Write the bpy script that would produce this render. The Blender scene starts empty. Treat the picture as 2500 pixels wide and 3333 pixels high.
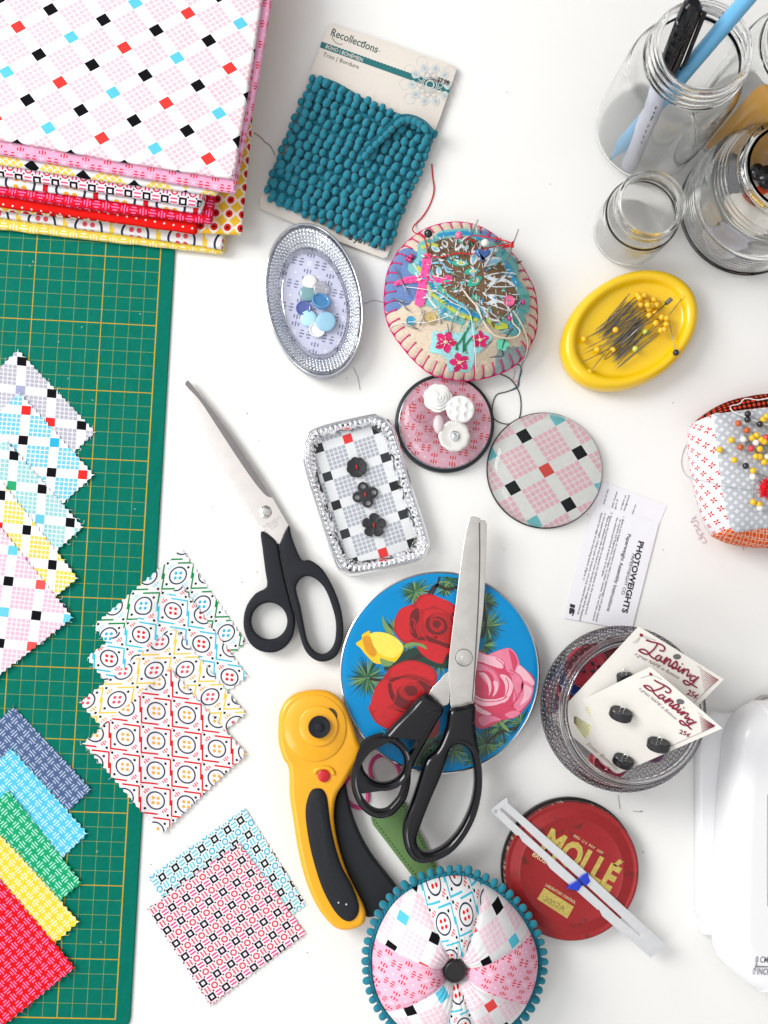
import bpy, bmesh, math, random
from mathutils import Vector, Matrix, noise, geometry

# ---------------------------------------------------------------- camera
F = 3600.0
A = Matrix(((0.99848, 0.0, 0.055109), (-0.004697, 0.996362, 0.085097), (-0.054908, -0.085226, 0.994847)))
AT = A.transposed()
CAM = Vector((14.222, 28.488, 80.48))      # centimetres; the origin is the corner of the mat's printed grid
GRID_ROT = -0.040008
U = 0.01                                    # all numbers below are centimetres, the scene is in metres
SC = bpy.context.scene
COL = SC.collection
cd = bpy.data.cameras.new('camera')
cam = bpy.data.objects.new('camera', cd)
COL.objects.link(cam)
cd.sensor_fit = 'VERTICAL'
cd.sensor_height = 36
cd.sensor_width = 27
cd.lens = F / 3333 * 36
cd.clip_start = 0.01
cd.clip_end = 50
m4 = AT.to_4x4()
m4.translation = CAM * U
cam.matrix_world = m4
SC.camera = cam

# ---------------------------------------------------------------- light
wd = bpy.data.worlds.new('World')
SC.world = wd
wd.use_nodes = True
wn = wd.node_tree
bg = wn.nodes['Background']
tc = wn.nodes.new('ShaderNodeTexCoord')
def wdot(v, lo, hi):
    d = wn.nodes.new('ShaderNodeVectorMath'); d.operation = 'DOT_PRODUCT'
    wn.links.new(tc.outputs['Generated'], d.inputs[0])
    d.inputs[1].default_value = Vector(v).normalized()
    r = wn.nodes.new('ShaderNodeMapRange'); r.interpolation_type = 'SMOOTHSTEP'
    wn.links.new(d.outputs['Value'], r.inputs[0])
    r.inputs[1].default_value = lo; r.inputs[2].default_value = hi
    return r.outputs[0]
def wmix(f, a, b):
    m = wn.nodes.new('ShaderNodeMix'); m.data_type = 'RGBA'
    wn.links.new(f, m.inputs[0])
    for s, x in ((m.inputs[6], a), (m.inputs[7], b)):
        if isinstance(x, tuple): s.default_value = (*x, 1)
        else: wn.links.new(x, s)
    return m.outputs[2]
# a pale room: lighter towards the window side, a dim far wall, the photographer above
w1 = wmix(wdot((-1, .15, .25), -.5, .8), (.62, .61, .60), (.98, .99, 1.0))
w2 = wmix(wdot((.25, .8, .45), .80, .93), w1, (.26, .26, .27))
w3 = wmix(wdot((.9, -.1, .35), .90, .97), w2, (.30, .29, .28))
w4 = wmix(wdot((-.12, -.42, .90), .955, .985), w3, (.34, .34, .35))
wn.links.new(w4, bg.inputs['Color'])
bg.inputs['Strength'].default_value = 1.04

def area(name, loc, target, sx, sy, power, col):
    l = bpy.data.lights.new(name, 'AREA'); l.shape = 'RECTANGLE'
    l.size = sx; l.size_y = sy; l.energy = power; l.color = col
    o = bpy.data.objects.new(name, l); COL.objects.link(o)
    o.location = loc
    o.rotation_euler = (Vector(target) - Vector(loc)).to_track_quat('-Z', 'Y').to_euler()
    return o
area('window_light', (-1.15, .95, 1.15), (.2, .3, 0), .8, .9, 30, (1.0, .985, .96))
area('window_light_far', (-.75, -.35, 1.35), (.2, .3, 0), .5, .6, 5, (.93, .96, 1.0))
SC.view_settings.view_transform = 'Standard'
SC.view_settings.look = 'None'
SC.view_settings.exposure = 0.0
SC.view_settings.gamma = 1
SC.cycles.max_bounces = 28
SC.cycles.transmission_bounces = 28
SC.cycles.transparent_max_bounces = 32

# ---------------------------------------------------------------- placing
CR = dict(A=(0, 0, 1.8433), B=(820, 40, 2.3042), C=(1850, 0, 1.7015), D=(1200, 700, 2.765), E=(0, 1100, 1.9235),
          F=(0, 2250, 2.0425), G=(230, 1750, 2.212), H=(430, 2600, 2.6758), I=(850, 720, 3.95), J=(950, 1180, 1.5082),
          K=(1780, 1500, 3.814), L=(2180, 1250, 4.022), M=(580, 1220, 2.329), N=(1090, 1660, 2.404), O=(880, 2220, 2.304),
          P=(1180, 2780, 2.765), Q=(1730, 2010, 2.592), R=(1580, 2540, 2.676), S=(2230, 2220, 2.148), T=(1900, 0, 2.3033),
          Z=(0, 0, 1.0), Y=(0, 0, 0.6636))
def B(c, x, y, z=0.0):
    """the point at height z (cm) that stands where sheet c has its mark (x, y)"""
    x0, y0, s = CR[c]
    px, py = x / s + x0, y / s + y0
    d = AT @ Vector(((px - 1250) / F, (1666.5 - py) / F, -1))
    t = (z - CAM.z) / d.z
    return CAM + d * t
def Bs(c, pts, z=0.0): return [B(c, x, y, z) for x, y in pts]
def Bf(c, x, y, zf, off=0.0):
    p = B(c, x, y, 1.0)
    for _ in range(12): p = B(c, x, y, zf(p.x, p.y) + off)
    return p
def spl(pts, n=8, closed=True):
    P = [Vector(p) for p in pts]; N = len(P); out = []
    if N < 3:
        return P
    for i in range(N if closed else N - 1):
        if closed: a, b, c_, d = P[i - 1], P[i], P[(i + 1) % N], P[(i + 2) % N]
        else: a, b, c_, d = P[max(i - 1, 0)], P[i], P[i + 1], P[min(i + 2, N - 1)]
        for k in range(n):
            t = k / n
            out.append(0.5 * ((2 * b) + (c_ - a) * t + (2 * a - 5 * b + 4 * c_ - d) * t * t + (3 * b - a - 3 * c_ + d) * t ** 3))
    if not closed: out.append(P[-1].copy())
    return out
def ell(c, cx, cy, a, b, ang, z, n=64):
    th = math.radians(ang); out = []
    for i in range(n):
        t = -2 * math.pi * i / n
        u, v = a * math.cos(t), b * math.sin(t)
        out.append(B(c, cx + u * math.cos(th) - v * math.sin(th), cy + u * math.sin(th) + v * math.cos(th), z))
    return out
def cen(loop): return sum(loop, Vector()) / len(loop)
def scl(loop, s, z, c=None):
    c = c or cen(loop)
    return [Vector((c.x + (p.x - c.x) * s, c.y + (p.y - c.y) * s, z)) for p in loop]
def offs(loop, d, z):
    """the loop moved inward by d"""
    n = len(loop); out = []
    ar = sum(loop[i].x * loop[(i + 1) % n].y - loop[(i + 1) % n].x * loop[i].y for i in range(n))
    sg = 1 if ar > 0 else -1
    for i in range(n):
        t = loop[(i + 1) % n] - loop[i - 1]; t.z = 0
        if t.length < 1e-9: t = Vector((1, 0, 0))
        t.normalize()
        out.append(Vector((loop[i].x - t.y * sg * d, loop[i].y + t.x * sg * d, z)))
    return out
def nz(x, y, s=1.0, seed=0.0): return noise.noise(Vector((x * s, y * s, seed)))

# ---------------------------------------------------------------- materials
def lin(v):
    v = v / 255
    return v / 12.92 if v <= .04045 else ((v + .055) / 1.055) ** 2.4
def c(r, g, b, k=.84): return (lin(r) * k, lin(g) * k, lin(b) * k)
MATS = {}
def newmat(name):
    m = bpy.data.materials.new(name); m.use_nodes = True
    return m, m.node_tree, m.node_tree.nodes['Principled BSDF']
def bump(nt, bs, src, strength, dist):
    b = nt.nodes.new('ShaderNodeBump'); b.inputs['Strength'].default_value = strength; b.inputs['Distance'].default_value = dist
    nt.links.new(src, b.inputs['Height']); nt.links.new(b.outputs[0], bs.inputs['Normal'])
def mottle(nt, col, amount, scale, uv=True):
    """fine unevenness of the stuff's own colour"""
    t = nt.nodes.new('ShaderNodeTexCoord'); n = nt.nodes.new('ShaderNodeTexNoise')
    nt.links.new(t.outputs['UV' if uv else 'Object'], n.inputs['Vector'])
    n.inputs['Scale'].default_value = scale; n.inputs['Detail'].default_value = 5
    r = nt.nodes.new('ShaderNodeMapRange'); nt.links.new(n.outputs[0], r.inputs[0])
    r.inputs[1].default_value = .3; r.inputs[2].default_value = .7; r.inputs[3].default_value = 1 - amount; r.inputs[4].default_value = 1 + amount
    v = nt.nodes.new('ShaderNodeVectorMath'); v.operation = 'SCALE'
    if isinstance(col, tuple): v.inputs[0].default_value = col
    else: nt.links.new(col, v.inputs[0])
    nt.links.new(r.outputs[0], v.inputs['Scale'])
    return v.outputs[0], n.outputs[0]
def plain(name, col, rough=.5, metal=0, coat=0, mot=.04, ms=1.5, bmp=.0, bs_=30, spec=.5, sheen=0):
    key = (name, col, rough, metal, coat)
    if key in MATS: return MATS[key]
    m, nt, bs = newmat(name)
    o, n = mottle(nt, col, mot, ms)
    nt.links.new(o, bs.inputs['Base Color'])
    bs.inputs['Roughness'].default_value = rough; bs.inputs['Metallic'].default_value = metal
    bs.inputs['Coat Weight'].default_value = coat; bs.inputs['Specular IOR Level'].default_value = spec
    bs.inputs['Coat Roughness'].default_value = .05
    bs.inputs['Sheen Weight'].default_value = sheen
    if bmp:
        o2, n2 = mottle(nt, (1, 1, 1), 0, bs_)
        bump(nt, bs, n2, bmp, .0004)
    MATS[key] = m
    return m
def thin_glass(name, tint=(.93, .94, .93), edge=(.45, .46, .44), rough=.02, p=6.0, refl=.55):
    """clear glass wall: passes light straight on, darker and shinier at a slant"""
    m, nt, bs = newmat(name); nt.nodes.remove(bs)
    out = nt.nodes['Material Output']
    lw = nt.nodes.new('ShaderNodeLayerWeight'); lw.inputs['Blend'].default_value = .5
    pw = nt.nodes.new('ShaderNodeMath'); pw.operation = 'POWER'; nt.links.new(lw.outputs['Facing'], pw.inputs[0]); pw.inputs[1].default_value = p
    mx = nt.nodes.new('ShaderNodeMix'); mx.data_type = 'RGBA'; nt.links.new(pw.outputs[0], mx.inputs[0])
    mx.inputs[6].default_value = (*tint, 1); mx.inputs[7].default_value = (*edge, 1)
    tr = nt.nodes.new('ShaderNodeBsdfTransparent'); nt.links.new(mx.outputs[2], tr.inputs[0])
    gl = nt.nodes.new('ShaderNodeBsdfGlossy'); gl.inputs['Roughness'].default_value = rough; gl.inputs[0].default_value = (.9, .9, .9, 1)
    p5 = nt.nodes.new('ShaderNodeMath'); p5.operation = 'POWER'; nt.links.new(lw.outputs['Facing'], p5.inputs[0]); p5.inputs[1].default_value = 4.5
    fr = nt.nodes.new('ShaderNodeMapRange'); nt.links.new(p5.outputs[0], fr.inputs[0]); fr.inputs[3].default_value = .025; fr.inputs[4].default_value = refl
    ms = nt.nodes.new('ShaderNodeMixShader'); nt.links.new(fr.outputs[0], ms.inputs[0])
    nt.links.new(tr.outputs[0], ms.inputs[1]); nt.links.new(gl.outputs[0], ms.inputs[2])
    nt.links.new(ms.outputs[0], out.inputs[0])
    return m
def crystal(name, col=(.96, .97, .98), rough=0.0, ior=1.5):
    m, nt, bs = newmat(name)
    bs.inputs['Base Color'].default_value = (*col, 1); bs.inputs['Transmission Weight'].default_value = 1
    bs.inputs['Roughness'].default_value = rough; bs.inputs['IOR'].default_value = ior
    return m

class X:                                    # arithmetic on shader sockets
    def __init__(s, nt, k): s.nt = nt; s.k = k
    def op(s, o, *a):
        n = s.nt.nodes.new('ShaderNodeMath'); n.operation = o
        for i, v in enumerate((s,) + a):
            if isinstance(v, X): s.nt.links.new(v.k, n.inputs[i])
            else: n.inputs[i].default_value = v
        return X(s.nt, n.outputs[0])
    def __add__(s, o): return s.op('ADD', o)
    __radd__ = __add__
    def __sub__(s, o): return s.op('SUBTRACT', o)
    def __mul__(s, o): return s.op('MULTIPLY', o)
    __rmul__ = __mul__
    def __neg__(s): return s.op('MULTIPLY', -1.0)
    def ab(s): return s.op('ABSOLUTE')
    def fr(s): return s.op('FRACT')
    def fl(s): return s.op('FLOOR')
    def sq(s): return s.op('MULTIPLY', s)
    def lt(s, v): return s.op('LESS_THAN', v)
    def gt(s, v): return s.op('GREATER_THAN', v)
    def mx(s, o): return s.op('MAXIMUM', o)
    def mn(s, o): return s.op('MINIMUM', o)
    def par(s): return (s * .5).fr().gt(.25)          # 1 where the whole number is odd
def box(x, y, cx, cy, hw, hh): return ((x - cx).ab() * (1 / hw)).mx((y - cy).ab() * (1 / hh)).lt(1.0)
def disc(x, y, cx, cy, r): return ((x - cx).sq() + (y - cy).sq()).lt(r * r)
def anyof(l):
    r = l[0]
    for q in l[1:]: r = r.mx(q)
    return r
def pmat(name, O, I, J, fn, rough=.88, tint=None, mot=.035, bmp=.25, coat=0):
    """printed cloth: O is one knot of the printed lattice on the cloth, I and J its two steps (cm)"""
    m, nt, bs = newmat(name)
    a, b_, cc, d = I.x, J.x, I.y, J.y
    det = a * d - b_ * cc
    t = nt.nodes.new('ShaderNodeUVMap'); sp = nt.nodes.new('ShaderNodeSeparateXYZ')
    nt.links.new(t.outputs[0], sp.inputs[0])
    wx = X(nt, sp.outputs[0]) - O.x; wy = X(nt, sp.outputs[1]) - O.y
    x = wx * (d / det) + wy * (-b_ / det)
    y = wx * (-cc / det) + wy * (a / det)
    base, layers = fn(x, y)
    col = None
    for mask, cl in layers:
        k = nt.nodes.new('ShaderNodeMix'); k.data_type = 'RGBA'
        nt.links.new(mask.k, k.inputs[0])
        if col is None: k.inputs[6].default_value = (*base, 1)
        else: nt.links.new(col, k.inputs[6])
        k.inputs[7].default_value = (*cl, 1)
        col = k.outputs[2]
    if col is None: col = base
    o, n = mottle(nt, col, mot, 2.2)
    nt.links.new(o, bs.inputs['Base Color'])
    bs.inputs['Roughness'].default_value = rough; bs.inputs['Specular IOR Level'].default_value = .06
    bs.inputs['Coat Weight'].default_value = coat; bs.inputs['Coat Roughness'].default_value = .03
    if bmp:
        o2, n2 = mottle(nt, (1, 1, 1), 0, 26)
        o3, n3 = mottle(nt, (1, 1, 1), 0, .55)
        h = X(nt, n2) * .12 + X(nt, n3)
        bump(nt, bs, h.k, min(1, bmp * 3.2), .0016)
    return m
def lat(cr, o, i, j, z=.3):
    """lattice from a mark and its two neighbours' offsets on sheet cr"""
    O = B(cr, *o, z); I = B(cr, o[0] + i[0], o[1] + i[1], z) - O; J = B(cr, o[0] + j[0], o[1] + j[1], z) - O
    return O, I, J
WHITE = c(252, 251, 252, .77); BLACK = (.006, .006, .008)
def P_check(base, dots, a1, a2, black=BLACK):
    def fn(x, y):
        i, j = (x + .5).fl(), (y + .5).fl()
        fx, fy = x - i, y - j
        acc = fx.ab().mx(fy.ab()).lt(.15)
        bx, by = x.fr() - .5, y.fr() - .5
        inb = bx.ab().mx(by.ab()).lt(.36)
        sx, sy = ((bx + .36) * (1 / .144)).fr() - .5, ((by + .36) * (1 / .144)).fr() - .5
        dot = sx.ab().mx(sy.ab()).lt(.41) * (sx.ab() + sy.ab()).lt(.72) * inb
        pi, pj = i.par(), j.par()
        diff = (pi - pj).ab()
        return base, [(dot, dots), (acc, black), (acc * diff * pi, a1), (acc * diff * pj, a2)]
    return fn
def P_button(base, line, dots, trio, ring=c(50, 58, 82), bk=BLACK):
    def fn(x, y):
        u, v = x - (x + .5).fl(), y - (y + .5).fl()
        r2 = u.sq() + v.sq()
        rng = r2.lt(.308 ** 2) * r2.gt(.258 ** 2)
        d4 = disc(u.ab(), v.ab(), .082, .082, .054)
        w = .028
        ln = anyof([box(u, v, -.475, .19, w, .27), box(u, v, -.21, .445, .28, w), box(u, v, .475, -.16, w, .27), box(u, v, .2, -.425, .28, w),
                    box(u, v, -.475, -.485, .02, .02)])
        bd = anyof([disc(u, v, .31, -.27, .043), disc(u, v, -.34, .29, .043), disc(u, v, -.42, -.42, .043), disc(u, v, .40, .44, .043)])
        # trios of short dashes: q runs along the row of three, p along each dash
        p, q = (u + v) * .7071, (v - u) * .7071
        # row from lower left to upper right, centres at (-.30,-.32) and (.30,.32)
        p = p.ab()
        tr = anyof([box(p, q, .43, 0.0, .065, .023), box(p, q, .42, .078, .042, .023), box(p, q, .42, -.078, .042, .023)])
        return base, [(tr, trio), (ln, line), (rng, ring), (d4, dots), (bd, bk)]
    return fn
def P_basket(base, dash, w=.07):
    def fn(x, y):
        i, j = (x + .5).fl(), (y + .5).fl()
        fx, fy = x - i, y - j
        k = (i.par() - j.par()).ab()
        def three(a, b): return box(a, b, 0, 0, .43, w).mx(box(a, b.ab(), 0, .30, .25, w))
        m_ = three(fx, fy) * k + three(fy, fx) * (k * -1.0 + 1.0)
        return base, [(m_, dash)]
    return fn
def P_ring(base, ring, sq, pair1, pair2, dot=BLACK):
    def fn(x, y):
        u, v = x - (x + .5).fl(), y - (y + .5).fl()          # square at the knot
        s_ = u.ab().mx(v.ab())
        sqm = s_.lt(.22) * s_.gt(.105)
        a, b = x.fr() - .5, y.fr() - .5                      # ring in the middle
        r2 = a.sq() + b.sq()
        rm = r2.lt(.205 ** 2) * r2.gt(.12 ** 2)
        p1 = box(a, v.ab(), 0, .10, .19, .046)
        p2 = box(b, u.ab(), 0, .10, .19, .046)
        dt = disc(u.ab(), v.ab(), .27, .27, .052)
        return base, [(p1, pair1), (p2, pair2), (rm, ring), (sqm, sq), (dt, dot)]
    return fn
def P_burst(base, dash, pale):
    def fn(x, y):
        u, v = x - (x + .5).fl(), y - (y + .5).fl()
        au, av = u.ab(), v.ab()
        def grp(a, b): return box(a, b, .35, 0, .105, .034).mx(box(a, b.ab(), .34, .13, .07, .034))
        d = grp(au, v).mx(grp(av, u))
        p = anyof([disc(au, av, .06, .06, .036), disc(u, v, 0, 0, .03), disc(au, av, .5, .5, .05)])
        return base, [(d, dash), (p, pale)]
    return fn
def P_dots(base, rings):
    def fn(x, y):
        u, v = x - (x + .5).fl(), y - (y + .5).fl()
        return base, [(disc(u, v, 0, 0, r), cl) for r, cl in rings]
    return fn
def P_diamonds(base, cl, r=.16):
    def fn(x, y):
        u, v = x - (x + .5).fl(), y - (y + .5).fl()
        return base, [((u.ab() + v.ab()).lt(r), cl)]
    return fn
def P_harl(base, cl, rings):
    def fn(x, y):
        u, v = x - (x + .5).fl(), y - (y + .5).fl()
        a, b = x.fr() - .5, y.fr() - .5
        return base, [((a.ab() + b.ab()).lt(.43), cl)] + [(disc(u, v, 0, 0, r), q) for r, q in rings]
    return fn
def P_petal(base, cl):
    def fn(x, y):
        u, v = x - (x + .5).fl(), y - (y + .5).fl()
        p, q = (u + v) * .7071, (v - u) * .7071
        m_ = anyof([((a.ab() - .19).sq() * (1 / .019) + b.sq() * (1 / .0062)).lt(1.0) for a, b in ((p, q), (q, p))])
        return base, [(m_, cl)]
    return fn
def P_loops(base, cl):
    def fn(x, y):
        u, v = x - (x + .5).fl(), y - (y + .5).fl()
        r = (u.sq() * 1.6 + v.sq())
        a, b = x.fr() - .5, y.fr() - .5
        r2 = (a.sq() + b.sq() * 1.8)
        return base, [(r.lt(.20) * r.gt(.13), cl), (r2.lt(.09) * r2.gt(.05), cl)]
    return fn

# ---------------------------------------------------------------- meshes
def root_of(p):
    v = Vector()
    while p is not None:
        v += p.location; p = p.parent
    return v
def setp(o, label=None, cat=None, group=None, kind=None):
    if label: o['label'] = label
    if cat: o['category'] = cat
    if group: o['group'] = group
    if kind: o['kind'] = kind
    return o
def thing(name, label, cat, loc, group=None):
    o = bpy.data.objects.new(name, None); COL.objects.link(o)
    o.location = Vector(loc) * U; o.empty_display_size = .01
    return setp(o, label, cat, group)
def mesh(name, V, Fc, mats, parent=None, smooth=True, mi=None, uv=None, origin=None):
    """one mesh object from points in cm; UVs are centimetres on the table unless given"""
    if not isinstance(mats, (list, tuple)): mats = [mats]
    if origin is None: origin = Vector((0, 0, 0))
    if parent is not None: org = root_of(parent)
    else:
        xs = [v[0] for v in V]; ys = [v[1] for v in V]; zs = [v[2] for v in V]
        org = Vector(((min(xs) + max(xs)) / 2, (min(ys) + max(ys)) / 2, min(zs))) * U
    me = bpy.data.meshes.new(name)
    me.from_pydata([(v[0] * U - org.x, v[1] * U - org.y, v[2] * U - org.z) for v in V], [], Fc)
    for m in mats: me.materials.append(m)
    if mi is not None: me.polygons.foreach_set('material_index', mi)
    ul = me.uv_layers.new(name='UVMap')
    src = uv if uv is not None else [(v[0], v[1]) for v in V]
    dat = []
    for l in me.loops: dat.extend(src[l.vertex_index])
    ul.data.foreach_set('uv', dat)
    me.update()
    if smooth is True: me.polygons.foreach_set('use_smooth', [True] * len(me.polygons))
    o = bpy.data.objects.new(name, me); COL.objects.link(o)
    if parent is not None: o.parent = parent
    else: o.location = org
    if isinstance(smooth, (int, float)) and not isinstance(smooth, bool): me.set_sharp_from_angle(angle=math.radians(smooth))
    return o
class MB:                                   # collects shapes into one mesh
    def __init__(s): s.V = []; s.F = []; s.M = []; s.UV = []
    def add(s, V, Fc, m=0, uv=None):
        k = len(s.V); s.V += [tuple(v) for v in V]; s.UV += list(uv) if uv else [(v[0], v[1]) for v in V]
        s.F += [tuple(i + k for i in f) for f in Fc]
        s.M += [m] * len(Fc) if isinstance(m, int) else list(m)
        return s
    def make(s, name, mats, parent=None, smooth=True):
        return mesh(name, s.V, s.F, mats, parent, smooth, s.M, s.UV)
def loft(loops, cap0=True, cap1=True, closed=True):
    n = len(loops[0]); V = [v for l in loops for v in l]; Fc = []
    for k in range(len(loops) - 1):
        for i in range(n if closed else n - 1):
            j = (i + 1) % n
            Fc.append((k * n + i, k * n + j, (k + 1) * n + j, (k + 1) * n + i))
    if cap0: Fc.append(tuple(range(n - 1, -1, -1)))
    if cap1: Fc.append(tuple((len(loops) - 1) * n + i for i in range(n)))
    return V, Fc
def tube(path, r, n=8, closed=False, taper=None):
    P = [Vector(p) for p in path]; L = len(P); loops = []
    up = Vector((0, 0, 1)); prev = None
    for i in range(L):
        if closed: t = P[(i + 1) % L] - P[i - 1]
        else: t = P[min(i + 1, L - 1)] - P[max(i - 1, 0)]
        if t.length < 1e-9: t = Vector((1, 0, 0))
        t.normalize()
        if prev is None:
            a = t.cross(up)
            if a.length < .1: a = t.cross(Vector((1, 0, 0)))
        else: a = prev - t * prev.dot(t)
        a.normalize(); prev = a; b = t.cross(a)
        rr = r[i] if isinstance(r, (list, tuple)) else r
        loops.append([P[i] + (a * math.cos(2 * math.pi * k / n) + b * math.sin(2 * math.pi * k / n)) * rr for k in range(n)])
    if closed:
        loops.append(loops[0]); return loft(loops, False, False)
    return loft(loops)
def ball(p, r, nu=12, nv=8, sc=(1, 1, 1), M=None, ridge=0, rn=7):
    V = []; Fc = []
    for j in range(1, nv):
        th = math.pi * j / nv
        for i in range(nu):
            ph = 2 * math.pi * i / nu
            rr = r * (1 + ridge * math.cos(rn * ph) * math.sin(th))
            V.append(Vector((rr * math.sin(th) * math.cos(ph) * sc[0], rr * math.sin(th) * math.sin(ph) * sc[1], rr * math.cos(th) * sc[2])))
    V.append(Vector((0, 0, r * sc[2]))); V.append(Vector((0, 0, -r * sc[2])))
    if M is not None: V = [M @ v for v in V]
    V = [v + Vector(p) for v in V]
    for j in range(nv - 2):
        for i in range(nu):
            k = (i + 1) % nu
            Fc.append((j * nu + i, (j + 1) * nu + i, (j + 1) * nu + k, j * nu + k))
    for i in range(nu):
        k = (i + 1) % nu
        Fc.append((len(V) - 2, i, k)); Fc.append((len(V) - 1, (nv - 2) * nu + k, (nv - 2) * nu + i))
    return V, Fc
def lathe(cx, cy, prof, n=64, mod=None, ax=None):
    """prof: (radius, z) from bottom to top; ax(z) shifts the axis"""
    loops = []
    for r, z in prof:
        l = []
        for i in range(n):
            t = 2 * math.pi * i / n; rr = r * (mod(t, r, z) if mod else 1)
            l.append(Vector((cx + rr * math.cos(t), cy + rr * math.sin(t), z)))
        loops.append(l)
    return loft(loops, prof[0][0] > 1e-4, prof[-1][0] > 1e-4)
def cdt(outline, step=.5, holes=()):
    loops = [list(outline)] + [list(h) for h in holes]
    vs = []; fs = []
    for l in loops:
        k = len(vs); vs += [Vector((p.x, p.y)) for p in l]; fs.append(list(range(k, k + len(l))))
    xs = [v.x for v in vs[:len(outline)]]; ys = [v.y for v in vs[:len(outline)]]
    if step:
        x = min(xs) + step / 2
        while x < max(xs):
            y = min(ys) + step / 2
            while y < max(ys):
                vs.append(Vector((x, y))); y += step
            x += step
    r = geometry.delaunay_2d_cdt(vs, [], fs, 1 if not holes else 4, 1e-5)
    return r
def inside(p, poly):
    x, y = p; k = False; j = len(poly) - 1
    for i in range(len(poly)):
        a, b = poly[i], poly[j]
        if (a.y > y) != (b.y > y) and x < (b.x - a.x) * (y - a.y) / (b.y - a.y) + a.x: k = not k
        j = i
    return k
def sheet(outline, zf, th=.03, step=.5):
    """cloth or paper lying on the height zf(x, y): a closed thin solid"""
    r = cdt(outline, step); pv = r[0]; tri = []
    for f in r[2]:
        cx = sum(pv[i].x for i in f) / len(f); cy = sum(pv[i].y for i in f) / len(f)
        if inside((cx, cy), outline):
            ar = sum(pv[f[i]].x * pv[f[(i + 1) % len(f)]].y - pv[f[(i + 1) % len(f)]].x * pv[f[i]].y for i in range(len(f)))
            tri.append(tuple(f) if ar > 0 else tuple(reversed(f)))
    n = len(pv)
    V = [Vector((p.x, p.y, zf(p.x, p.y))) for p in pv]
    if not th: return V, tri
    V += [Vector((v.x, v.y, v.z - th)) for v in V]
    Fc = list(tri) + [tuple(i + n for i in reversed(f)) for f in tri]
    cnt = {}
    for f in tri:
        for i in range(len(f)):
            a, b = f[i], f[(i + 1) % len(f)]
            cnt[(a, b)] = 1
    for (a, b) in cnt:
        if (b, a) not in cnt: Fc.append((b, a, a + n, b + n))
    return V, Fc
def plate(name, loops, z0, z1, mat, parent=None, bev=.1, res=3):
    """flat part cut from outlines (the rest are holes), edges rounded by bev"""
    cu = bpy.data.curves.new('tmp', 'CURVE'); cu.dimensions = '2D'; cu.fill_mode = 'BOTH'
    z0, z1 = z0 * U, z1 * U
    bev = min(bev * U, (z1 - z0) / 2 * .98)
    cu.extrude = (z1 - z0) / 2 - bev; cu.bevel_depth = bev; cu.bevel_resolution = res; cu.offset = -bev
    for l in loops:
        s = cu.splines.new('POLY'); s.points.add(len(l) - 1)
        for i, p in enumerate(l): s.points[i].co = (p.x * U, p.y * U, 0, 1)
        s.use_cyclic_u = True
    ob = bpy.data.objects.new('tmp', cu); COL.objects.link(ob)
    dg = bpy.context.evaluated_depsgraph_get()
    me = bpy.data.meshes.new_from_object(ob.evaluated_get(dg))
    V = [Vector((v.co.x / U, v.co.y / U, (v.co.z + (z0 + z1) / 2) / U)) for v in me.vertices]
    Fc = [tuple(p.vertices) for p in me.polygons]
    bpy.data.objects.remove(ob); bpy.data.curves.remove(cu); bpy.data.meshes.remove(me)
    if name is None: return V, Fc
    o = mesh(name, V, Fc, mat, parent, 40)
    bm = bmesh.new(); bm.from_mesh(o.data); bmesh.ops.remove_doubles(bm, verts=bm.verts, dist=1e-7); bm.to_mesh(o.data); bm.free()
    return o
def glyphs(s, bold=0.0, shear=0.0, space=1.0):
    cu = bpy.data.curves.new('tmp', 'FONT'); cu.body = s; cu.size = 1; cu.offset = bold; cu.shear = shear
    cu.fill_mode = 'FRONT'; cu.resolution_u = 3; cu.space_character = space
    ob = bpy.data.objects.new('tmp', cu); COL.objects.link(ob)
    dg = bpy.context.evaluated_depsgraph_get()
    me = bpy.data.meshes.new_from_object(ob.evaluated_get(dg))
    V = [(v.co.x, v.co.y) for v in me.vertices]; Fc = [tuple(p.vertices) for p in me.polygons]
    bpy.data.objects.remove(ob); bpy.data.curves.remove(cu); bpy.data.meshes.remove(me)
    return V, Fc
def text_into(mb, s, p0, p1, h, zf, m=0, bold=0.0, shear=0.0, lift=.012, space=1.0):
    """letters from baseline start p0 to baseline end p1, capital height h"""
    V, Fc = glyphs(s, bold, shear, space)
    if not V: return
    x0 = min(v[0] for v in V); x1 = max(v[0] for v in V)
    d = p1 - p0; d.z = 0; L = d.length; ex = d.normalized(); ey = Vector((-ex.y, ex.x, 0))
    W = []
    for x, y in V:
        q = p0 + ex * ((x - x0) / (x1 - x0) * L) + ey * (y / .72 * h)
        z = zf(q.x, q.y) if callable(zf) else zf
        W.append(Vector((q.x, q.y, z + lift)))
    # letters face up
    if Fc:
        f = Fc[0]; a, b, cc = W[f[0]], W[f[1]], W[f[2]]
    mb.add(W, Fc, m)
def pinked(corners, pitch=.42, depth=.14, jit=.02, rnd=None):
    rnd = rnd or random
    out = []; n = len(corners)
    ar = sum(corners[i].x * corners[(i + 1) % n].y - corners[(i + 1) % n].x * corners[i].y for i in range(n)); sg = 1 if ar > 0 else -1
    for i in range(n):
        a, b = corners[i], corners[(i + 1) % n]; d = b - a; L = d.length; k = max(2, round(L / pitch)); e = d.normalized(); nn = Vector((e.y, -e.x, 0)) * sg
        for q in range(k):
            o1 = rnd.uniform(-jit, jit)
            out.append(a + e * (L * q / k) + nn * o1 * .5)
            out.append(a + e * (L * (q + .5) / k) - nn * (depth + o1))
    return out
R_ = random.Random(7)
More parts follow.
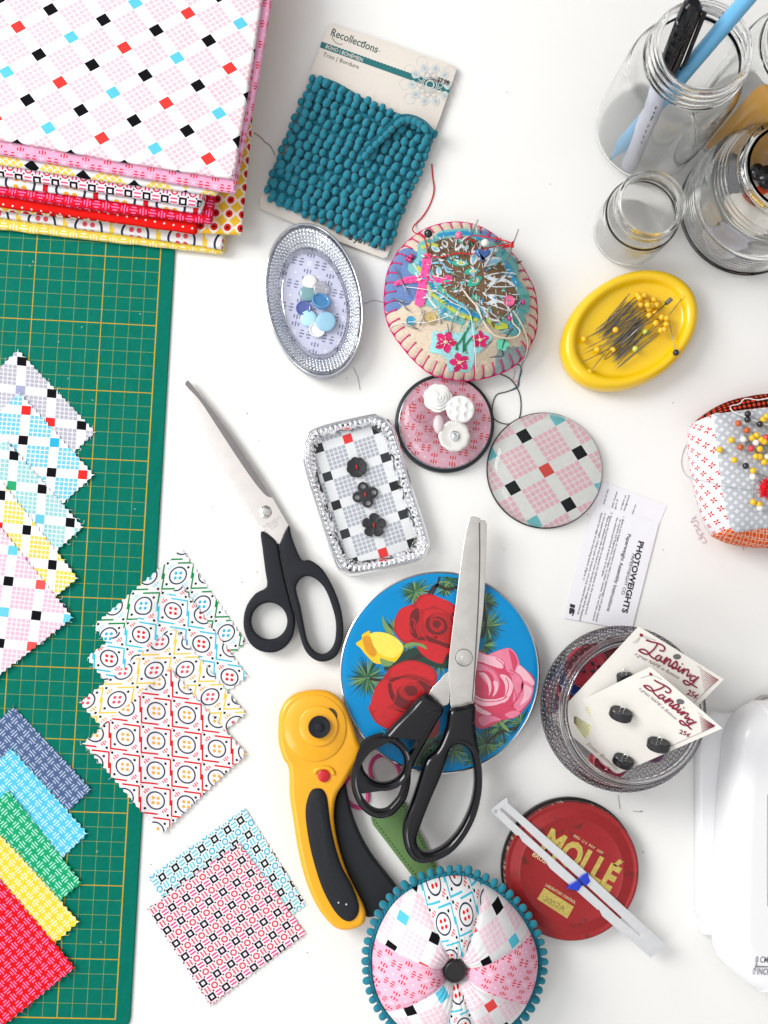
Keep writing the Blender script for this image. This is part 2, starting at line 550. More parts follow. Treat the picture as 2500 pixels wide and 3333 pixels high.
# ---------------------------------------------------------------- common materials
M_table = plain('table_white', (.80, .795, .775), .38, mot=.012, ms=.08, spec=.35)
M_steel = plain('brushed_steel', (.72, .70, .68), .22, 1, mot=.05, ms=3)
M_pin = plain('pin_steel', (.26, .25, .24), .3, 1, mot=.05)
M_chrome = plain('chrome', (.85, .86, .88), .06, 1)
M_black = plain('black_plastic', (.008, .008, .011), .28, 0, 0, mot=.1)
M_blackm = plain('matt_black_plastic', (.011, .013, .018), .5, 0, 0, mot=.15, ms=8, bmp=.5, bs_=60, spec=.22)
M_blackg = plain('gloss_black_plastic', (.003, .003, .005), .1, 0, 0, spec=.45)
M_card = plain('printed_card', c(250, 246, 240), .7, mot=.02)
M_ink = plain('black_ink', (.02, .02, .025), .7)

# ---------------------------------------------------------------- table
V, Fc = loft([[Vector((-90, -60, z)), Vector((110, -60, z)), Vector((110, 130, z)), Vector((-90, 130, z))] for z in (-2.5, 0)])
o = mesh('table', V, Fc, M_table, smooth=False); setp(o, kind='structure')
bm = bmesh.new(); bm.from_mesh(o.data); bmesh.ops.bevel(bm, geom=bm.edges[:], offset=.004, segments=3, affect='EDGES'); bm.to_mesh(o.data); bm.free()

# ---------------------------------------------------------------- cutting mat
cg, sg = math.cos(GRID_ROT), math.sin(GRID_ROT)
def G(u, v): return Vector((-u * cg - v * sg, -u * sg + v * cg, 0))     # u cells to the left, v cells up
def gu(x, y): return -(x * cg + y * sg)
def zmat(x, y):
    u = gu(x, y); t = min(1, max(0, (u + 1.55) / .6)); return .2 * t * t * (3 - 2 * t)
def P_grid(x, y):
    thin = (x.fr() - .5).ab().gt(.488).mx((y.fr() - .5).ab().gt(.488))
    gx, gy = ((x + 1) * .2), ((y + 1) * .2)
    thick = (gx.fr() - .5).ab().gt(.4935).mx((gy.fr() - .5).ab().gt(.4935))
    ins = x.gt(0) * y.gt(0)
    brd = (x.ab().lt(.04) * y.gt(-.04)).mx(y.ab().lt(.04) * x.gt(-.04))
    return c(2, 116, 98), [(thin * ins, c(160, 165, 85)), (thick * ins, c(205, 165, 45)), (brd, c(214, 168, 40))]
corner = []
R0 = 1.5
for k in range(13):
    t = math.radians(90 * k / 12)
    corner.append((-1.02 + R0 - R0 * math.sin(t), -1.3 + R0 - R0 * math.cos(t)))
matl = [G(46, -1.3)] + [G(u, v) for u, v in corner] + [G(-1.02, 60), G(46, 60)]
V, Fc = [], []
l0 = matl
loops = [offs(l0, .05, .0), [Vector((p.x, p.y, .04)) for p in l0], [Vector((p.x, p.y, .15)) for p in l0], offs(l0, .05, .2)]
V, Fc = loft(loops)
mm = pmat('mat_green_printed', G(0, 0), G(1, 0) - G(0, 0), G(0, 1) - G(0, 0), P_grid, .65, mot=.05, bmp=.35)
o = mesh('cutting_mat', V, Fc, mm, smooth=30)
setp(o, 'green self healing cutting mat printed with a yellow grid', 'cutting mat')

# ---------------------------------------------------------------- swatches
def swatch(cr, corners, k, mat, label, group, pitch=.42, depth=.13, seed=0, cat='fabric swatch', over=(), fray=(.74, .74, .76)):
    rnd = random.Random(seed)
    zz = .03 + k * .05
    ol = pinked(Bs(cr, corners, .22 + zz), pitch, depth, .03, rnd)
    ce = cen(ol)
    ph = rnd.uniform(0, 50)
    ups = [Bs(cr, q, .3) for q in over]
    def zf(x, y):
        if any(inside((x, y), q) for q in ups): return zmat(x, y) + zz + .02 + .015 * nz(x, y, .5, 3)
        e = min(1.0, max(0.0, (math.hypot(x - ce.x, y - ce.y) - 3.2) / 2.5))
        return zmat(x, y) + zz + .02 + .015 * nz(x, y, .5, 3) + e * e * .20 * (.5 + .7 * nz(x, y, .35, ph))
    V, Fc = sheet(ol, zf, .02, .45)
    o = mesh('fabric_swatch', V, Fc, mat, smooth=50)
    setp(o, label, cat, group)
    mb = MB()                                                  # a few threads have come loose along the cut edge
    for q in range(26):
        p = rnd.choice(ol)
        if any(inside((p.x, p.y), w) for w in ups): continue
        d = (p - ce); d.z = 0; d.normalize(); s_ = Vector((-d.y, d.x, 0)); L = rnd.uniform(.08, .3); z = zf(p.x, p.y) - .005
        a = p - d * .05; b_ = p + d * L * .6 + s_ * rnd.uniform(-.1, .1); e_ = p + d * L + s_ * rnd.uniform(-.22, .22)
        V, Fc = tube(spl([Vector((w.x, w.y, z - k * .01)) for k, w in enumerate((a, b_, e_))], 4, False), .013, 4); mb.add(V, Fc)
    if mb.V:
        f = mb.make('frayed_threads', plain('thread_' + str(seed), fray, .9), o); f['kind'] = 'stuff'
    return o
gc = 'checked swatches fanned out on the mat'
SQ = [((115, 70), (605, 590), (85, 1080), (-405, 560)), ((125, 338), (597, 858), (77, 1330), (-395, 810)), ((40, 632), (527, 1185), (-23, 1677), (-510, 1124)),
      ((15, 895), (495, 1505), (-65, 1965), (-545, 1355)), ((-5, 1165), (465, 1752), (-120, 2207), (-590, 1620))]
LT = [((137, 147), (196, 22), (-10, 178)), ((145, 640), (197, 15), (-20, 187)), ((90, 738), (190, 22), (-15, 187)), ((170, 1203), (178, 20), (-18, 198)), ((57, 1523), (201, 22), (-28, 193))]
RED = c(238, 48, 44); CY = c(88, 200, 224)
CL = [(c(232, 232, 240), c(184, 184, 196), RED, c(165, 170, 200)), (WHITE, c(120, 204, 234), c(55, 180, 222), RED), (c(240, 248, 250, .78), c(158, 210, 212), c(110, 200, 222), c(50, 170, 115)),
      (WHITE, c(250, 214, 92), RED, c(228, 120, 180)), (c(251, 247, 252, .78), c(242, 192, 212), c(248, 90, 86), c(110, 208, 228))]
LB = ['grey and white checked swatch with black squares, topmost on the mat', 'sky blue checked swatch with red and black squares', 'pale mint checked swatch with a green and black squares',
      'yellow checked swatch with black squares above the pink one', 'pink checked swatch with red, black and light blue squares']
for k in range(5):
    O, I, J = lat('E', *LT[k])
    swatch('E', SQ[k], k, pmat('check_cloth', O, I, J, P_check(*CL[k])), LB[k], gc, seed=k, over=SQ[k + 1:])
gc = 'basket weave swatches fanned out on the mat'
SQ = [((90, 92), (617, 650), (40, 1198), (-487, 640)), ((75, 372), (592, 943), (37, 1480), (-480, 909)), ((60, 650), (550, 1270), (-40, 1780), (-530, 1160)),
      ((8, 950), (533, 1530), (-60, 2080), (-585, 1500)), ((-20, 1215), (508, 1835), (-110, 2340), (-638, 1720))]
CL = [(c(84, 104, 142), c(178, 194, 220)), (c(92, 200, 232), c(205, 240, 252)), (c(30, 168, 112), c(175, 235, 215)), (c(250, 216, 66), c(254, 246, 210)), (c(226, 26, 30), c(245, 130, 185))]
LB = ['navy blue basket weave print swatch, topmost of its fan', 'bright sky blue basket weave print swatch', 'green basket weave print swatch', 'yellow basket weave print swatch', 'red basket weave print swatch with pink dashes']
OR = [(95, 195), (55, 520), (30, 800), (40, 1180), (60, 1560)]
for k in range(5):
    O, I, J = lat('F', OR[k], (40, 44.5), (42, -40))
    swatch('F', SQ[k], k, pmat('basket_cloth', O, I, J, P_basket(*CL[k])), LB[k], gc, .46, .13, seed=10 + k, over=SQ[k + 1:], fray=CL[k][0])
gc = 'button print swatches overlapping across the mat edge'
SQ = [((800, 70), (1270, 755), (645, 1290), (155, 632)), ((790, 325), (1283, 1000), (600, 1520), (108, 862)), ((740, 640), (1273, 1270), (590, 1800), (56, 1185)), ((712, 930), (1275, 1560), (650, 2148), (83, 1480))]
LT = [((770, 272), (210, -5), (-37, 213)), ((735, 527), (215, 34), (-12, 205)), ((600, 955), (222, -6), (-42, 205)), ((615, 1463), (219, 29), (-2, 215))]
CL = [(WHITE, c(20, 140, 72), c(62, 182, 218), c(170, 226, 244)), (WHITE, c(72, 196, 222), c(230, 40, 44), c(238, 110, 112)), (WHITE, c(250, 208, 82), c(228, 88, 106), c(253, 182, 92)), (c(251, 248, 252, .78), c(222, 32, 36), c(253, 176, 66), c(236, 100, 112))]
LB = ['white swatch with green corner lines and blue button circles', 'white swatch with light blue corner lines and red dotted circles', 'white swatch with yellow corner lines and pink dotted circles',
      'white swatch with red corner lines and orange dotted circles, uppermost']
for k in range(4):
    O, I, J = lat('G', *LT[k])
    swatch('G', SQ[k], k, pmat('button_print_cloth', O, I, J, P_button(*CL[k])), LB[k], gc, .46, .15, seed=20 + k, over=SQ[k + 1:])
gc = 'ring and square print swatches on the table'
O, I, J = lat('H', (832, 270), (70, 125), (-113, 82), .05)
swatch('H', ((985, 78), (1528, 930), (675, 1535), (133, 685)), 0, pmat('ring_cloth', O, I, J, P_ring(c(238, 250, 253, .78), c(64, 190, 220), BLACK, c(112, 208, 230), c(112, 208, 230))),
       'white swatch with light blue rings and black squares, partly covered', gc, .38, .1, 30, over=[((930, 378), (1520, 1180), (680, 1818), (120, 965))])
O, I, J = lat('H', (350, 945), (78, 115), (-122, 83), .1)
swatch('H', ((930, 378), (1520, 1180), (680, 1818), (120, 965)), 1, pmat('ring_cloth', O, I, J, P_ring(c(253, 240, 248, .78), c(226, 46, 60), BLACK, c(232, 100, 110), c(236, 50, 130))),
       'pale pink swatch with red rings and black squares', gc, .38, .1, 31)

# ---------------------------------------------------------------- stack of folded fabric
def folded(name, pts, ztop, th, mat, label, seed=0, cr='A', amp=.05, sub=6, wave=.03, rollw=None):
    """folded length of cloth: a soft slab with rolled edges"""
    pts = [B(cr, x, y, ztop) for x, y in pts]
    ol = []
    n = len(pts)
    for i in range(n):                                        # resample, round the corners a little
        a, b = pts[i], pts[(i + 1) % n]; L = (b - a).length; k = max(2, int(L / .7)); q0 = min(.25, .3 / k)
        for q in range(k):
            t = q / k
            if q == 0:
                ol.append(a + (b - a).normalized() * .12)
            else: ol.append(a + (b - a) * t)
        ol.append(b - (b - a).normalized() * .12)
    rnd = random.Random(seed); ph = rnd.uniform(0, 90)
    nn = offs(ol, 1, 0)
    jit = [wave * 2.2 * nz(p.x, p.y, .9, ph) for p in ol]
    r = th / 2
    loops = []; uvs = []
    steps = 9
    arc = 0
    prof = []
    for k in range(steps):                                     # side roll
        t = -math.pi / 2 + math.pi * k / (steps - 1)
        prof.append((r - r * math.cos(t), ztop - r + r * math.sin(t), (math.pi / 2 - t) * r))
    for ins, z, ar in prof:
        l = []; uvl = []
        for i, p in enumerate(ol):
            d = (nn[i] - p); d.z = 0
            e = ins + jit[i]
            q = p + d * e; q.z = z + wave * .6 * nz(p.x, p.y, 1.1, ph + 5) * (1 if z > ztop - r else 0)
            l.append(q)
            w = p + d * (r - ar * 1.0 + jit[i])
            uvl.append((w.x, w.y))
        loops.append(l); uvs += uvl
    V, Fc = loft(loops, True, False)
    top = loops[-1]
    tv, tf = sheet(top, lambda x, y: ztop + wave * .6 * nz(x, y, 1.1, ph + 5) + amp * nz(x, y, .22, ph + 9) * 0.5, 0, 1.0)
    mb = MB(); mb.add(V, Fc, 0, uvs)
    # soften: keep the rim of the sheet on the roll
    rim = {(round(p.x, 4), round(p.y, 4)): p.z for p in top}
    tv = [Vector((v.x, v.y, rim.get((round(v.x, 4), round(v.y, 4)), v.z))) for v in tv]
    mb.add(tv, tf, 0)
    o = mb.make(name, mat)
    bm = bmesh.new(); bm.from_mesh(o.data); bmesh.ops.remove_doubles(bm, verts=bm.verts, dist=.00002); bm.to_mesh(o.data); bm.free()
    return setp(o, label, 'folded fabric', 'folded fabrics piled on the mat corner')
YEL = c(252, 214, 84)
L_, T_ = -500, -420
def latA(o, i, j, z): return lat('A', o, i, j, z)
FB = [
 # ztop, th, outline, material, label
 (.75, .5, [(L_, 1318), (0, 1372), (700, 1452), (1345, 1522), (1500, T_), (L_, T_)], lambda z: pmat('yellow_basket_cloth', *latA((200, 1380), (60, 8), (-8, 58), z), P_basket(YEL, c(254, 246, 215))), 'yellow basket weave cloth at the bottom of the fabric pile'),
 (1.2, .45, [(L_, 1240), (0, 1300), (700, 1398), (1335, 1492), (1400, 700), (1495, T_), (L_, T_)], lambda z: pmat('yellow_button_cloth', *latA((530, 1370), (280, 34), (-30, 290), z), P_button(WHITE, YEL, c(228, 88, 106), c(253, 182, 92))), 'white cloth with navy circles and yellow lines, second from the bottom of the pile'),
 (1.8, .5, [(L_, 1180), (0, 1260), (600, 1320), (1180, 1392), (1450, 1406), (1520, 640), (1600, 160), (1690, T_), (L_, T_)], lambda z: pmat('harlequin_cloth', *latA((1385, 1200), (80, 5), (-10, 82), z), P_harl(c(255, 240, 225), c(250, 200, 60), [(.27, c(226, 40, 34)), (.09, BLACK)])), 'yellow harlequin cloth with red and black dots showing at the right of the pile'),
 (2.25, .45, [(L_, 1165), (0, 1237), (600, 1318), (1178, 1402), (1200, 1150), (1300, T_), (L_, T_)], lambda z: pmat('red_diamond_cloth', *latA((650, 1280), (56, 10), (-12, 56), z), P_diamonds(c(232, 30, 26), c(255, 238, 235), .13)), 'red cloth with tiny white diamonds in the fabric pile'),
 (2.8, .5, [(L_, 1085), (0, 1170), (600, 1262), (1270, 1340), (1300, 1100), (1400, T_), (L_, T_)], lambda z: pmat('red_basket_cloth', *latA((300, 1180), (56, 9), (-9, 56), z), P_basket(c(222, 24, 46), c(246, 120, 180))), 'red and pink basket weave cloth in the fabric pile'),
 (3.2, .4, [(L_, 1040), (0, 1110), (600, 1190), (1205, 1278), (1260, 1100), (1300, T_), (L_, T_)], lambda z: pmat('red_button_cloth', *latA((725, 1190), (300, 45), (-40, 290), z), P_button(WHITE, c(222, 32, 50), c(253, 176, 66), c(236, 100, 112))), 'white cloth with circles and red corner lines in the fabric pile'),
 (3.75, .55, [(L_, 975), (0, 1052), (600, 1148), (1190, 1240), (1240, 1120), (1300, T_), (L_, T_)], lambda z: pmat('ring_stack_cloth', *latA((330, 1098), (110, 16), (-14, 108), z), P_ring(c(253, 240, 248, .78), c(226, 46, 90), BLACK, c(232, 90, 130), c(236, 50, 130))), 'white cloth with magenta rings and black squares in the fabric pile'),
 (4.2, .45, [(L_, 905), (0, 985), (700, 1092), (1300, 1168), (1380, 900), (1430, T_), (L_, T_)], lambda z: pmat('yellow_check_cloth', *latA((190, 1000), (150, 170), (-160, 110), z), P_check(WHITE, c(252, 214, 92), YEL, YEL)), 'white and yellow checked cloth with black diamonds in the fabric pile'),
 (4.7, .5, [(L_, 850), (0, 925), (700, 1040), (1420, 1158), (1440, 1000), (1530, 600), (1600, 210), (1680, T_), (L_, T_)], lambda z: pmat('pink_burst_cloth', *latA((640, 1020), (130, 20), (-16, 128), z), P_burst(c(243, 176, 208), c(232, 62, 82), c(252, 222, 236))), 'pink cloth with red dash flowers, second from the top of the pile'),
 (5.2, .5, [(L_, 745), (0, 832), (700, 960), (1408, 1072), (1440, 830), (1490, 540), (1535, 230), (1570, 0), (1630, T_), (L_, T_)], lambda z: pmat('top_check_cloth', *latA((303, 57), (125, 166), (193, -103), z), P_check(c(254, 252, 252, .86), c(250, 202, 216), c(100, 205, 232), c(250, 66, 62))), 'pink checked cloth with black, red and blue diamonds on top of the pile'),
]
for k, (zt, th, ol, mf, lb) in enumerate(FB):
    folded('folded_fabric', ol, zt, th, mf(zt), lb, k)

# ---------------------------------------------------------------- card of pompom trim
def card_frame(): pass
t = thing('trim_card', 'cream card wound with teal pompom trim', 'trim card', B('B', 700, 1000, 0))
cardol = [(600, 92), (570, 100), (440, 450), (300, 800), (58, 1400), (60, 1460), (90, 1480), (500, 1660), (985, 1845), (1015, 1835), (1045, 1760), (1200, 1330), (1415, 785), (1534, 440), (1530, 410), (1500, 395), (1000, 215)]
cz = .45
M_cream = plain('cream_card', c(232, 224, 214), .75, mot=.015)
plate('card', [Bs('B', cardol, cz)], cz - .12, cz, M_cream, t, .03)
for p in ((-1, 0),): pass
M_teald = plain('teal_band_ink', c(28, 112, 116), .7)
mb = MB()
band = Bs('B', [(522, 222), (1488, 566), (1478, 612), (510, 264)], cz)
top = []
a, b = band[0], band[1]
for k in range(80):                                            # scalloped upper edge of the printed band
    p = a + (b - a) * (k / 79); e = (b - a).normalized(); top.append(p + Vector((-e.y, e.x, 0)) * (.05 if k % 2 else 0))
V, Fc = sheet(top + [band[2], band[3]], lambda x, y: cz + .012, 0, 0)
mb.add(V, Fc, 0)
text_into(mb, 'BOHO | BOHÉMIEN', B('B', 550, 268, cz), B('B', 826, 372, cz), .3, cz, 1, .012, 0, .025)
text_into(mb, 'Recollections', B('B', 588, 172, cz), B('B', 935, 305, cz), .62, cz, 2, .01)
text_into(mb, 'TM', B('B', 940, 290, cz), B('B', 960, 297, cz), .08, cz, 2)
V, Fc = tube([Vector((p.x, p.y, cz + .012)) for p in spl(Bs('B', [(612, 160), (605, 195), (640, 235), (680, 240)], cz), 6, False)], .02, 4); mb.add(V, Fc, 2)
text_into(mb, 'Trim | Bordure', B('B', 530, 328, cz), B('B', 798, 425, cz), .34, cz, 2, .0)
mb.make('lettering', [M_teald, M_cream, plain('grey_green_ink', c(70, 92, 88), .7), M_ink], t, False)
mb = MB()
text_into(mb, 'CAN', B('B', 1330, 505, cz), B('B', 1378, 520, cz + .1), .22, cz + .06, 3, .02, 0, .03)
text_into(mb, '$7.99', B('B', 1385, 522, cz), B('B', 1474, 546, cz + .1), .36, cz + .06, 3, .03, 0, .03)
mb.make('price_lettering', [M_teald, M_cream, M_teald, M_ink], t, False)
mb = MB()
text_into(mb, '8 yd / 7.3 m', B('B', 722, 1702, cz), B('B', 998, 1792, cz), .46, cz, 3, .03, .1)
mb.make('length_lettering', [M_teald, M_cream, M_teald, M_ink], t, False)
mb = MB()
mb.add([B('B', x, y, cz + .02) for x, y in ((849, 236), (838, 225), (844, 219), (849, 224), (854, 219), (860, 226))], [(5, 4, 3, 2, 1, 0)], 0)
mb.make('heart_print', [M_teald], t, False)
# the printed mandala
mb = MB(); mc = B('B', 1335, 545, cz); zr = cz + .018
def ribbon(path, w, z, closed=False):
    n = len(path); V = []; Fc = []
    for i, p in enumerate(path):
        q = path[(i + 1) % n] - path[i - 1] if closed or 0 < i < n - 1 else (path[min(i + 1, n - 1)] - path[max(0, i - 1)])
        q.z = 0
        if q.length < 1e-9: q = Vector((1, 0, 0))
        q.normalize(); s = Vector((-q.y, q.x, 0)) * w / 2
        zz = z(p.x, p.y) if callable(z) else z
        V += [Vector((p.x, p.y, zz)) - s, Vector((p.x, p.y, zz)) + s]
    for i in range(n if closed else n - 1):
        j = (i + 1) % n; Fc.append((2 * i, 2 * j, 2 * j + 1, 2 * i + 1))
    return V, Fc
def circ(cc, r, n=24, ph=0, sx=1): return [Vector((cc.x + r * math.cos(ph + 2 * math.pi * k / n) * sx, cc.y + r * math.sin(ph + 2 * math.pi * k / n), cc.z)) for k in range(n)]
for k in range(10):
    a = 2 * math.pi * k / 10
    e = Vector((math.cos(a), math.sin(a), 0)); s = Vector((-e.y, e.x, 0))
    for r0, r1, w, m_ in ((.95, 1.75, .33, 0), (1.15, 1.55, .12, 1)):
        q3 = (r1 - r0) * .36; pt = [mc + e * r0, mc + e * (r0 + q3) + s * w, mc + e * (r1 - q3) + s * w * .9, mc + e * r1, mc + e * (r1 - q3) - s * w * .9, mc + e * (r0 + q3) - s * w]
        mb.add([Vector((p.x, p.y, zr + .0012 * k + (.016 if m_ else 0))) for p in pt], [tuple(range(6))] if True else [], m_)
    V, Fc = ribbon(circ(mc + e * 1.9, .42, 16), .035, zr - .010 + .0007 * k, True)
    if k in (0, 4, 5, 6, 9, 1, 3): mb.add(V, Fc, 0)
    V, Fc = ribbon(circ(mc + e * .8, .2, 14), .05, zr + .034 + .001 * k, True); mb.add(V, Fc, 2)
for r, w in ((.62, .05), (.5, .06), (.3, .1)):
    V, Fc = ribbon(circ(mc, r, 30), w, zr + .05, True); mb.add(V, Fc, 0)
lim = Bs('B', cardol, cz)
mb.V = [v if inside((v[0], v[1]), lim) else tuple(mc + (Vector(v) - mc) * .86) for v in mb.V]
mb.make('printed_rosette', [plain('pale_grey_ink', c(206, 212, 210), .75), plain('grey_ink', c(180, 190, 196), .75), plain('pale_ink', c(206, 210, 208), .75)], t, False)
# hang hole and threads of trim
M_hole = plain('hole_white', c(238, 236, 232), .6)
V, Fc = ribbon(circ(B('B', 1032, 338, cz + .012), .3, 24), .05, cz + .012, True)
mesh('hang_hole', V, Fc, M_hole, t, False)
M_teal = plain('teal_yarn', c(4, 134, 156, .84), .9, mot=.12, ms=6, bmp=.5, bs_=40, sheen=.3)
M_teal2 = plain('teal_braid', c(6, 124, 146, .8), .9, mot=.15, ms=9, bmp=.6, bs_=30)
BL, BR_, TL, TR = (112, 1392), (1015, 1770), (488, 478), (1378, 885)
def tp(u, v, z):                                               # u across, v down the winding
    x = (TL[0] * (1 - u) + TR[0] * u) * (1 - v) + (BL[0] * (1 - u) + BR_[0] * u) * v
    y = (TL[1] * (1 - u) + TR[1] * u) * (1 - v) + (BL[1] * (1 - u) + BR_[1] * u) * v
    return B('B', x, y, z)
# wound cloth core under the pompoms
core = [tp(u, v, .8) for u, v in ((.0, .01), (.5, .01), (.98, .02), (.98, .5), (.97, .97), (.5, .97), (.02, .98), (.0, .5))]
cv = spl(core, 5)
V, Fc = loft([offs(cv, .12, .47), [Vector((p.x, p.y, .55)) for p in cv], [Vector((p.x, p.y, .68)) for p in cv], offs(cv, .15, .8)])
mesh('wound_tape', V, Fc, M_teal2, t, 40)
pom_me = None
def pompom(name, p, ex, mat, parent, r=.3, ln=1.25, tilt=0.0):
    """ridged yarn bobble; the mesh is shared"""
    global pom_me
    if pom_me is None:
        V, Fc = ball((0, 0, 0), 1, 30, 10, (1, 1, 1), None, .11, 10)
        V = [Vector((v.x * .78, v.z * 1.0, v.y * .8)) for v in V]
        o = mesh(name, V, Fc, mat, None); pom_me = o.data
        pom_me.transform(Matrix.Translation(o.location)); bpy.data.objects.remove(o)
    o = bpy.data.objects.new(name, pom_me); COL.objects.link(o)
    o.parent = parent; o.location = p * U - root_of(parent)
    o.rotation_euler = (tilt, 0, math.atan2(ex.y, ex.x) + 0)
    o.scale = (r, r * ln, r)
    return o
rnd = random.Random(5); poms = []
nr = 14
for j in range(nr):
    v = (j + .35) / nr
    nq = 15
    sh = rnd.uniform(0, .8)
    slope = .03
    for i in range(nq):
        u = (i + .2 + sh * .7) / nq - .01 + rnd.uniform(-.008, .008)
        vv = v + slope * (u - .5) + rnd.uniform(-.013, .013) + (.012 * math.sin(u * 9 + j))
        if vv < -.01 or vv > 1.0: continue
        z = 1.02 + rnd.uniform(-.06, .1)
        p = tp(u, vv, z); ex = tp(u + .02, vv + rnd.uniform(-.006, .006), z) - p
        poms.append((p, ex, rnd.uniform(.285, .35)))
for j in range(int(nr * 1.1)):                                 # bobbles bulging at the two sides
    for u in (-.03, 1.0):
        p = tp(u + rnd.uniform(-.012, .012), (j + .5) / (nr * 1.1), .75); poms.append((p, tp(.5, .5, .8) - tp(.4, .5, .8), .29))
for q in range(14):
    p = tp(q / 14 + .03, 1.0 + rnd.uniform(-.01, .012), .72); poms.append((p, tp(.5, .5, .8) - tp(.4, .5, .8), .29))
# loose end folded back diagonally
flap = Bs('B', [(1362, 900), (1300, 830), (1230, 790), (1150, 775), (1085, 800), (1010, 868), (930, 945), (860, 1010), (810, 1070)], 1.55)
fs = spl(flap, 6, False)
seglen = 0; last = fs[0]
for i in range(1, len(fs)):
    seglen += (fs[i] - fs[i - 1]).length
    if seglen > .52:
        seglen = 0; d = (fs[i] - fs[i - 1]).normalized(); nrm = Vector((d.y, -d.x, 0))
        if nrm.y > 0 and i < 20: nrm = nrm
        poms.append((fs[i] - Vector((-d.y, d.x, 0)) * -.34 + Vector((0, 0, .0)), nrm if True else d, .29))
order = sorted(poms, key=lambda q: -q[0].z)
for p, ex, r in order[:100]: pompom('pompom', p, ex, M_teal, t, r, 1.1 + rnd.uniform(-.12, .12), rnd.uniform(-.25, .25))
mb = MB()
for p, ex, r in order[100:]:
    V, Fc = ball((0, 0, 0), 1, 30, 9, (1, 1, 1), None, .11, 10)
    a = math.atan2(ex.y, ex.x) + rnd.uniform(-.15, .15); ln = rnd.uniform(1.0, 1.2); ca, sa = math.cos(a), math.sin(a)
    W = []
    for w in V:
        x, y, z = w.x * .78 * r, w.z * r * ln, w.y * .8 * r
        W.append(Vector((p.x + x * ca - y * sa, p.y + x * sa + y * ca, p.z + z)))
    mb.add(W, Fc)
o = mb.make('pompoms', M_teal, t); o['kind'] = 'stuff'
mb = MB()
def braid(path, w, r=.035):
    """two plaited cords along a path"""
    P = path; n = len(P)
    for s_ in (0, 1):
        for side in (-1, 1):
            q = []
            for i, p in enumerate(P):
                d = P[min(i + 1, n - 1)] - P[max(i - 1, 0)]; d.z = 0; d.normalize(); nn = Vector((-d.y, d.x, 0))
                ph = i * 2.1 + s_ * math.pi
                q.append(p + nn * (side * w + .05 * math.sin(ph)) + Vector((0, 0, .03 * math.cos(ph))))
            V, Fc = tube(q, r, 5); mb.add(V, Fc)
def path_n(a, b, n, f): return [f(a + (b - a) * k / n) for k in range(n + 1)]
for v0, v1, z in ((.045, .025, .95), (.17, .13, .93), (.80, .70, 1.08), (.955, .88, 1.08), (.335, .26, .88), (.45, .42, .88), (.6, .55, .88)):
    path = path_n(0, 1, 150, lambda s: tp(.02 + s * .95, v0 + (v1 - v0) * s, z + .02 * math.sin(s * 20)))
    braid(path, .06)
braid(spl(flap, 14, False), .07, .045)
mb.make('braid', M_teal2, t)
# ---------------------------------------------------------------- small builders
def button(name, p, r, h, mat, label, cat='button', group=None, holes=2, style='flat', tilt=(0, 0), ang=0.0):
    """one dress button, axis up, then tilted"""
    mb = MB()
    n = 40
    if style == 'flat': prof = [(.0001, 0), (.9, 0), (1, .25), (1, .7), (.93, 1), (.78, .95), (.7, .72), (.0001, .72)]
    elif style == 'cab': prof = [(.0001, 0), (.9, 0), (1, .2), (.98, .45), (.85, .72), (.6, .9), (.3, .98), (.0001, 1)]
    elif style == 'cup': prof = [(.0001, .35), (.4, .3), (.85, .1), (1, .3), (.97, .75), (.75, .65), (.4, .5), (.0001, .45)]
    loops = [[Vector((q * r * math.cos(2 * math.pi * i / n), q * r * math.sin(2 * math.pi * i / n), z * h)) for i in range(n)] for q, z in prof]
    V, Fc = loft(loops, False, False); mb.add(V, Fc, 0)
    o = mb.make(name, mat, None, 50)
    o.data.transform(Matrix.Translation(o.location / 1))
    o.location = Vector(p) * U; o.rotation_euler = (tilt[0], tilt[1], ang)
    setp(o, label, cat, group)
    return o
def child_mesh(name, parent, V, Fc, mat, smooth=True, mi=None):
    """part given in the parent's own axes (cm)"""
    me = bpy.data.meshes.new(name); me.from_pydata([tuple(Vector(v) * U) for v in V], [], Fc)
    for m in (mat if isinstance(mat, (list, tuple)) else [mat]): me.materials.append(m)
    if mi: me.polygons.foreach_set('material_index', mi)
    if smooth is True: me.polygons.foreach_set('use_smooth', [True] * len(me.polygons))
    elif smooth: me.polygons.foreach_set('use_smooth', [True] * len(me.polygons)); me.set_sharp_from_angle(angle=math.radians(smooth))
    ul = me.uv_layers.new(name='UVMap'); dat = []
    for l in me.loops: dat.extend((V[l.vertex_index][0], V[l.vertex_index][1]))
    ul.data.foreach_set('uv', dat)
    o = bpy.data.objects.new(name, me); COL.objects.link(o); o.parent = parent
    return o
def align(o, p0, p1):
    d = Vector(p1) - Vector(p0)
    o.location = Vector(p0) * U; o.rotation_mode = 'QUATERNION'
    o.rotation_quaternion = d.to_track_quat('Z', 'Y')
    return d.length
HEADM = {}
def headmat(col, rough=.12, coat=.5):
    if col not in HEADM: HEADM[col] = plain('pin_head_%d_%d_%d' % tuple(int(v * 255) for v in col), col, rough, 0, coat)
    return HEADM[col]
PINC = {}
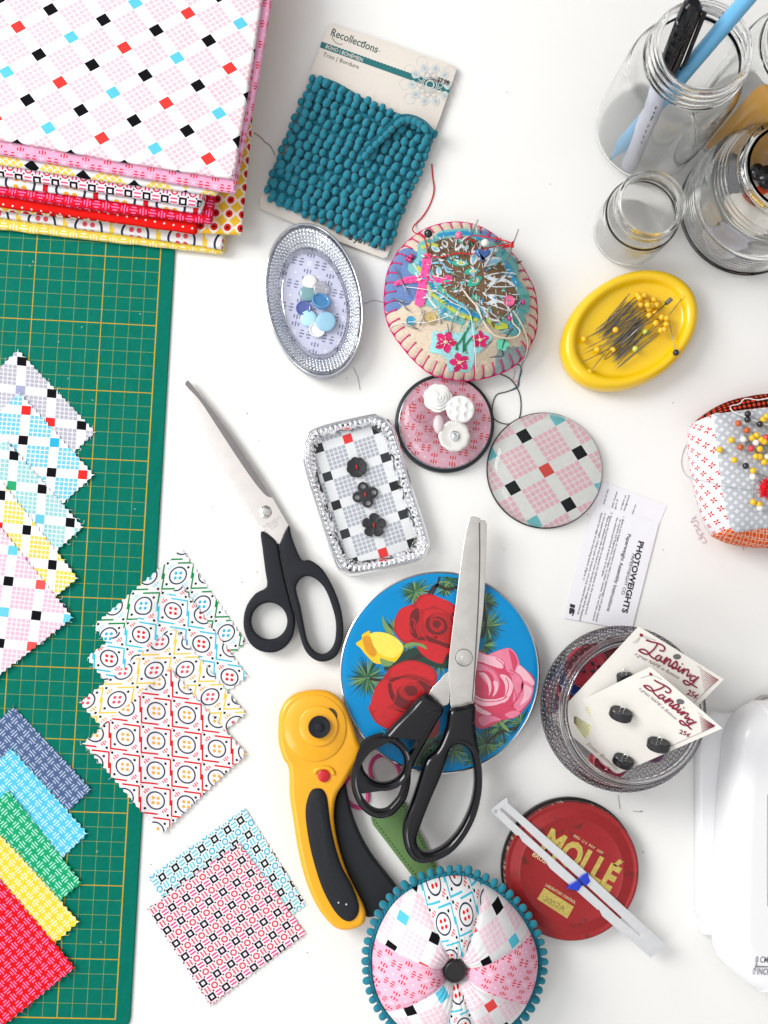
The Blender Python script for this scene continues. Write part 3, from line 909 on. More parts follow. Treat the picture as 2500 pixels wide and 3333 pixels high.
def pin(p0, p1, col, hr, label, group, r=.028, nm='pin'):
    """p0 point of the pin, p1 its head"""
    L = (Vector(p1) - Vector(p0)).length
    t = bpy.data.objects.new(nm, None); COL.objects.link(t); t.empty_display_size = .01
    align(t, p0, p1); setp(t, label, 'pin', group)
    key = ('s', round(r, 4))
    if key not in PINC:
        V, Fc = tube([(0, 0, 0), (0, 0, .12), (0, 0, .5), (0, 0, 1)], [.3 * r, r, r, r], 8)
        o = child_mesh('shaft', t, V, Fc, M_pin); PINC[key] = o.data
    else:
        o = bpy.data.objects.new('shaft', PINC[key]); COL.objects.link(o); o.parent = t
    o.scale = (1, 1, L)
    key = ('h', col)
    if key not in PINC:
        V, Fc = ball((0, 0, 0), 1, 20, 12)
        o = child_mesh('head', t, V, Fc, headmat(col)); PINC[key] = o.data
    else:
        o = bpy.data.objects.new('head', PINC[key]); COL.objects.link(o); o.parent = t
    o.location = (0, 0, L * U); o.scale = (hr, hr, hr)
    return t
def needle(p0, p1, label, group, r=.04, nm='needle', ring=True):
    """sewing needle from its point p0 to the eye p1"""
    L = (Vector(p1) - Vector(p0)).length
    key = ('n', round(r, 3), round(L, 0))
    if key not in PINC:
        Lk = 1.0
        mb = MB()
        V, Fc = tube([(0, 0, 0), (0, 0, .2), (0, 0, .6), (0, 0, .9)], [.25 * r, r * .9, r, r * 1.05], 8); mb.add(V, Fc)
        e = .035
        k = [(r * .75 * math.sin(2 * math.pi * i / 14), 0, .9 + e + e * -math.cos(2 * math.pi * i / 14) * 1.0) for i in range(14)]
        V, Fc = tube([(x * 1.1, y, .9 + .0 + (z - .9) * 1.3) for x, y, z in k], r * .42, 6, True); mb.add(V, Fc)
        me = bpy.data.meshes.new(nm); me.from_pydata([(v[0] * U, v[1] * U, v[2] * U) for v in mb.V], [], mb.F)
        me.polygons.foreach_set('use_smooth', [True] * len(me.polygons)); me.materials.append(M_pin)
        PINC[key] = me
    o = bpy.data.objects.new(nm, PINC[key]); COL.objects.link(o)
    align(o, p0, p1); o.scale = (1, 1, L); setp(o, label, 'needle', group)
    return o
def thread(name, pts, r, mat, label, closed=False, sub=8, cat='thread'):
    V, Fc = tube(spl(pts, sub, closed), r, 6, closed)
    o = mesh(name, V, Fc, mat); return setp(o, label, cat)

# ---------------------------------------------------------------- oval crystal paperweight
M_cry = crystal('cut_glass', (.97, .975, .985))
oz = .35
t = thing('oval_paperweight', 'oval cut glass paperweight over lavender printed cloth below the trim card', 'paperweight', cen(ell('I', 683, 1085, 990, 590, 79.5, .1)))
base = ell('I', 683, 1087, 985, 600, 78.5, 0.0, 180)
C0 = cen(base)
O, I, J = lat('I', (620, 560), (290, 66), (-66, 290), .1)
mpr = pmat('lavender_burst_cloth', O, I, J, P_burst(c(206, 208, 232), c(128, 134, 162), c(236, 238, 250)), bmp=.1, coat=1)
V, Fc = loft([scl(base, .93, .03), scl(base, .95, .06), scl(base, .90, .10), scl(base, .76, .44)])
mesh('printed_backing', V, Fc, mpr, t, 30)
def oloop(s, z, rip=0, nr_=0, ph=0.0):
    l = scl(base, s, z, C0); n = len(l)
    if rip:
        for i, p in enumerate(l):
            k = 1 + rip * math.cos(2 * math.pi * i * nr_ / n + ph)
            p.x = C0.x + (p.x - C0.x) * k; p.y = C0.y + (p.y - C0.y) * k
    return l
# a tray of glass: flat floor, beaded steps up to a thick rim
ribs = [oloop(s_, z, .010, 64, math.pi * (k % 2)) for k, (s_, z) in enumerate(((.93, 1.5), (.90, 1.33), (.87, 1.24), (.84, 1.08), (.81, .95), (.78, .80), (.75, .67), (.735, .58)))]
V, Fc = loft(ribs, False, False); mesh('cut_facets', V, Fc, plain('silvery_glass', (.78, .81, .86), .12, .75), t, 25)
loops = [oloop(.93, .12), oloop(.97, .16), oloop(1.0, .45), oloop(1.005, .9), oloop(1.0, 1.35), oloop(.985, 1.55), oloop(.955, 1.62), oloop(.93, 1.56)]
for k, (s_, z) in enumerate(((.91, 1.36), (.885, 1.30), (.855, 1.12), (.83, 1.06), (.80, .88), (.775, .82), (.75, .66))):
    loops.append(oloop(s_, z + (.05 if k % 2 else 0), .012, 60, math.pi * (k % 2)))
loops += [oloop(.72, .58), oloop(.70, .60), oloop(.67, .50, .006, 60), oloop(.66, .46), oloop(.8, .25), oloop(.93, .12)]
V, Fc = loft(loops, False, False)
mesh('glass_tray', V, Fc, M_cry, t, 28)
# metal band added in place of the chrome-like reflection on the glass rim
mb = MB()
V, Fc = tube(scl(base, .985, 1.52, C0), .10, 10, True); mb.add(V, Fc)
mb.make('rim_reflection', plain('rim_reflection_metal', (.62, .64, .68), .08, 1), t)
def beads(loop, k, r, z, mat, nm, par, sc=(1, 1, 1), m2=None):
    mb = MB(); n = len(loop)
    L = [0]
    for i in range(n): L.append(L[-1] + (loop[(i + 1) % n] - loop[i]).length)
    tot = L[-1]; i = 0
    for q in range(k):
        s_ = tot * q / k
        while L[i + 1] < s_: i += 1
        f = (s_ - L[i]) / (L[i + 1] - L[i]); a, b_ = loop[i], loop[(i + 1) % n]; p = a + (b_ - a) * f
        an = math.atan2((b_ - a).y, (b_ - a).x)
        V, Fc = ball((0, 0, 0), r, 8, 6, sc)
        ca, sa = math.cos(an), math.sin(an)
        V = [Vector((p.x + v.x * ca - v.y * sa, p.y + v.x * sa + v.y * ca, z + v.z)) for v in V]
        mb.add(V, Fc)
    return mb.make(nm, mat, par)
M_spark = plain('facet_glint', (.92, .94, .98), .06, .92)
for s_, z, k, r in ((.915, 1.42, 104, .12), (.872, 1.30, 100, .10), (.835, 1.12, 98, .09), (.80, .94, 96, .085), (.762, .76, 92, .08), (.665, .54, 110, .045)):
    beads(scl(base, s_, z, C0), k, r, z, M_spark, 'beaded_ring', t, (.62, 1.35, .8) if s_ > .65 else (1, 1, 1))
gb = 'small buttons in the oval glass paperweight'
def tm(name, col, rough=.15, tr=.6):
    m, nt, bs = newmat(name); bs.inputs['Base Color'].default_value = (*col, 1); bs.inputs['Roughness'].default_value = rough
    bs.inputs['Transmission Weight'].default_value = tr; bs.inputs['Coat Weight'].default_value = .5
    return m
zb = .5
button('button', B('I', 628, 785, zb), .56, .18, plain('pearl_white', (.78, .78, .75), .25, 0, .4), 'round pearl white button at the top of the oval glass tray', style='cab', group=gb)
button('button', B('I', 770, 875, zb + .15), .60, .22, tm('clear_button', (.80, .80, .84), .1, .75), 'clear glassy button beside the pearl white one', style='cab', group=gb, tilt=(.1, .1))
button('button', B('I', 600, 930, zb), .62, .16, tm('teal_button', (.25, .46, .50), .2, .3), 'dull teal button under the clear button', style='cab', group=gb)
b = button('button', B('I', 765, 1045, zb + .25), .70, .3, plain('blue_button', (.07, .25, .52), .15, 0, .7), 'shiny blue two hole button in the middle of the oval tray', style='flat', group=gb, tilt=(-.35, .25))
button('button', B('I', 545, 1125, zb), .56, .25, tm('indigo_button', (.14, .20, .58), .1, .5), 'faceted indigo button on the left side of the oval tray', style='flat', group=gb)
button('button', B('I', 612, 1252, zb + .1), .62, .18, plain('aqua_pearl', (.42, .70, .82), .2, 0, .5), 'pale aqua pearly button with a bright streak', style='cab', group=gb)
button('button', B('I', 720, 1400, zb), .60, .25, plain('white_button', (.80, .80, .80), .3, 0, .3), 'plain white button lowest in the oval tray', style='flat', group=gb)
button('button', B('I', 832, 1290, zb + .3), .74, .12, plain('frosted_blue', (.26, .47, .62), .45), 'frosted grey blue disc button on the right of the oval tray', style='cab', group=gb, tilt=(.05, -.1))

# ---------------------------------------------------------------- rectangular crystal dish
t = thing('rectangular_paperweight', 'rectangular cut glass paperweight over grey checked cloth with rounded corners', 'paperweight', B('J', 360, 650, 0))
rc = Bs('J', [(48, 430), (60, 385), (110, 330), (370, 268), (430, 270), (480, 300), (515, 370), (595, 640), (668, 870), (660, 930), (600, 985), (330, 1045), (260, 1035), (210, 990), (120, 740), (52, 520)], .0)
base = []
sp_ = spl(rc, 14)
base = sp_; C0 = cen(base)
O, I, J = lat('J', (173, 563), (148, -48), (44, 138), .1)
O2, I2, J2 = lat('J', (455, 468), (-140, 48), (44, 138), .1)
mpr = pmat('grey_check_cloth', *lat('J', (218, 702), (142, -47), (43, 140), .1), P_check(c(232, 234, 236), c(178, 182, 192), c(232, 50, 50), c(40, 46, 50)), bmp=.1, coat=1)

L0 = [0]
for i in range(len(base)): L0.append(L0[-1] + (base[(i + 1) % len(base)] - base[i]).length)
AX = (B('J', 462, 990, 0) - B('J', 260, 300, 0)).normalized(); AY = Vector((-AX.y, AX.x, 0))
HX = max(abs((p - C0).dot(AX)) for p in base); HY = max(abs((p - C0).dot(AY)) for p in base)
def ins(d, z): return [Vector((C0.x, C0.y, z)) + AX * ((p - C0).dot(AX) * (1 - d / HX)) + AY * ((p - C0).dot(AY) * (1 - d / HY)) for p in base]
def rloop(d, z, rip=0, ph=0.0):
    l = ins(d, z)
    if rip:
        q = ins(d + 1, z)
        l = [p + (q[i] - p) * (rip * math.cos(2 * math.pi * L0[i] / .42 + ph)) for i, p in enumerate(l)]
    return l
V, Fc = loft([ins(.25, .03), ins(.22, .06), ins(.3, .10), ins(.8, .44)])
mesh('printed_backing', V, Fc, mpr, t, 30)
loops = [rloop(.2, .12), rloop(.03, .16), rloop(0, .5), rloop(.0, 1.0), rloop(.05, 1.25), rloop(.2, 1.34), rloop(.34, 1.28), rloop(.42, 1.16, .05), rloop(.55, 1.08, .07, 2), rloop(.72, .75, .07, 0), rloop(.85, .62, .05, 2),
         rloop(.98, .50), rloop(.90, .47), rloop(.5, .14), rloop(.2, .12)]
V, Fc = loft(loops, False, False)
mesh('glass_tray', V, Fc, M_cry, t, 28)
beads(ins(.52, 1.1), 84, .15, 1.12, M_spark, 'faceted_edge', t, (.75, 1.5, .8))
V, Fc = tube(ins(.2, 1.3), .06, 8, True); mesh('rim_reflection', V, Fc, plain('rim_reflection_metal', (.62, .64, .68), .08, 1), t)  # metal tube stands in for the reflection along the clear rim
M_dark = plain('slate_button', (.018, .018, .021), .5)
M_redth = plain('red_thread', c(225, 40, 40), .8)
def flower_button(cr_, x, y, r, petals, label, kind):
    p = B(cr_, x, y, .5); t = thing('button', label, 'button', p, 'dark flower buttons on the rectangular paperweight')
    n = petals * 12; loops = []
    hl = []
    for s_, z in ((.9, 0), (1.0, .06), (1.0, .2), (.9, .27)):
        l = []
        for i in range(n):
            a = 2 * math.pi * i / n; k = math.cos(petals * a)
            if kind == 'round': rr = r * (.88 + .12 * math.sqrt(abs(math.cos(petals * a / 2))) * 1.0)
            elif kind == 'notch': rr = r * (.60 + .42 * abs(math.cos(petals * a / 2)) ** .45)
            else: rr = r * (.5 + .5 * abs(math.cos(petals * a / 2)) ** .7)
            l.append(Vector((p.x + rr * s_ * math.cos(a + .3), p.y + rr * s_ * math.sin(a + .3), p.z + z)))
        loops.append(l)
    if kind == 'holes':
        ol = loops[1]; holes = []
        for q in range(4):
            a = .3 + q * math.pi / 2; cc = p + Vector((math.cos(a), math.sin(a), 0)) * r * .66
            holes.append(circ(cc, r * .19, 18))
        plate('disc', [ol] + holes, p.z, p.z + .26, M_dark, t, .06)
    else:
        loops += [[Vector((p.x + (v.x - p.x) * .35, p.y + (v.y - p.y) * .35, p.z + .18)) for v in loops[-1]]]
        V, Fc = loft(loops); mesh('disc', V, Fc, M_dark, t, 40)
    V, Fc = tube([p + Vector((-.04, .14, .25)), p + Vector((0, .05, .31)), p + Vector((0, -.05, .31)), p + Vector((.04, -.14, .25))], .05, 6)
    mesh('red_stitch', V, Fc, M_redth, t)
flower_button('J', 318, 515, .76, 8, 'dark daisy button with red stitch, top one on the rectangular paperweight', 'round')
flower_button('J', 360, 650, .96, 4, 'dark button with four ring petals between the two flower buttons', 'holes')
flower_button('J', 402, 800, .88, 5, 'dark notched flower button, lowest on the rectangular paperweight', 'notch')

# ---------------------------------------------------------------- round domes
M_dome = crystal('clear_glass', (.98, .985, .985))
t = thing('round_paperweight', 'round glass paperweight with black ring over pink cloth and white buttons', 'paperweight', B('J', 748, 300, 0))
cB0 = B('J', 750, 300, .25); R1 = 3.68
V, Fc = lathe(cB0.x, cB0.y, [(R1 - .3, 0), (R1 - .02, .05), (R1, .25), (R1 - .02, .45), (R1 - .2, .5), (R1 - .3, .45)], 96)
mesh('black_ring', V, Fc, plain('black_rubber', (.012, .015, .02), .3), t, 40)
V, Fc = tube(circ(Vector((cB0.x, cB0.y, .52)), R1 - .32, 96), .07, 8, True)
mesh('silver_ring', V, Fc, plain('grey_metal', (.32, .36, .38), .25, 1), t)
mpr = pmat('pink_burst_print', *lat('J', (905, 270), (88, 12), (-12, 88), .5), P_burst(c(248, 196, 214), c(232, 70, 60), c(255, 235, 240)), bmp=.1)
V, Fc = lathe(cB0.x, cB0.y, [(R1 - .36, .4), (R1 - .36, .56)], 64); mesh('printed_backing', V, Fc, mpr, t, 30)
prof = [(R1 - .34, .53), (R1 - .32, .75), (R1 - .35, .9)]
for k in range(1, 15):
    a = math.pi / 2 * k / 15; prof.append(((R1 - .36) * math.cos(a), .95 + .8 * math.sin(a)))
prof += [(.02, 1.77)]
V, Fc = lathe(cB0.x, cB0.y, prof, 96); mesh('glass_dome', V, Fc, crystal('dome_glass', (.985, .985, .985), 0, 1.3), t, True)
gw = 'pale buttons on the pink round paperweight'
M_wb = plain('glazed_white', (.76, .76, .74), .22, 0, .3, mot=.02)
zt = 1.76
def rose_button(p, r, label):
    mb = MB(); n = 60
    for k, (s0, z0) in enumerate(((1.0, 0), (.8, .14), (.6, .26), (.4, .34), (.22, .4))):
        loops = []
        for s_, z in ((.9, 0), (1, .07), (.97, .16), (.85, .17), (.3, .12)):
            l = []
            for i in range(n):
                a = 2 * math.pi * i / n
                w = 1 + (.07 * abs(math.sin(a * (3.5 - k * .4) + k * 1.3)) if k < 4 else 0)
                l.append(Vector((r * s0 * s_ * w * math.cos(a), r * s0 * s_ * w * math.sin(a), z0 + z + .03 * math.sin(a * 3 + k))))
            loops.append(l)
        V, Fc = loft(loops); mb.add(V, Fc)
    o = bpy.data.objects.new('button', None)
    me = bpy.data.meshes.new('button'); me.from_pydata([tuple(Vector(v) * U) for v in mb.V], [], mb.F); me.materials.append(M_wb)
    me.polygons.foreach_set('use_smooth', [True] * len(me.polygons)); me.set_sharp_from_angle(angle=math.radians(45))
    bpy.data.objects.remove(o)
    o = bpy.data.objects.new('button', me); COL.objects.link(o); o.location = p * U; o.rotation_euler = (0, 0, .6)
    return setp(o, label, 'button', gw)
rose_button(B('J', 716, 176, zt - .1), 1.0, 'white rose shaped button, topmost on the pink paperweight')
# white button with pressed dots
p = B('J', 826, 232, zt); t2 = thing('button', 'white button with round dents on the right of the pink paperweight', 'button', p, gw)
mb = MB(); zf_d = lambda x, y: 0
rr = 1.03; n = 60; loops = []
dents = [(0.0, 0.0, .33)] + [(.64 * math.cos(a), .64 * math.sin(a), .27) for a in [q * 2 * math.pi / 6 + .4 for q in range(6)]]
nn_ = 26; V = []; Fc = []
for j in range(nn_):
    s_ = 1 - j / nn_
    for i in range(72):
        a = 2 * math.pi * i / 72; x, y = rr * s_ * math.cos(a), rr * s_ * math.sin(a)
        z = .16 + .18 * math.sqrt(max(0, 1 - s_ * s_))
        for dx, dy, dr in dents:
            d = math.hypot(x - dx, y - dy) / dr
            if d < 1: z -= .10 * (1 - d * d)
        V.append(p + Vector((x, y, z)))
V = [p + Vector((rr * math.cos(2 * math.pi * i / 72) * .92, rr * math.sin(2 * math.pi * i / 72) * .92, 0)) for i in range(72)] + V
loops = [V[k * 72:(k + 1) * 72] for k in range(nn_ + 1)]
V, Fc = loft(loops); mesh('disc', V, Fc, M_wb, t2, True)
# daisy button with metal centre
p = B('J', 796, 362, zt + .15); t2 = thing('button', 'ribbed white flower button with a silver centre', 'button', p, gw)
loops = []; n = 160
for s_, z in ((.9, -.02), (1, .1), (.98, .2), (.75, .16), (.5, .1), (.3, .12), (.05, .12)):
    loops.append([p + Vector((1.1 * s_ * (1 + .05 * abs(math.cos(5 * a)) + .015 * math.cos(40 * a)) * math.cos(a), 1.1 * s_ * (1 + .05 * abs(math.cos(5 * a)) + .015 * math.cos(40 * a)) * math.sin(a), z + .025 * math.cos(40 * a) * s_)) for a in [2 * math.pi * i / n for i in range(n)]])
V, Fc = loft(loops); mesh('petal_disc', V, Fc, plain('warm_white', (.66, .65, .61), .3, 0, .3), t2, True)
V, Fc = lathe(p.x, p.y, [(.38, p.z + .1), (.38, p.z + .2), (.3, p.z + .26), (.27, p.z + .2), (.2, p.z + .2), (.17, p.z + .33), (.1, p.z + .38), (.02, p.z + .39)], 24)
mesh('silver_centre', V, Fc, M_chrome, t2, 40)
M_clr = crystal('clear_plastic', (.93, .86, .88), .15, 1.3)
o = button('button', B('J', 640, 235, zt - .3), .95, .3, M_clr, 'clear pink bumpy button on the left of the pink paperweight', group=gw, style='cab')
o = button('button', B('J', 720, 305, zt), .55, .5, plain('milky_pink', (.62, .52, .54), .25, 0, .4), 'milky oval button between the white flower and the clear ones', group=gw, style='cab'); o.scale = (.75, 1.25, 1)
o = button('button', B('J', 655, 345, zt - .2), .72, .3, M_clr, 'clear fluted button lowest left on the pink paperweight', group=gw, style='cup')

# check dome
t = thing('round_paperweight', 'round glass paperweight magnifying pink checked cloth', 'paperweight', B('J', 1248, 530, 0))
cB0 = B('J', 1243, 528, .3); R1 = 4.32
V, Fc = lathe(cB0.x, cB0.y, [(R1 - .1, 0), (R1, .04), (R1, .16), (R1 - .1, .2)], 96); mesh('dark_base', V, Fc, plain('black_felt', (.02, .02, .02), .8), t, 40)
mpr = pmat('check_print', *lat('J', (1250, 528), (105, 125), (103, -138), .6), P_check(c(226, 228, 224), c(232, 178, 190), c(122, 205, 212), c(226, 84, 76), c(22, 26, 28)), bmp=.4)
O_, I_, J_ = lat('J', (1250, 528), (-107, -165), (160, -85), .6)
mpr = pmat('check_print', O_ , I_, J_, lambda x, y: P_check(c(240, 242, 238), c(246, 196, 208), c(122, 205, 212), c(226, 84, 76), c(22, 26, 28))(x, y + 1), bmp=.4)
V, Fc = lathe(cB0.x, cB0.y, [(R1 - .085, .2), (R1 - .085, .30)], 96)
mesh('printed_backing', V, Fc, mpr, t, 30)
prof = [(R1 - .06, .25), (R1 - .1, .45), (R1 - .25, .75)]
for k in range(1, 12):
    a = math.pi / 2 * k / 12; prof.append(((R1 - .33) * math.cos(a), .85 + .75 * math.sin(a)))
prof += [(.02, 1.60)]
V, Fc = lathe(cB0.x, cB0.y, prof, 96); mesh('glass_dome', V, Fc, crystal('dome_glass', (.985, .99, .985), 0, 1.3), t, True)

# ---------------------------------------------------------------- instruction cards
def card(pts, z, label, lines, tilt=0):
    t = thing('instruction_card', label, 'paper card', B('K', *pts[0], 0))
    ol = Bs('K', pts, z)
    V, Fc = sheet(ol, lambda x, y: z + .01 * nz(x, y, .4), .02, .8)
    mesh('paper', V, Fc, plain('white_paper', c(246, 244, 250), .75, mot=.01), t, False)
    mb = MB()
    for s, a, b_, h, bold in lines: text_into(mb, s, B('K', *a, z), B('K', *b_, z), h, z, 0, bold, 0, .02)
    mb.make('lettering', M_ink, t, False)
    return t
card([(620, 240), (730, 265), (1490, 555), (1390, 790), (1220, 1250), (560, 1010), (540, 560)], .05, 'white instruction card mostly hidden under the other card and the paperweight', [
    ('area on the', (712, 540), (768, 355), .13, .01), ('pad. Center', (815, 580), (880, 380), .13, .01), ('gure 3)', (852, 600), (885, 480), .12, .01),
    ('or fabric to', (925, 610), (985, 430), .13, .01), ('background', (965, 620), (1030, 432), .13, .01), ('visit our', (1068, 665), (1112, 540), .13, .01)])
t = card([(620, 540), (1395, 765), (1052, 2105), (205, 1950), (425, 1100), (540, 720)], .11, 'white folded instruction card with a bold black heading beside the button jar', [
    ('PHOTOWEIGHTS', (1140, 992), (930, 1880), .42, .035), ('PAPERWEIGHT CO.', (1062, 1148), (920, 1665), .24, .005), ('Paperweight Assembly Instructions', (1005, 905), (742, 1860), .27, .012),
    ('1. Before you begin, it\'s important to clean your paperweight with glass cleaner', (945, 690), (600, 1998), .15, .005), ('to remove any fingerprints, smudges, or other residue. This will also ensure', (905, 725), (565, 1978), .15, .005),
    ('the adhesive pad bonds properly to the glass.', (865, 700), (675, 1440), .15, .005), ('2. Remove the protective film to expose the adhesive on the mounting board.', (795, 640), (468, 1910), .15, .005),
    ('Place the adhesive side of the board onto the back of the image being displayed', (755, 680), (400, 1980), .15, .005), ('in the paperweight. Using a pair of scissors, trim any material that extends', (715, 650), (375, 1905), .15, .005),
    ('beyond the edge of the mounting board. (Figure 1)', (672, 645), (445, 1475), .15, .005)])
mb = MB(); zc = .13
mb.add(Bs('K', [(290, 1772), (352, 1790), (345, 1830), (285, 1812)], zc), [(3, 2, 1, 0)])
V, Fc = sheet(spl(Bs('K', [(285, 1825), (335, 1835), (345, 1870), (322, 1925), (312, 1922), (318, 1880), (300, 1900), (278, 1895), (280, 1850)], zc), 3), lambda x, y: zc, 0, 0); mb.add(V, Fc)
mb.make('pointing_hand_print', M_ink, t, False)
# ---------------------------------------------------------------- tinned fabrics end; scissors on the table
def shears_a():
    t = thing('scissors', 'long dressmaking shears with matt black handles lying closed on the table', 'scissors', B('M', 700, 1200, 0))
    M_bl = plain('polished_blade', (.97, .91, .87), .2, 1, mot=.03, ms=1.2)
    M_bl2 = plain('ground_edge', (.30, .28, .28), .22, 1, mot=.05, ms=2)
    # lower blade
    plate('blade', [Bs('M', [(66, 60), (90, 140), (240, 520), (380, 770), (500, 980), (600, 1150), (626, 1192), (760, 1286), (700, 1080), (400, 460), (100, 60)], .35)], .3, .42, M_bl, t, .02)
    ol = spl(Bs('M', [(64, 44), (64, 95), (110, 190), (235, 470), (375, 740), (505, 965), (600, 1140), (700, 1222), (770, 1288), (800, 1215), (838, 1140), (715, 932), (560, 690), (330, 355), (130, 105), (74, 38)], .6), 1)
    plate('blade', [ol], .45, .62, M_bl, t, .03)
    st = spl(Bs('M', [(64, 48), (60, 85), (160, 190), (300, 400), (430, 600), (560, 790), (640, 890), (675, 922)], .6), 4, False) + spl(Bs('M', [(712, 932), (560, 694), (330, 359), (130, 108), (74, 42)], .6), 4, False)
    V, Fc = sheet(st, lambda x, y: .635, .02, 0); mesh('ground_edge', V, Fc, M_bl2, t, False)
    p = B('M', 660, 1040, .65)
    V, Fc = lathe(p.x, p.y, [(.5, .55), (.48, .68), (.36, .76), (.2, .8), (.02, .81)], 36); s = mesh('screw', V, Fc, M_steel, t, 40)
    e = (B('M', 682, 1085, .8) - B('M', 628, 1000, .8)).normalized(); nn = Vector((-e.y, e.x, 0)) * .045
    q = [p + e * .42 + nn, p - e * .42 + nn, p - e * .42 - nn, p + e * .42 - nn]
    V, Fc = sheet([Vector((v.x, v.y, 0)) for v in reversed(q)], lambda x, y: .83 - .25 * math.hypot(x - p.x, y - p.y) ** 2 * 1.3, .03, 0); mesh('slot', V, Fc, plain('slot_dark', (.05, .04, .03), .6), s, False)
    mb = MB()
    for txt, a, b_ in (('41702-230 (9")', (648, 1160), (782, 1082)), ('NO STAIN', (688, 1160), (758, 1118)), ('KOREA', (712, 1172), (765, 1140))):
        text_into(mb, txt, B('M', *a, .62), B('M', *b_, .62), .15, .62, 0, 0)
    mb.make('stamped_lettering', plain('etched_grey', (.35, .33, .31), .5), t, False)
    H1 = [(628, 1188), (700, 1225), (755, 1288), (775, 1400), (810, 1560), (850, 1720), (880, 1830), (884, 1900), (865, 1990), (810, 2065), (725, 2105), (620, 2092), (545, 2035), (502, 1940), (497, 1840), (525, 1740), (590, 1655), (672, 1605), (660, 1480), (640, 1320)]
    h1 = ell('M', 690, 1866, 137, 139, 0, .8, 48)
    plate('handle', [spl(Bs('M', H1, .8), 3), h1], .08, 1.0, M_blackm, t, .16)
    H2 = [(838, 1142), (862, 1230), (932, 1397), (1000, 1405), (1090, 1470), (1165, 1590), (1225, 1740), (1252, 1890), (1245, 2020), (1200, 2130), (1120, 2172), (1040, 2162), (970, 2100), (930, 2000), (898, 1860), (860, 1700), (815, 1520), (785, 1370), (772, 1290)]
    h2 = [(895, 1600), (930, 1545), (985, 1525), (1055, 1555), (1115, 1625), (1162, 1740), (1195, 1870), (1190, 2010), (1150, 2090), (1090, 2117), (1030, 2090), (985, 2025), (960, 1930), (930, 1770), (900, 1660)]
    plate('handle', [spl(Bs('M', H2, .9), 3), spl(Bs('M', h2, .9), 4)], .18, 1.15, M_blackm, t, .16)
shears_a()

# ---------------------------------------------------------------- blue tin with roses
tz = 1.3
t = thing('round_tin', 'round blue tin printed with red, pink and yellow roses', 'tin', B('N', 820, 1270, 0))
rim = ell('N', 822, 1273, 778, 788, 0, tz, 128); CT = cen(rim)
M_tinr = plain('tin_metal', (.62, .60, .58), .22, 1)
M_blue = plain('blue_enamel', c(0, 142, 206), .3, 0, .12, mot=.03, ms=.4, spec=.2)
V, Fc = loft([scl(rim, .985, .02), scl(rim, 1.0, .06), scl(rim, 1.0, 1.15), scl(rim, 1.006, 1.2), scl(rim, 1.006, 1.3), scl(rim, .995, 1.33), scl(rim, .985, 1.26)], True, False)
mesh('tin_side', V, Fc, M_tinr, t, 30)
V, Fc = loft([scl(rim, .985, 1.26), scl(rim, .975, 1.285), scl(rim, .93, 1.30), scl(rim, .5, 1.30)], False, True)
mesh('lid', V, Fc, M_blue, t, 40)
RP = MB()
RM = [plain('print_%s' % n, cl, .3, 0, .3, mot=.06, ms=2) for n, cl in (('red', c(182, 10, 20)), ('deep_red', c(112, 3, 12)), ('bright_red', c(208, 22, 32)), ('pink', c(240, 130, 160)), ('pale_pink', c(252, 190, 205)), ('rose', c(216, 62, 98)),
      ('yellow', c(252, 206, 20)), ('deep_yellow', c(226, 152, 8)), ('green', c(40, 104, 58)), ('dark_green', c(14, 56, 44)), ('pale_green', c(120, 156, 92)), ('twig', c(36, 30, 26)), ('light_yellow', c(255, 232, 90)))]
def ptp(x, y, k): return B('N', x, y, 1.312 + .0022 * k)
def blob(pts, k, m, sub=5):
    v = spl([ptp(x, y, k) for x, y in pts], sub)
    V, Fc = sheet(v, lambda x, y: 1.312 + .0022 * k, 0, 0); RP.add(V, Fc, m)
def petal(cx, cy, r, a0, a1, w, k, m, wob=0.0, seed=0):
    """crescent from angle a0 to a1 at radius r, thickness w"""
    n = 12; out = []; inn = []
    for i in range(n + 1):
        a = a0 + (a1 - a0) * i / n; f = math.sin(math.pi * i / n)
        rr = r * (1 + wob * math.sin(a * 3 + seed))
        out.append((cx + rr * math.cos(a), cy + rr * math.sin(a) * .95)); ri = rr - w * f
        inn.append((cx + ri * math.cos(a), cy + ri * math.sin(a) * .95))
    v = [ptp(x, y, k) for x, y in out + inn[::-1][1:-1]]
    V, Fc = sheet(v, lambda x, y: 1.312 + .0022 * k, 0, 0)
    RP.add(V, Fc, m)
def burst(x, y, r, n, k, seed, a0=0, a1=6.283, ms_=(8, 8, 9, 10)):
    rn = random.Random(seed)
    for i in range(n):
        a = a0 + (a1 - a0) * (i + rn.uniform(-.4, .4)) / n; L = r * rn.uniform(.7, 1.08); w = rn.uniform(3.2, 6.0)
        dx, dy = math.cos(a), math.sin(a); kk = k + (i % 9) * .5
        pts = [(x + dx * 6 - dy * w * .4, y + dy * 6 + dx * w * .4), (x + dx * L * .5 - dy * w, y + dy * L * .5 + dx * w), (x + dx * L, y + dy * L), (x + dx * L * .5 + dy * w, y + dy * L * .5 - dx * w), (x + dx * 6 + dy * w * .4, y + dy * 6 - dx * w * .4)]
        RP.add([ptp(px, py, kk) for px, py in pts], [(4, 3, 2, 1, 0)], rn.choice(ms_))
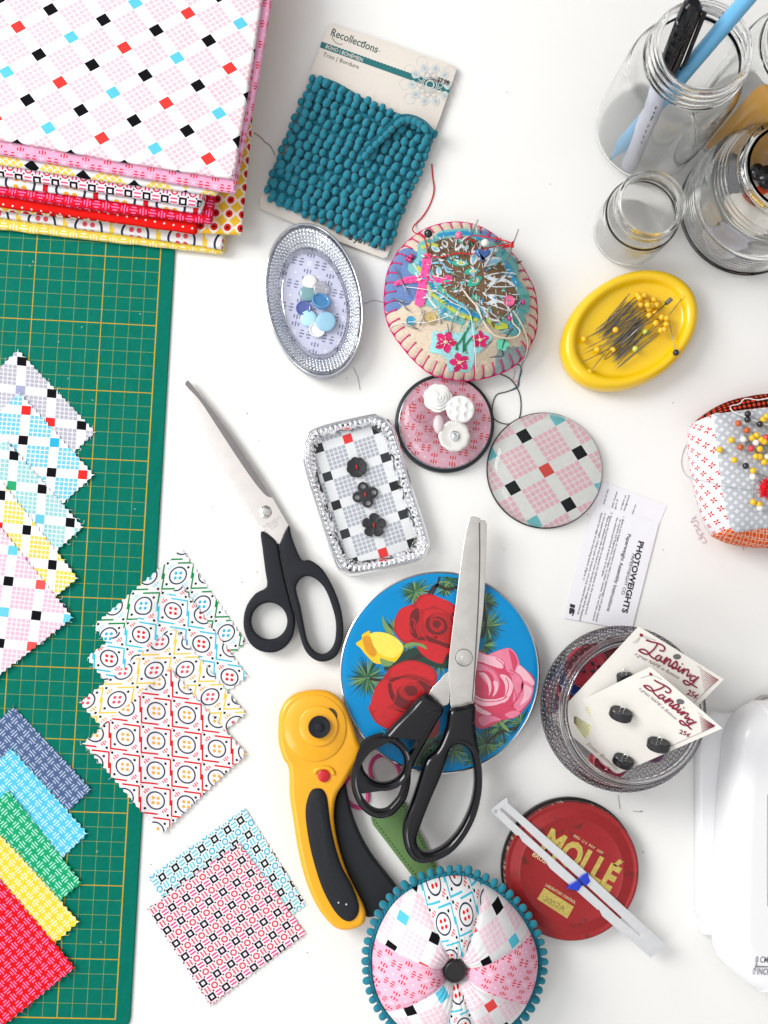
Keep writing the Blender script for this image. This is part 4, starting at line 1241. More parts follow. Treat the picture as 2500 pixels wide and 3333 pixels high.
def rose(cx, cy, R, k, base, dark, light, seed, outline=None):
    rn = random.Random(seed)
    if outline: blob(outline, k, base, 6)
    else:
        pts = [(cx + R * (1 + .07 * math.sin(a * 5 + seed) + rn.uniform(-.03, .03)) * math.cos(a), cy + R * .95 * (1 + .07 * math.sin(a * 5 + seed)) * math.sin(a)) for a in [2 * math.pi * i / 26 for i in range(26)]]
        blob(pts, k, base, 4)
    kk = k + 1.5; r = R * .93; ph = rn.uniform(0, 6)
    ring = 0
    while r > R * .1:
        n = max(3, int(5 - ring * .3)); 
        for q in range(n):
            a = ph + 2 * math.pi * q / n + rn.uniform(-.15, .15); sp2 = 2 * math.pi / n * rn.uniform(.95, 1.25)
            ox, oy = rn.uniform(-.05, .05) * r, rn.uniform(-.05, .05) * r
            petal(cx + ox, cy + oy, r, a, a + sp2, R * rn.uniform(.10, .17), kk, dark, .04, q)
            petal(cx + ox, cy + oy, r * 1.0, a + .08, a + sp2 * .92, R * rn.uniform(.03, .055), kk + .6, light, .04, q)
        ph += 2.4 / n + .5; r *= .80; ring += 1; kk += 1.2
    blob([(cx + R * .07 * math.cos(a), cy + R * .07 * math.sin(a)) for a in range(6)], kk + .3, dark, 3)
for x, y, r, n, a0, a1, sd in ((630, 640, 150, 46, 0, 6.28, 1), (900, 560, 120, 34, 0, 6.28, 2), (255, 1310, 185, 60, 0, 6.28, 3), (1190, 910, 170, 54, 0, 6.28, 4), (1180, 720, 110, 30, -2, 1.6, 5), (1280, 1700, 170, 46, 0, 6.28, 6),
                               (1450, 1660, 150, 34, 0, 6.28, 7), (1180, 1830, 170, 50, 0, 6.28, 8), (930, 1880, 160, 46, 0, 6.28, 9), (700, 1880, 140, 40, 0, 6.28, 10), (560, 1130, 140, 34, 0, 6.28, 11), (820, 1190, 130, 34, 0, 6.28, 12),
                               (440, 1760, 110, 28, 0, 6.28, 13), (470, 940, 110, 20, 2.4, 5, 14), (1160, 1060, 120, 24, -1, 2, 15), (1060, 1960, 90, 22, 0, 6.28, 16), (640, 1980, 80, 22, 0, 6.28, 17), (1330, 1840, 90, 26, 0, 6.28, 18), (760, 1800, 110, 34, 0, 6.28, 19), (860, 620, 90, 24, 0, 6.28, 20)):
    burst(x, y, r, n, 0, sd, a0, a1)
def twig(pts, w, k, m=11):
    q = spl([ptp(x, y, k) for x, y in pts], 6, False); V, Fc = ribbon(q, w, 1.312 + .0022 * k); RP.add(V, Fc, m)
twig([(720, 680), (790, 590), (880, 620), (960, 600)], .22, 5); twig([(820, 520), (800, 590), (760, 660)], .15, 5); twig([(560, 1200), (700, 1130), (850, 1170), (900, 1100)], .3, 5)
twig([(270, 1320), (400, 1330), (520, 1260)], .2, 5); twig([(640, 2000), (700, 1880), (800, 1800)], .2, 5); twig([(1150, 1000), (1180, 900), (1160, 700)], .2, 5); twig([(1180, 1830), (1290, 1740), (1450, 1700)], .2, 5)
blob([(560, 1100), (700, 1080), (900, 1160), (900, 1240), (700, 1220), (520, 1260), (380, 1240)], 4.6, 9)
def edge(pts, w, k, m): twig(pts, w, k, m)
# upper red rose
blob([(480, 830), (520, 770), (620, 730), (660, 672), (740, 655), (830, 690), (900, 720), (970, 780), (1000, 900), (980, 1050), (880, 1130), (840, 1200), (760, 1180), (680, 1130), (640, 1060), (540, 1040), (470, 960), (466, 880)], 7, 0)
blob([(480, 860), (520, 780), (600, 755), (650, 800), (615, 880), (640, 980), (560, 1025), (490, 960)], 8, 2)
blob([(640, 750), (700, 675), (800, 680), (890, 722), (940, 800), (870, 800), (780, 750), (700, 780)], 8, 2)
blob([(600, 800), (650, 770), (660, 850), (630, 920), (650, 1000), (600, 980), (580, 880)], 9, 1)
blob([(690, 790), (780, 760), (880, 800), (930, 880), (920, 1000), (850, 1060), (740, 1010), (680, 920)], 10, 0)
blob([(700, 800), (790, 775), (870, 815), (800, 800), (730, 830), (700, 900)], 11, 2)
blob([(720, 850), (780, 825), (850, 845), (885, 905), (855, 965), (780, 975), (715, 930)], 11, 1)
blob([(745, 860), (800, 845), (850, 880), (850, 930), (800, 955), (750, 925)], 12, 0)
blob([(770, 870), (810, 865), (830, 895), (805, 925), (770, 910)], 13, 1)
blob([(640, 1060), (720, 1010), (830, 1040), (910, 1080), (870, 1130), (840, 1200), (760, 1180), (690, 1130)], 11, 2)
blob([(640, 1010), (720, 985), (830, 1030), (930, 1050), (900, 1085), (800, 1050), (710, 1025)], 12, 1)
blob([(900, 830), (960, 800), (990, 900), (970, 1020), (920, 1060), (940, 950)], 11, 1)
for q in ([(692, 728), (668, 790), (682, 860), (664, 930), (705, 1000), (765, 1090), (755, 1160)], [(590, 850), (582, 900), (610, 960)], [(600, 850), (625, 870), (620, 930)], [(740, 850), (800, 828), (860, 850), (890, 910)], [(770, 985), (840, 1020), (920, 1050)], [(700, 920), (740, 975), (800, 1000)], [(860, 770), (910, 820), (930, 880)]):
    edge([(x, y) for x, y in q], .07, 14, 2)
# lower red rose
blob([(380, 1310), (430, 1240), (520, 1190), (610, 1175), (700, 1200), (770, 1240), (800, 1300), (780, 1400), (800, 1520), (820, 1700), (790, 1770), (700, 1780), (560, 1740), (420, 1715), (330, 1670), (280, 1600), (265, 1540), (310, 1480), (310, 1400)], 7, 0)
blob([(440, 1250), (560, 1190), (680, 1205), (770, 1260), (770, 1330), (680, 1300), (560, 1280), (460, 1330)], 8, 2)
blob([(310, 1420), (390, 1330), (470, 1370), (470, 1490), (390, 1550), (280, 1560)], 8, 2)
blob([(420, 1340), (520, 1300), (660, 1310), (760, 1370), (760, 1480), (680, 1560), (540, 1560), (440, 1480)], 9, 1)
blob([(450, 1350), (560, 1320), (660, 1340), (600, 1350), (500, 1390), (470, 1450)], 10, 2)
blob([(500, 1400), (570, 1350), (650, 1355), (700, 1410), (660, 1470), (590, 1490), (520, 1460)], 11, 0)
blob([(540, 1400), (590, 1375), (640, 1395), (640, 1440), (580, 1455)], 12, 1)
blob([(300, 1600), (400, 1550), (500, 1580), (620, 1620), (640, 1740), (520, 1730), (400, 1705)], 10, 2)
blob([(480, 1560), (560, 1580), (640, 1560), (700, 1600), (680, 1740), (620, 1620), (540, 1600)], 11, 1)
blob([(740, 1400), (780, 1440), (790, 1560), (740, 1640), (700, 1580), (740, 1500)], 10, 2)
for q in ([(395, 1330), (470, 1375), (480, 1450), (450, 1520)], [(380, 1680), (370, 1600), (420, 1550)], [(500, 1580), (600, 1620), (640, 1700)], [(460, 1350), (560, 1310), (680, 1330), (760, 1380)], [(520, 1400), (580, 1350), (660, 1360)], [(690, 1420), (740, 1480), (730, 1560)]): edge(q, .07, 14, 2)
# pink rose
blob([(1040, 1180), (1110, 1100), (1200, 1130), (1290, 1095), (1365, 1080), (1420, 1130), (1450, 1210), (1540, 1290), (1565, 1360), (1540, 1480), (1480, 1560), (1420, 1620), (1300, 1650), (1200, 1700), (1120, 1705), (1060, 1600), (1010, 1450), (1010, 1280)], 7, 5)
blob([(1200, 1135), (1290, 1097), (1365, 1082), (1412, 1120), (1442, 1190), (1440, 1270), (1390, 1300), (1340, 1250), (1320, 1180), (1260, 1150)], 8, 3)
blob([(1360, 1090), (1400, 1120), (1430, 1190), (1400, 1260), (1380, 1180)], 9, 5)
blob([(1105, 1110), (1190, 1135), (1260, 1150), (1320, 1190), (1310, 1240), (1230, 1220), (1150, 1190), (1100, 1180)], 9, 4)
blob([(1100, 1190), (1180, 1210), (1250, 1250), (1290, 1330), (1270, 1420), (1240, 1330), (1180, 1270), (1110, 1250)], 10, 3)
blob([(1440, 1215), (1500, 1260), (1562, 1345), (1545, 1372), (1470, 1335), (1415, 1285)], 9, 4)
blob([(1370, 1250), (1450, 1295), (1480, 1380), (1440, 1450), (1395, 1500), (1400, 1400), (1385, 1320)], 10, 3)
blob([(1470, 1335), (1548, 1378), (1550, 1440), (1500, 1520), (1440, 1575), (1400, 1530), (1450, 1450)], 10, 3)
blob([(1480, 1370), (1540, 1400), (1520, 1470), (1450, 1530), (1480, 1450)], 11, 4)
blob([(1290, 1290), (1350, 1300), (1395, 1370), (1375, 1450), (1320, 1510), (1335, 1420), (1325, 1350)], 11, 4)
blob([(1110, 1270), (1190, 1260), (1240, 1310), (1250, 1400), (1210, 1455), (1150, 1430), (1105, 1350)], 11, 5)
blob([(1120, 1280), (1170, 1275), (1215, 1330), (1225, 1400), (1205, 1450), (1195, 1380), (1160, 1320)], 12, 4)
blob([(1240, 1340), (1275, 1350), (1270, 1420), (1235, 1460), (1250, 1400)], 12, 4)
blob([(1085, 1440), (1150, 1475), (1260, 1480), (1345, 1455), (1350, 1490), (1240, 1530), (1150, 1530), (1090, 1495)], 12, 4)
blob([(1095, 1505), (1200, 1545), (1330, 1530), (1420, 1560), (1380, 1620), (1290, 1650), (1180, 1690), (1120, 1640)], 11, 5)
blob([(1100, 1520), (1150, 1555), (1225, 1595), (1180, 1605), (1110, 1570)], 13, 4)
blob([(1120, 1640), (1160, 1610), (1230, 1612), (1300, 1640), (1230, 1660), (1160, 1690)], 13, 3)
blob([(1330, 1600), (1400, 1570), (1450, 1590), (1380, 1630)], 13, 3)
for q in ([(1110, 1190), (1180, 1215), (1250, 1260), (1290, 1340)], [(1370, 1250), (1450, 1300), (1475, 1380), (1430, 1450)], [(1120, 1280), (1165, 1310), (1195, 1370), (1205, 1440)], [(1090, 1470), (1180, 1500), (1290, 1490), (1350, 1460)], [(1260, 1160), (1310, 1200), (1340, 1260), (1400, 1290)], [(1400, 1400), (1420, 1470), (1380, 1540)], [(1340, 1310), (1360, 1380), (1330, 1470)]): edge(q, .06, 15, 5)
blob([(165, 1045), (210, 1010), (215, 975), (270, 945), (285, 965), (400, 962), (480, 1000), (530, 1060), (530, 1110), (470, 1190), (410, 1200), (350, 1205), (300, 1190), (240, 1130), (200, 1080)], 12, 6)
blob([(285, 965), (400, 962), (500, 1020), (535, 1080), (470, 1150), (400, 1150), (330, 1110), (285, 1050)], 13, 12)
blob([(220, 1000), (275, 990), (300, 1060), (330, 1110), (300, 1150), (240, 1100)], 13.5, 7)
blob([(355, 1160), (420, 1180), (460, 1190), (430, 1222), (370, 1215)], 14, 10); blob([(375, 830), (400, 880), (460, 960), (455, 985), (400, 950), (372, 880)], 12, 10); blob([(540, 1060), (600, 1035), (690, 1050), (720, 1090), (640, 1060), (560, 1080)], 13, 10)
blob([(1290, 1650), (1340, 1690), (1370, 1740), (1310, 1700)], 13, 10)
# keep the print on the lid
cv = []
for v in RP.V:
    v = Vector(v); d = Vector((v.x - CT.x, v.y - CT.y, 0)); R = (rim[0] - CT).length * .955
    if d.length > R: d = d.normalized() * R; v = Vector((CT.x + d.x, CT.y + d.y, v.z))
    cv.append(tuple(v))
RP.V = cv
lid = [o for o in t.children if o.name.startswith('lid')][0]
RP.make('rose_print', RM, lid, False)

# ---------------------------------------------------------------- scissors on the tin
def shears_b():
    t = thing('scissors', 'steel tailor scissors with glossy black handles lying open across the rose tin', 'scissors', B('N', 1010, 1155, 1.36))
    M_b = plain('satin_blade', (.74, .71, .68), .26, 1, mot=.06, ms=1.0)
    M_d = plain('dark_blade_edge', (.16, .155, .15), .35, 1)  # darker steel for the blade's edge line and the screw groove
    z = 2.15
    plate('blade', [spl(Bs('N', [(885, 1262), (820, 1330), (735, 1436), (850, 1532), (910, 1480), (980, 1300)], 1.75), 2)], 1.6, 1.9, M_b, t, .03)
    plate('blade', [Bs('N', [(1134, 75), (1178, 84), (1190, 112), (1180, 500), (1160, 800), (1125, 1100), (1095, 1350), (1060, 1500), (1040, 1300), (1120, 700)], 1.9)], 1.75, 1.97, M_b, t, .03)
    ol = spl(Bs('N', [(1048, 78), (1062, 56), (1085, 50), (1128, 62), (1140, 95), (1140, 400), (1132, 700), (1118, 1000), (1098, 1300), (1080, 1525), (915, 1556), (903, 1440), (888, 1240), (912, 1000), (950, 700), (985, 420), (1018, 200)], z), 2)
    plate('blade', [ol], 1.98, z, M_b, t, .04)
    V, Fc = ribbon(spl(Bs('N', [(1131, 100), (1133, 400), (1124, 700), (1108, 1000), (1090, 1300), (1075, 1500)], z), 5, False), .08, z + .012); mesh('hollow_edge', V, Fc, M_d, t, False)
    p = B('N', 1010, 1155, z)
    s = mesh('screw', *lathe(p.x, p.y, [(.60, z - .02), (.60, z + .05), (.54, z + .07), (.2, z + .08), (.19, z + .12), (.02, z + .13)], 40), M_b, t, 30)
    V, Fc = tube(circ(p + Vector((0, 0, .07)), .60, 40), .02, 6, True); mesh('screw_groove', V, Fc, M_d, s)
    # tail handle for the thumb
    H = [(1165, 84), (1300, 190), (1255, 290), (1205, 380), (1150, 480), (1105, 560), (1060, 660), (1052, 760), (1020, 880), (960, 960), (900, 1010), (820, 1025), (740, 1000), (670, 935), (625, 850), (602, 740), (612, 640), (660, 545), (725, 472), (800, 432), (860, 390), (940, 300), (1050, 190)]
    hole = ell('O', 848, 606, 157, 152, 10, 3.1, 56)
    plate('thumb_handle', [spl(Bs('O', H, 2.9), 4), hole], 1.75, 3.3, M_blackg, t, .5, 6)
    H = [(1345, 204), (1440, 180), (1532, 165), (1537, 290), (1545, 400), (1572, 540), (1590, 680), (1585, 830), (1545, 1000), (1470, 1150), (1370, 1270), (1260, 1335), (1150, 1360), (1070, 1335), (1012, 1250), (990, 1130), (1008, 1020), (1060, 890), (1100, 770), (1150, 610), (1180, 560), (1240, 510), (1280, 440), (1320, 330)]
    h = [(1415, 470), (1350, 500), (1318, 600), (1270, 730), (1200, 890), (1130, 1070), (1100, 1180), (1130, 1255), (1200, 1275), (1310, 1222), (1420, 1100), (1500, 930), (1530, 770), (1522, 620), (1490, 510)]
    plate('finger_handle', [spl(Bs('O', H, 2.6), 4), spl(Bs('O', h, 2.6), 4)], 1.5, 3.0, M_blackg, t, .45, 6)
shears_b()

# ---------------------------------------------------------------- rotary cutter
def cutter():
    t = thing('rotary_cutter', 'yellow rotary cutter with black grips beside the rose tin', 'rotary cutter', B('O', 350, 700, 0))
    M_y = plain('yellow_plastic', c(252, 180, 20), .32, 0, .25, mot=.02)
    M_g = plain('rubber_grip', (.013, .015, .019), .55, mot=.15, ms=8, bmp=.6, bs_=70, spec=.25)
    lev = [(545, 765), (500, 840), (478, 950), (488, 1120), (530, 1300), (600, 1480), (680, 1640), (715, 1752), (800, 1748), (880, 1725), (930, 1690), (985, 1600), (930, 1510), (860, 1420), (760, 1290), (680, 1150), (620, 1000), (590, 880), (570, 790)]
    plate('squeeze_lever', [spl(Bs('O', lev, .9), 4)], .12, 1.3, M_g, t, .3, 5)
    body = [(60, 330), (72, 220), (125, 130), (215, 78), (345, 58), (450, 75), (535, 140), (585, 240), (625, 340), (655, 430), (680, 490), (662, 570), (600, 680), (548, 765), (505, 830), (482, 910), (476, 1020), (495, 1160), (530, 1300), (580, 1440), (650, 1580), (705, 1690), (716, 1760), (690, 1820), (600, 1855), (510, 1850), (440, 1800), (350, 1680), (270, 1500), (210, 1270), (170, 1020), (145, 850), (138, 650), (95, 570), (62, 450)]
    plate('body', [spl(Bs('O', body, 1.6), 4)], .45, 2.0, M_y, t, .38, 6)
    d = ell('O', 335, 345, 235, 250, 0, 2.0, 80)
    V, Fc = loft([scl(d, 1.03, 1.9), scl(d, 1.0, 2.06), scl(d, .98, 2.09), scl(d, .5, 2.1)], False, True); mesh('blade_cover', V, Fc, M_y, t, 40)
    d = ell('O', 360, 330, 145, 150, 0, 2.15, 64)
    V, Fc = loft([scl(d, 1.02, 2.08), scl(d, 1.0, 2.24), scl(d, .96, 2.27), scl(d, .5, 2.27)], False, True); o = mesh('disc', V, Fc, M_y, t, 40)
    p = B('O', 470, 235, 2.2); sl = spl(Bs('O', [(440, 192), (478, 205), (500, 240), (498, 275), (480, 245), (455, 215)], 2.12), 3)
    V, Fc = sheet(sl, lambda x, y: 2.135, .02, 0); mesh('slot', V, Fc, plain('dark_slot', (.05, .03, .01), .6), t, False)
    p = B('O', 367, 336, 2.4)
    V, Fc = lathe(p.x, p.y, [(.74, 2.26), (.76, 2.3), (.76, 2.6), (.70, 2.68), (.62, 2.66), (.30, 2.66), (.28, 2.75), (.22, 2.78), (.02, 2.78)], 120, lambda a, r, z: 1 + (.018 * math.cos(a * 40) if r > .73 else 0))
    mesh('knob', V, Fc, M_blackm, t, 40)
    V, Fc = tube(spl([B('O', x, y, 2.0) for x, y in ((335, 690), (345, 660), (400, 640), (455, 655), (478, 695))], 6, False), [.02] + [.16] * 23 + [.02], 10); mesh('button_collar', V, Fc, M_y, t)
    p = B('O', 402, 703, 2.0)
    V, Fc = lathe(p.x, p.y, [(.43, 1.9), (.42, 2.12), (.36, 2.16), (.02, 2.17)], 40); mesh('lock_button', V, Fc, plain('red_plastic', c(206, 24, 34), .35), t, 40)
    gr = [(282, 860), (310, 810), (350, 796), (395, 806), (425, 860), (440, 960), (455, 1080), (490, 1240), (540, 1390), (610, 1520), (660, 1650), (666, 1720), (640, 1775), (590, 1800), (530, 1775), (460, 1690), (380, 1530), (310, 1300), (272, 1100), (262, 960)]
    g = spl(Bs('O', gr, 2.1), 4)
    V, Fc = loft([offs(g, .0, 1.95), offs(g, .05, 2.1), offs(g, .2, 2.2), offs(g, .45, 2.27)], False, True); mesh('grip', V, Fc, M_g, t, 50)
    mb = MB()
    for x, y in ((512, 1652), (570, 1665)):
        V, Fc = lathe(B('O', x, y, 2.2).x, B('O', x, y, 2.2).y, [(.07, 2.26), (.06, 2.31), (.01, 2.32)], 10); mb.add(V, Fc)
    mb.make('grip_marks', plain('pale_dot', (.6, .6, .6), .4), t)
cutter()

# ---------------------------------------------------------------- green strap and elastic
t = thing('leather_strap', 'green stitched leather needle sleeve under the scissors and the patchwork pincushion', 'strap', B('O', 980, 1200, 0))
ol = Bs('O', [(755, 1020), (770, 1070), (1060, 1450), (1110, 1520), (1260, 1430), (1240, 1360), (1010, 905), (960, 920)], .25)
plate('leather', [spl(ol, 1)], .02, .25, plain('green_leather', c(100, 138, 78), .6, mot=.07, ms=2, bmp=.4), t, .05)
mb = MB()
for a, b_, n in (((780, 1035), (1085, 1440), 19), ((1000, 935), (1225, 1380), 20)):
    for k in range(n):
        q = B('O', a[0] + (b_[0] - a[0]) * k / (n - 1), a[1] + (b_[1] - a[1]) * k / (n - 1), .25); V, Fc = lathe(q.x, q.y, [(.06, .245), (.05, .262), (.01, .265)], 8); mb.add(V, Fc)
mb.make('stitch_holes', plain('dark_stitch', (.02, .035, .015), .8), t)
M_pk = plain('pink_elastic', c(240, 80, 150), .7, bmp=.3)
thread('hair_elastic', [B('O', x, y, .15) for x, y in ((860, 552), (805, 558), (765, 600), (750, 660), (762, 720), (800, 775), (860, 800), (930, 780), (968, 720), (965, 660), (930, 600))], .14, M_pk, 'pink hair elastic on the table inside the scissors thumb ring', True, cat='hair elastic')
thread('hair_elastic', [B('O', x, y, .15) for x, y in ((600, 715), (565, 760), (555, 830), (580, 890), (630, 935), (690, 940), (730, 880), (720, 800), (670, 730))], .14, M_pk, 'pink hair elastic poking out between the cutter and the thumb ring', True, cat='hair elastic')

# ---------------------------------------------------------------- red tin and gauge
t = thing('round_tin', 'worn red tin lid with gold lettering and a black edge', 'tin', B('R', 740, 780, 0))
rim = ell('R', 752, 792, 586, 608, 0, 1.2, 128)
brim = ell('R', 728, 768, 592, 622, 0, .4, 128)
def rusty():
    m, nt, bs = newmat('worn_red_paint')
    tcn = nt.nodes.new('ShaderNodeTexCoord'); n = nt.nodes.new('ShaderNodeTexNoise'); nt.links.new(tcn.outputs['UV'], n.inputs[0]); n.inputs['Scale'].default_value = .9; n.inputs['Detail'].default_value = 8; n.inputs['Roughness'].default_value = .65
    r = nt.nodes.new('ShaderNodeMapRange'); nt.links.new(n.outputs[0], r.inputs[0]); r.inputs[1].default_value = .56; r.inputs[2].default_value = .68
    mx = nt.nodes.new('ShaderNodeMix'); mx.data_type = 'RGBA'; nt.links.new(r.outputs[0], mx.inputs[0]); mx.inputs[6].default_value = (*c(158, 18, 24), 1); mx.inputs[7].default_value = (*c(96, 30, 24), 1)
    o, _ = mottle(nt, mx.outputs[2], .08, 5); nt.links.new(o, bs.inputs['Base Color']); bs.inputs['Roughness'].default_value = .42
    return m
M_rt = rusty()
cc = cen(rim)
V, Fc = loft([scl(brim, .99, .02), scl(brim, 1.0, .1), scl(brim, 1.0, .42), scl(brim, .985, .5)]); mesh('black_rim', V, Fc, plain('black_tin', (.012, .012, .012), .35, mot=.2, ms=4), t, 30)
def worn_edge():
    m, nt, bs = newmat('chipped_edge')
    tcn = nt.nodes.new('ShaderNodeTexCoord'); n = nt.nodes.new('ShaderNodeTexNoise'); nt.links.new(tcn.outputs['UV'], n.inputs[0]); n.inputs['Scale'].default_value = 4; n.inputs['Detail'].default_value = 6
    r = nt.nodes.new('ShaderNodeMapRange'); nt.links.new(n.outputs[0], r.inputs[0]); r.inputs[1].default_value = .56; r.inputs[2].default_value = .62
    mx = nt.nodes.new('ShaderNodeMix'); mx.data_type = 'RGBA'; nt.links.new(r.outputs[0], mx.inputs[0]); mx.inputs[6].default_value = (*c(92, 16, 20), 1); mx.inputs[7].default_value = (*c(190, 160, 140), 1)
    nt.links.new(mx.outputs[2], bs.inputs['Base Color']); bs.inputs['Roughness'].default_value = .5
    return m
V, Fc = loft([scl(rim, .985, .45), scl(rim, 1.0, .6), scl(rim, 1.0, 1.12), scl(rim, .99, 1.19)], True, False); mesh('lid_side', V, Fc, worn_edge(), t, 30)
V, Fc = loft([scl(rim, .99, 1.19), scl(rim, .975, 1.22), scl(rim, .955, 1.2), scl(rim, .935, 1.13), scl(rim, .91, 1.13), scl(rim, .895, 1.17), scl(rim, .775, 1.17), scl(rim, .765, 1.20), scl(rim, .755, 1.17), scl(rim, .4, 1.17)], False, True)
ld = mesh('lid', V, Fc, M_rt, t, 60)
M_gold = plain('gold_print', c(206, 184, 96), .4, .25, mot=.16, ms=4)
mb = MB(); z = 1.17
text_into(mb, 'MOLLÉ', B('R', 472, 604, z), B('R', 1088, 962, z), 1.75, z, 0, .045, .0, .015, 1.06)
mb.make('gold_lettering', M_gold, ld, False)
mb = MB()
text_into(mb, 'REG  U S  PAT  OFF', B('R', 765, 488, z), B('R', 1018, 645, z), .18, z, 0, .01, 0, .015)
text_into(mb, 'LABORATORY CONTROL', B('R', 520, 918, z), B('R', 780, 1078, z), .2, z, 0, .015, 0, .015)
text_into(mb, 'BRUSHLESS', B('R', 405, 655, z), B('R', 640, 800, z), .28, z, 0, .02, 0, .015)
mb.make('small_lettering', plain('cream_print', c(225, 200, 150), .5), ld, False)
V, Fc = sheet(Bs('R', [(512, 935), (770, 1100), (712, 1203), (450, 1032)], z)[::-1], lambda x, y: z + .014, 0, 0); pb = mesh('gold_box', V, Fc, M_gold, ld, False)
mb = MB(); text_into(mb, '2052A', B('R', 505, 1045, z), B('R', 680, 1145, z), .38, z, 0, .0, 0, .03); mb.make('batch_number', plain('olive_print', c(150, 132, 66), .5, mot=.3, ms=6), pb, False)

t = thing('sewing_gauge', 'aluminium sewing gauge with a blue slider lying across the red tin lid', 'sewing gauge', B('R', 800, 850, 1.2))
gz = 1.34
M_al = plain('aluminium', (.84, .85, .87), .38, .8, mot=.04, ms=2)
ol = Bs('R', [(188, 145), (200, 200), (820, 745), (1580, 1440), (1440, 1545), (1120, 1270), (1020, 1185), (990, 1125), (980, 1130), (790, 960), (560, 765), (525, 705), (320, 530), (290, 478), (272, 482), (48, 268), (60, 240)], gz)
slot = Bs('R', [(142, 238), (270, 350), (500, 565), (700, 745), (960, 985), (1200, 1205), (1360, 1350), (1350, 1364), (1190, 1222), (950, 1005), (690, 770), (480, 580), (260, 380), (128, 255)], gz)
hole = circ(B('R', 92, 272, gz), .11, 16)
plate('ruler', [ol, slot, hole], gz - .08, gz, M_al, t, .02)
M_bs = plain('blue_plastic', c(22, 60, 200), .35)
plate('slider', [Bs('R', [(845, 828), (895, 805), (902, 850), (915, 880), (878, 920), (850, 905), (808, 965), (712, 942), (730, 915), (810, 870)], gz + .15)], gz - .1, gz + .2, M_bs, t, .05)
V, Fc = tube([B('R', 800, 850, gz + .22), B('R', 850, 915, gz + .22)], .06, 6); mesh('slider_rib', V, Fc, plain('dark_blue', c(14, 30, 90), .4), t)
# ---------------------------------------------------------------- felt pincushion
def dome_shape(ol, z0, h, pw=2.2):
    ce = cen(ol); n = 90
    rad = []
    for k in range(n):
        a = 2 * math.pi * k / n; d = Vector((math.cos(a), math.sin(a)))
        best = 0
        for i in range(len(ol)):
            p, q = ol[i] - ce, ol[(i + 1) % len(ol)] - ce
            den = d.x * (q.y - p.y) - d.y * (q.x - p.x)
            if abs(den) < 1e-9: continue
            s_ = (p.x * (q.y - p.y) - p.y * (q.x - p.x)) / den
            u = (p.x * d.y - p.y * d.x) / den
            if s_ > 0 and -.001 <= u <= 1.001: best = max(best, s_)
        rad.append(best or 1)
    def zf(x, y):
        dx, dy = x - ce.x, y - ce.y; a = (math.atan2(dy, dx) / (2 * math.pi) * n) % n; i = int(a); f = a - i
        R = rad[i % n] * (1 - f) + rad[(i + 1) % n] * f; t = min(1, math.hypot(dx, dy) / R)
        return z0 + h * (1 - t ** pw) ** .55 + .05 * nz(x, y, .5, 4)
    return ce, rad, zf
t = thing('felt_pincushion', 'round felt pincushion with embroidered patches and pink blanket stitch', 'pincushion', B('D', 830, 800, 0))
OUT = [(150, 800), (158, 640), (185, 500), (235, 395), (290, 310), (400, 205), (530, 125), (680, 80), (830, 70), (960, 95), (1080, 150), (1200, 245), (1290, 350), (1380, 470), (1430, 560), (1480, 660), (1505, 790), (1510, 930), (1495, 1060), (1440, 1180), (1370, 1290), (1270, 1370), (1150, 1425), (1000, 1465), (850, 1478), (700, 1460), (560, 1415), (460, 1340), (370, 1250), (290, 1150), (215, 1040), (170, 930)]
fo = spl(Bs('D', OUT, 1.3), 14)
FC, FR, fz0 = dome_shape(fo, 1.25, 2.2, 2.4)
def fz(x, y): return fz0(x, y)
def P_felt(x, y):                                              # the bluish side of the felt
    return c(226, 208, 184), []
def felt_mat():
    m, nt, bs = newmat('felt')
    tcn = nt.nodes.new('ShaderNodeUVMap'); n = nt.nodes.new('ShaderNodeTexNoise'); nt.links.new(tcn.outputs[0], n.inputs[0]); n.inputs['Scale'].default_value = 1.1; n.inputs['Detail'].default_value = 6
    sp = nt.nodes.new('ShaderNodeSeparateXYZ'); nt.links.new(tcn.outputs[0], sp.inputs[0])
    x, y = X(nt, sp.outputs[0]), X(nt, sp.outputs[1]); nn = X(nt, n.outputs[0]) * 1.6
    def near(px, py, r): q = B('D', px, py, 2.2); return (((x - q.x).sq() + (y - q.y).sq()).op('SQRT') + nn).lt(r)
    blue = anyof([near(250, 600, 2.75), near(1150, 190, 1.9), near(330, 420, 1.9), near(215, 760, 1.7)])
    sage = near(1330, 1390, 2.5)
    k = nt.nodes.new('ShaderNodeMix'); k.data_type = 'RGBA'; nt.links.new(blue.k, k.inputs[0]); k.inputs[6].default_value = (*c(222, 204, 180), 1); k.inputs[7].default_value = (*c(98, 128, 182), 1)
    k2 = nt.nodes.new('ShaderNodeMix'); k2.data_type = 'RGBA'; nt.links.new(sage.k, k2.inputs[0]); nt.links.new(k.outputs[2], k2.inputs[6]); k2.inputs[7].default_value = (*c(150, 170, 172), 1)
    o, _ = mottle(nt, k2.outputs[2], .14, 6); nt.links.new(o, bs.inputs['Base Color']); bs.inputs['Roughness'].default_value = .95; bs.inputs['Sheen Weight'].default_value = .5
    o2, n2 = mottle(nt, (1, 1, 1), 0, 14); bump(nt, bs, n2, .8, .0006)
    return m
M_felt = felt_mat()
ceF = cen(fo)
def cl_scale(s_, z): return scl(fo, s_, z, ceF)
ns = 46; L_F = [0]
for i in range(len(fo)): L_F.append(L_F[-1] + (fo[(i + 1) % len(fo)] - fo[i]).length)
_cs = cl_scale
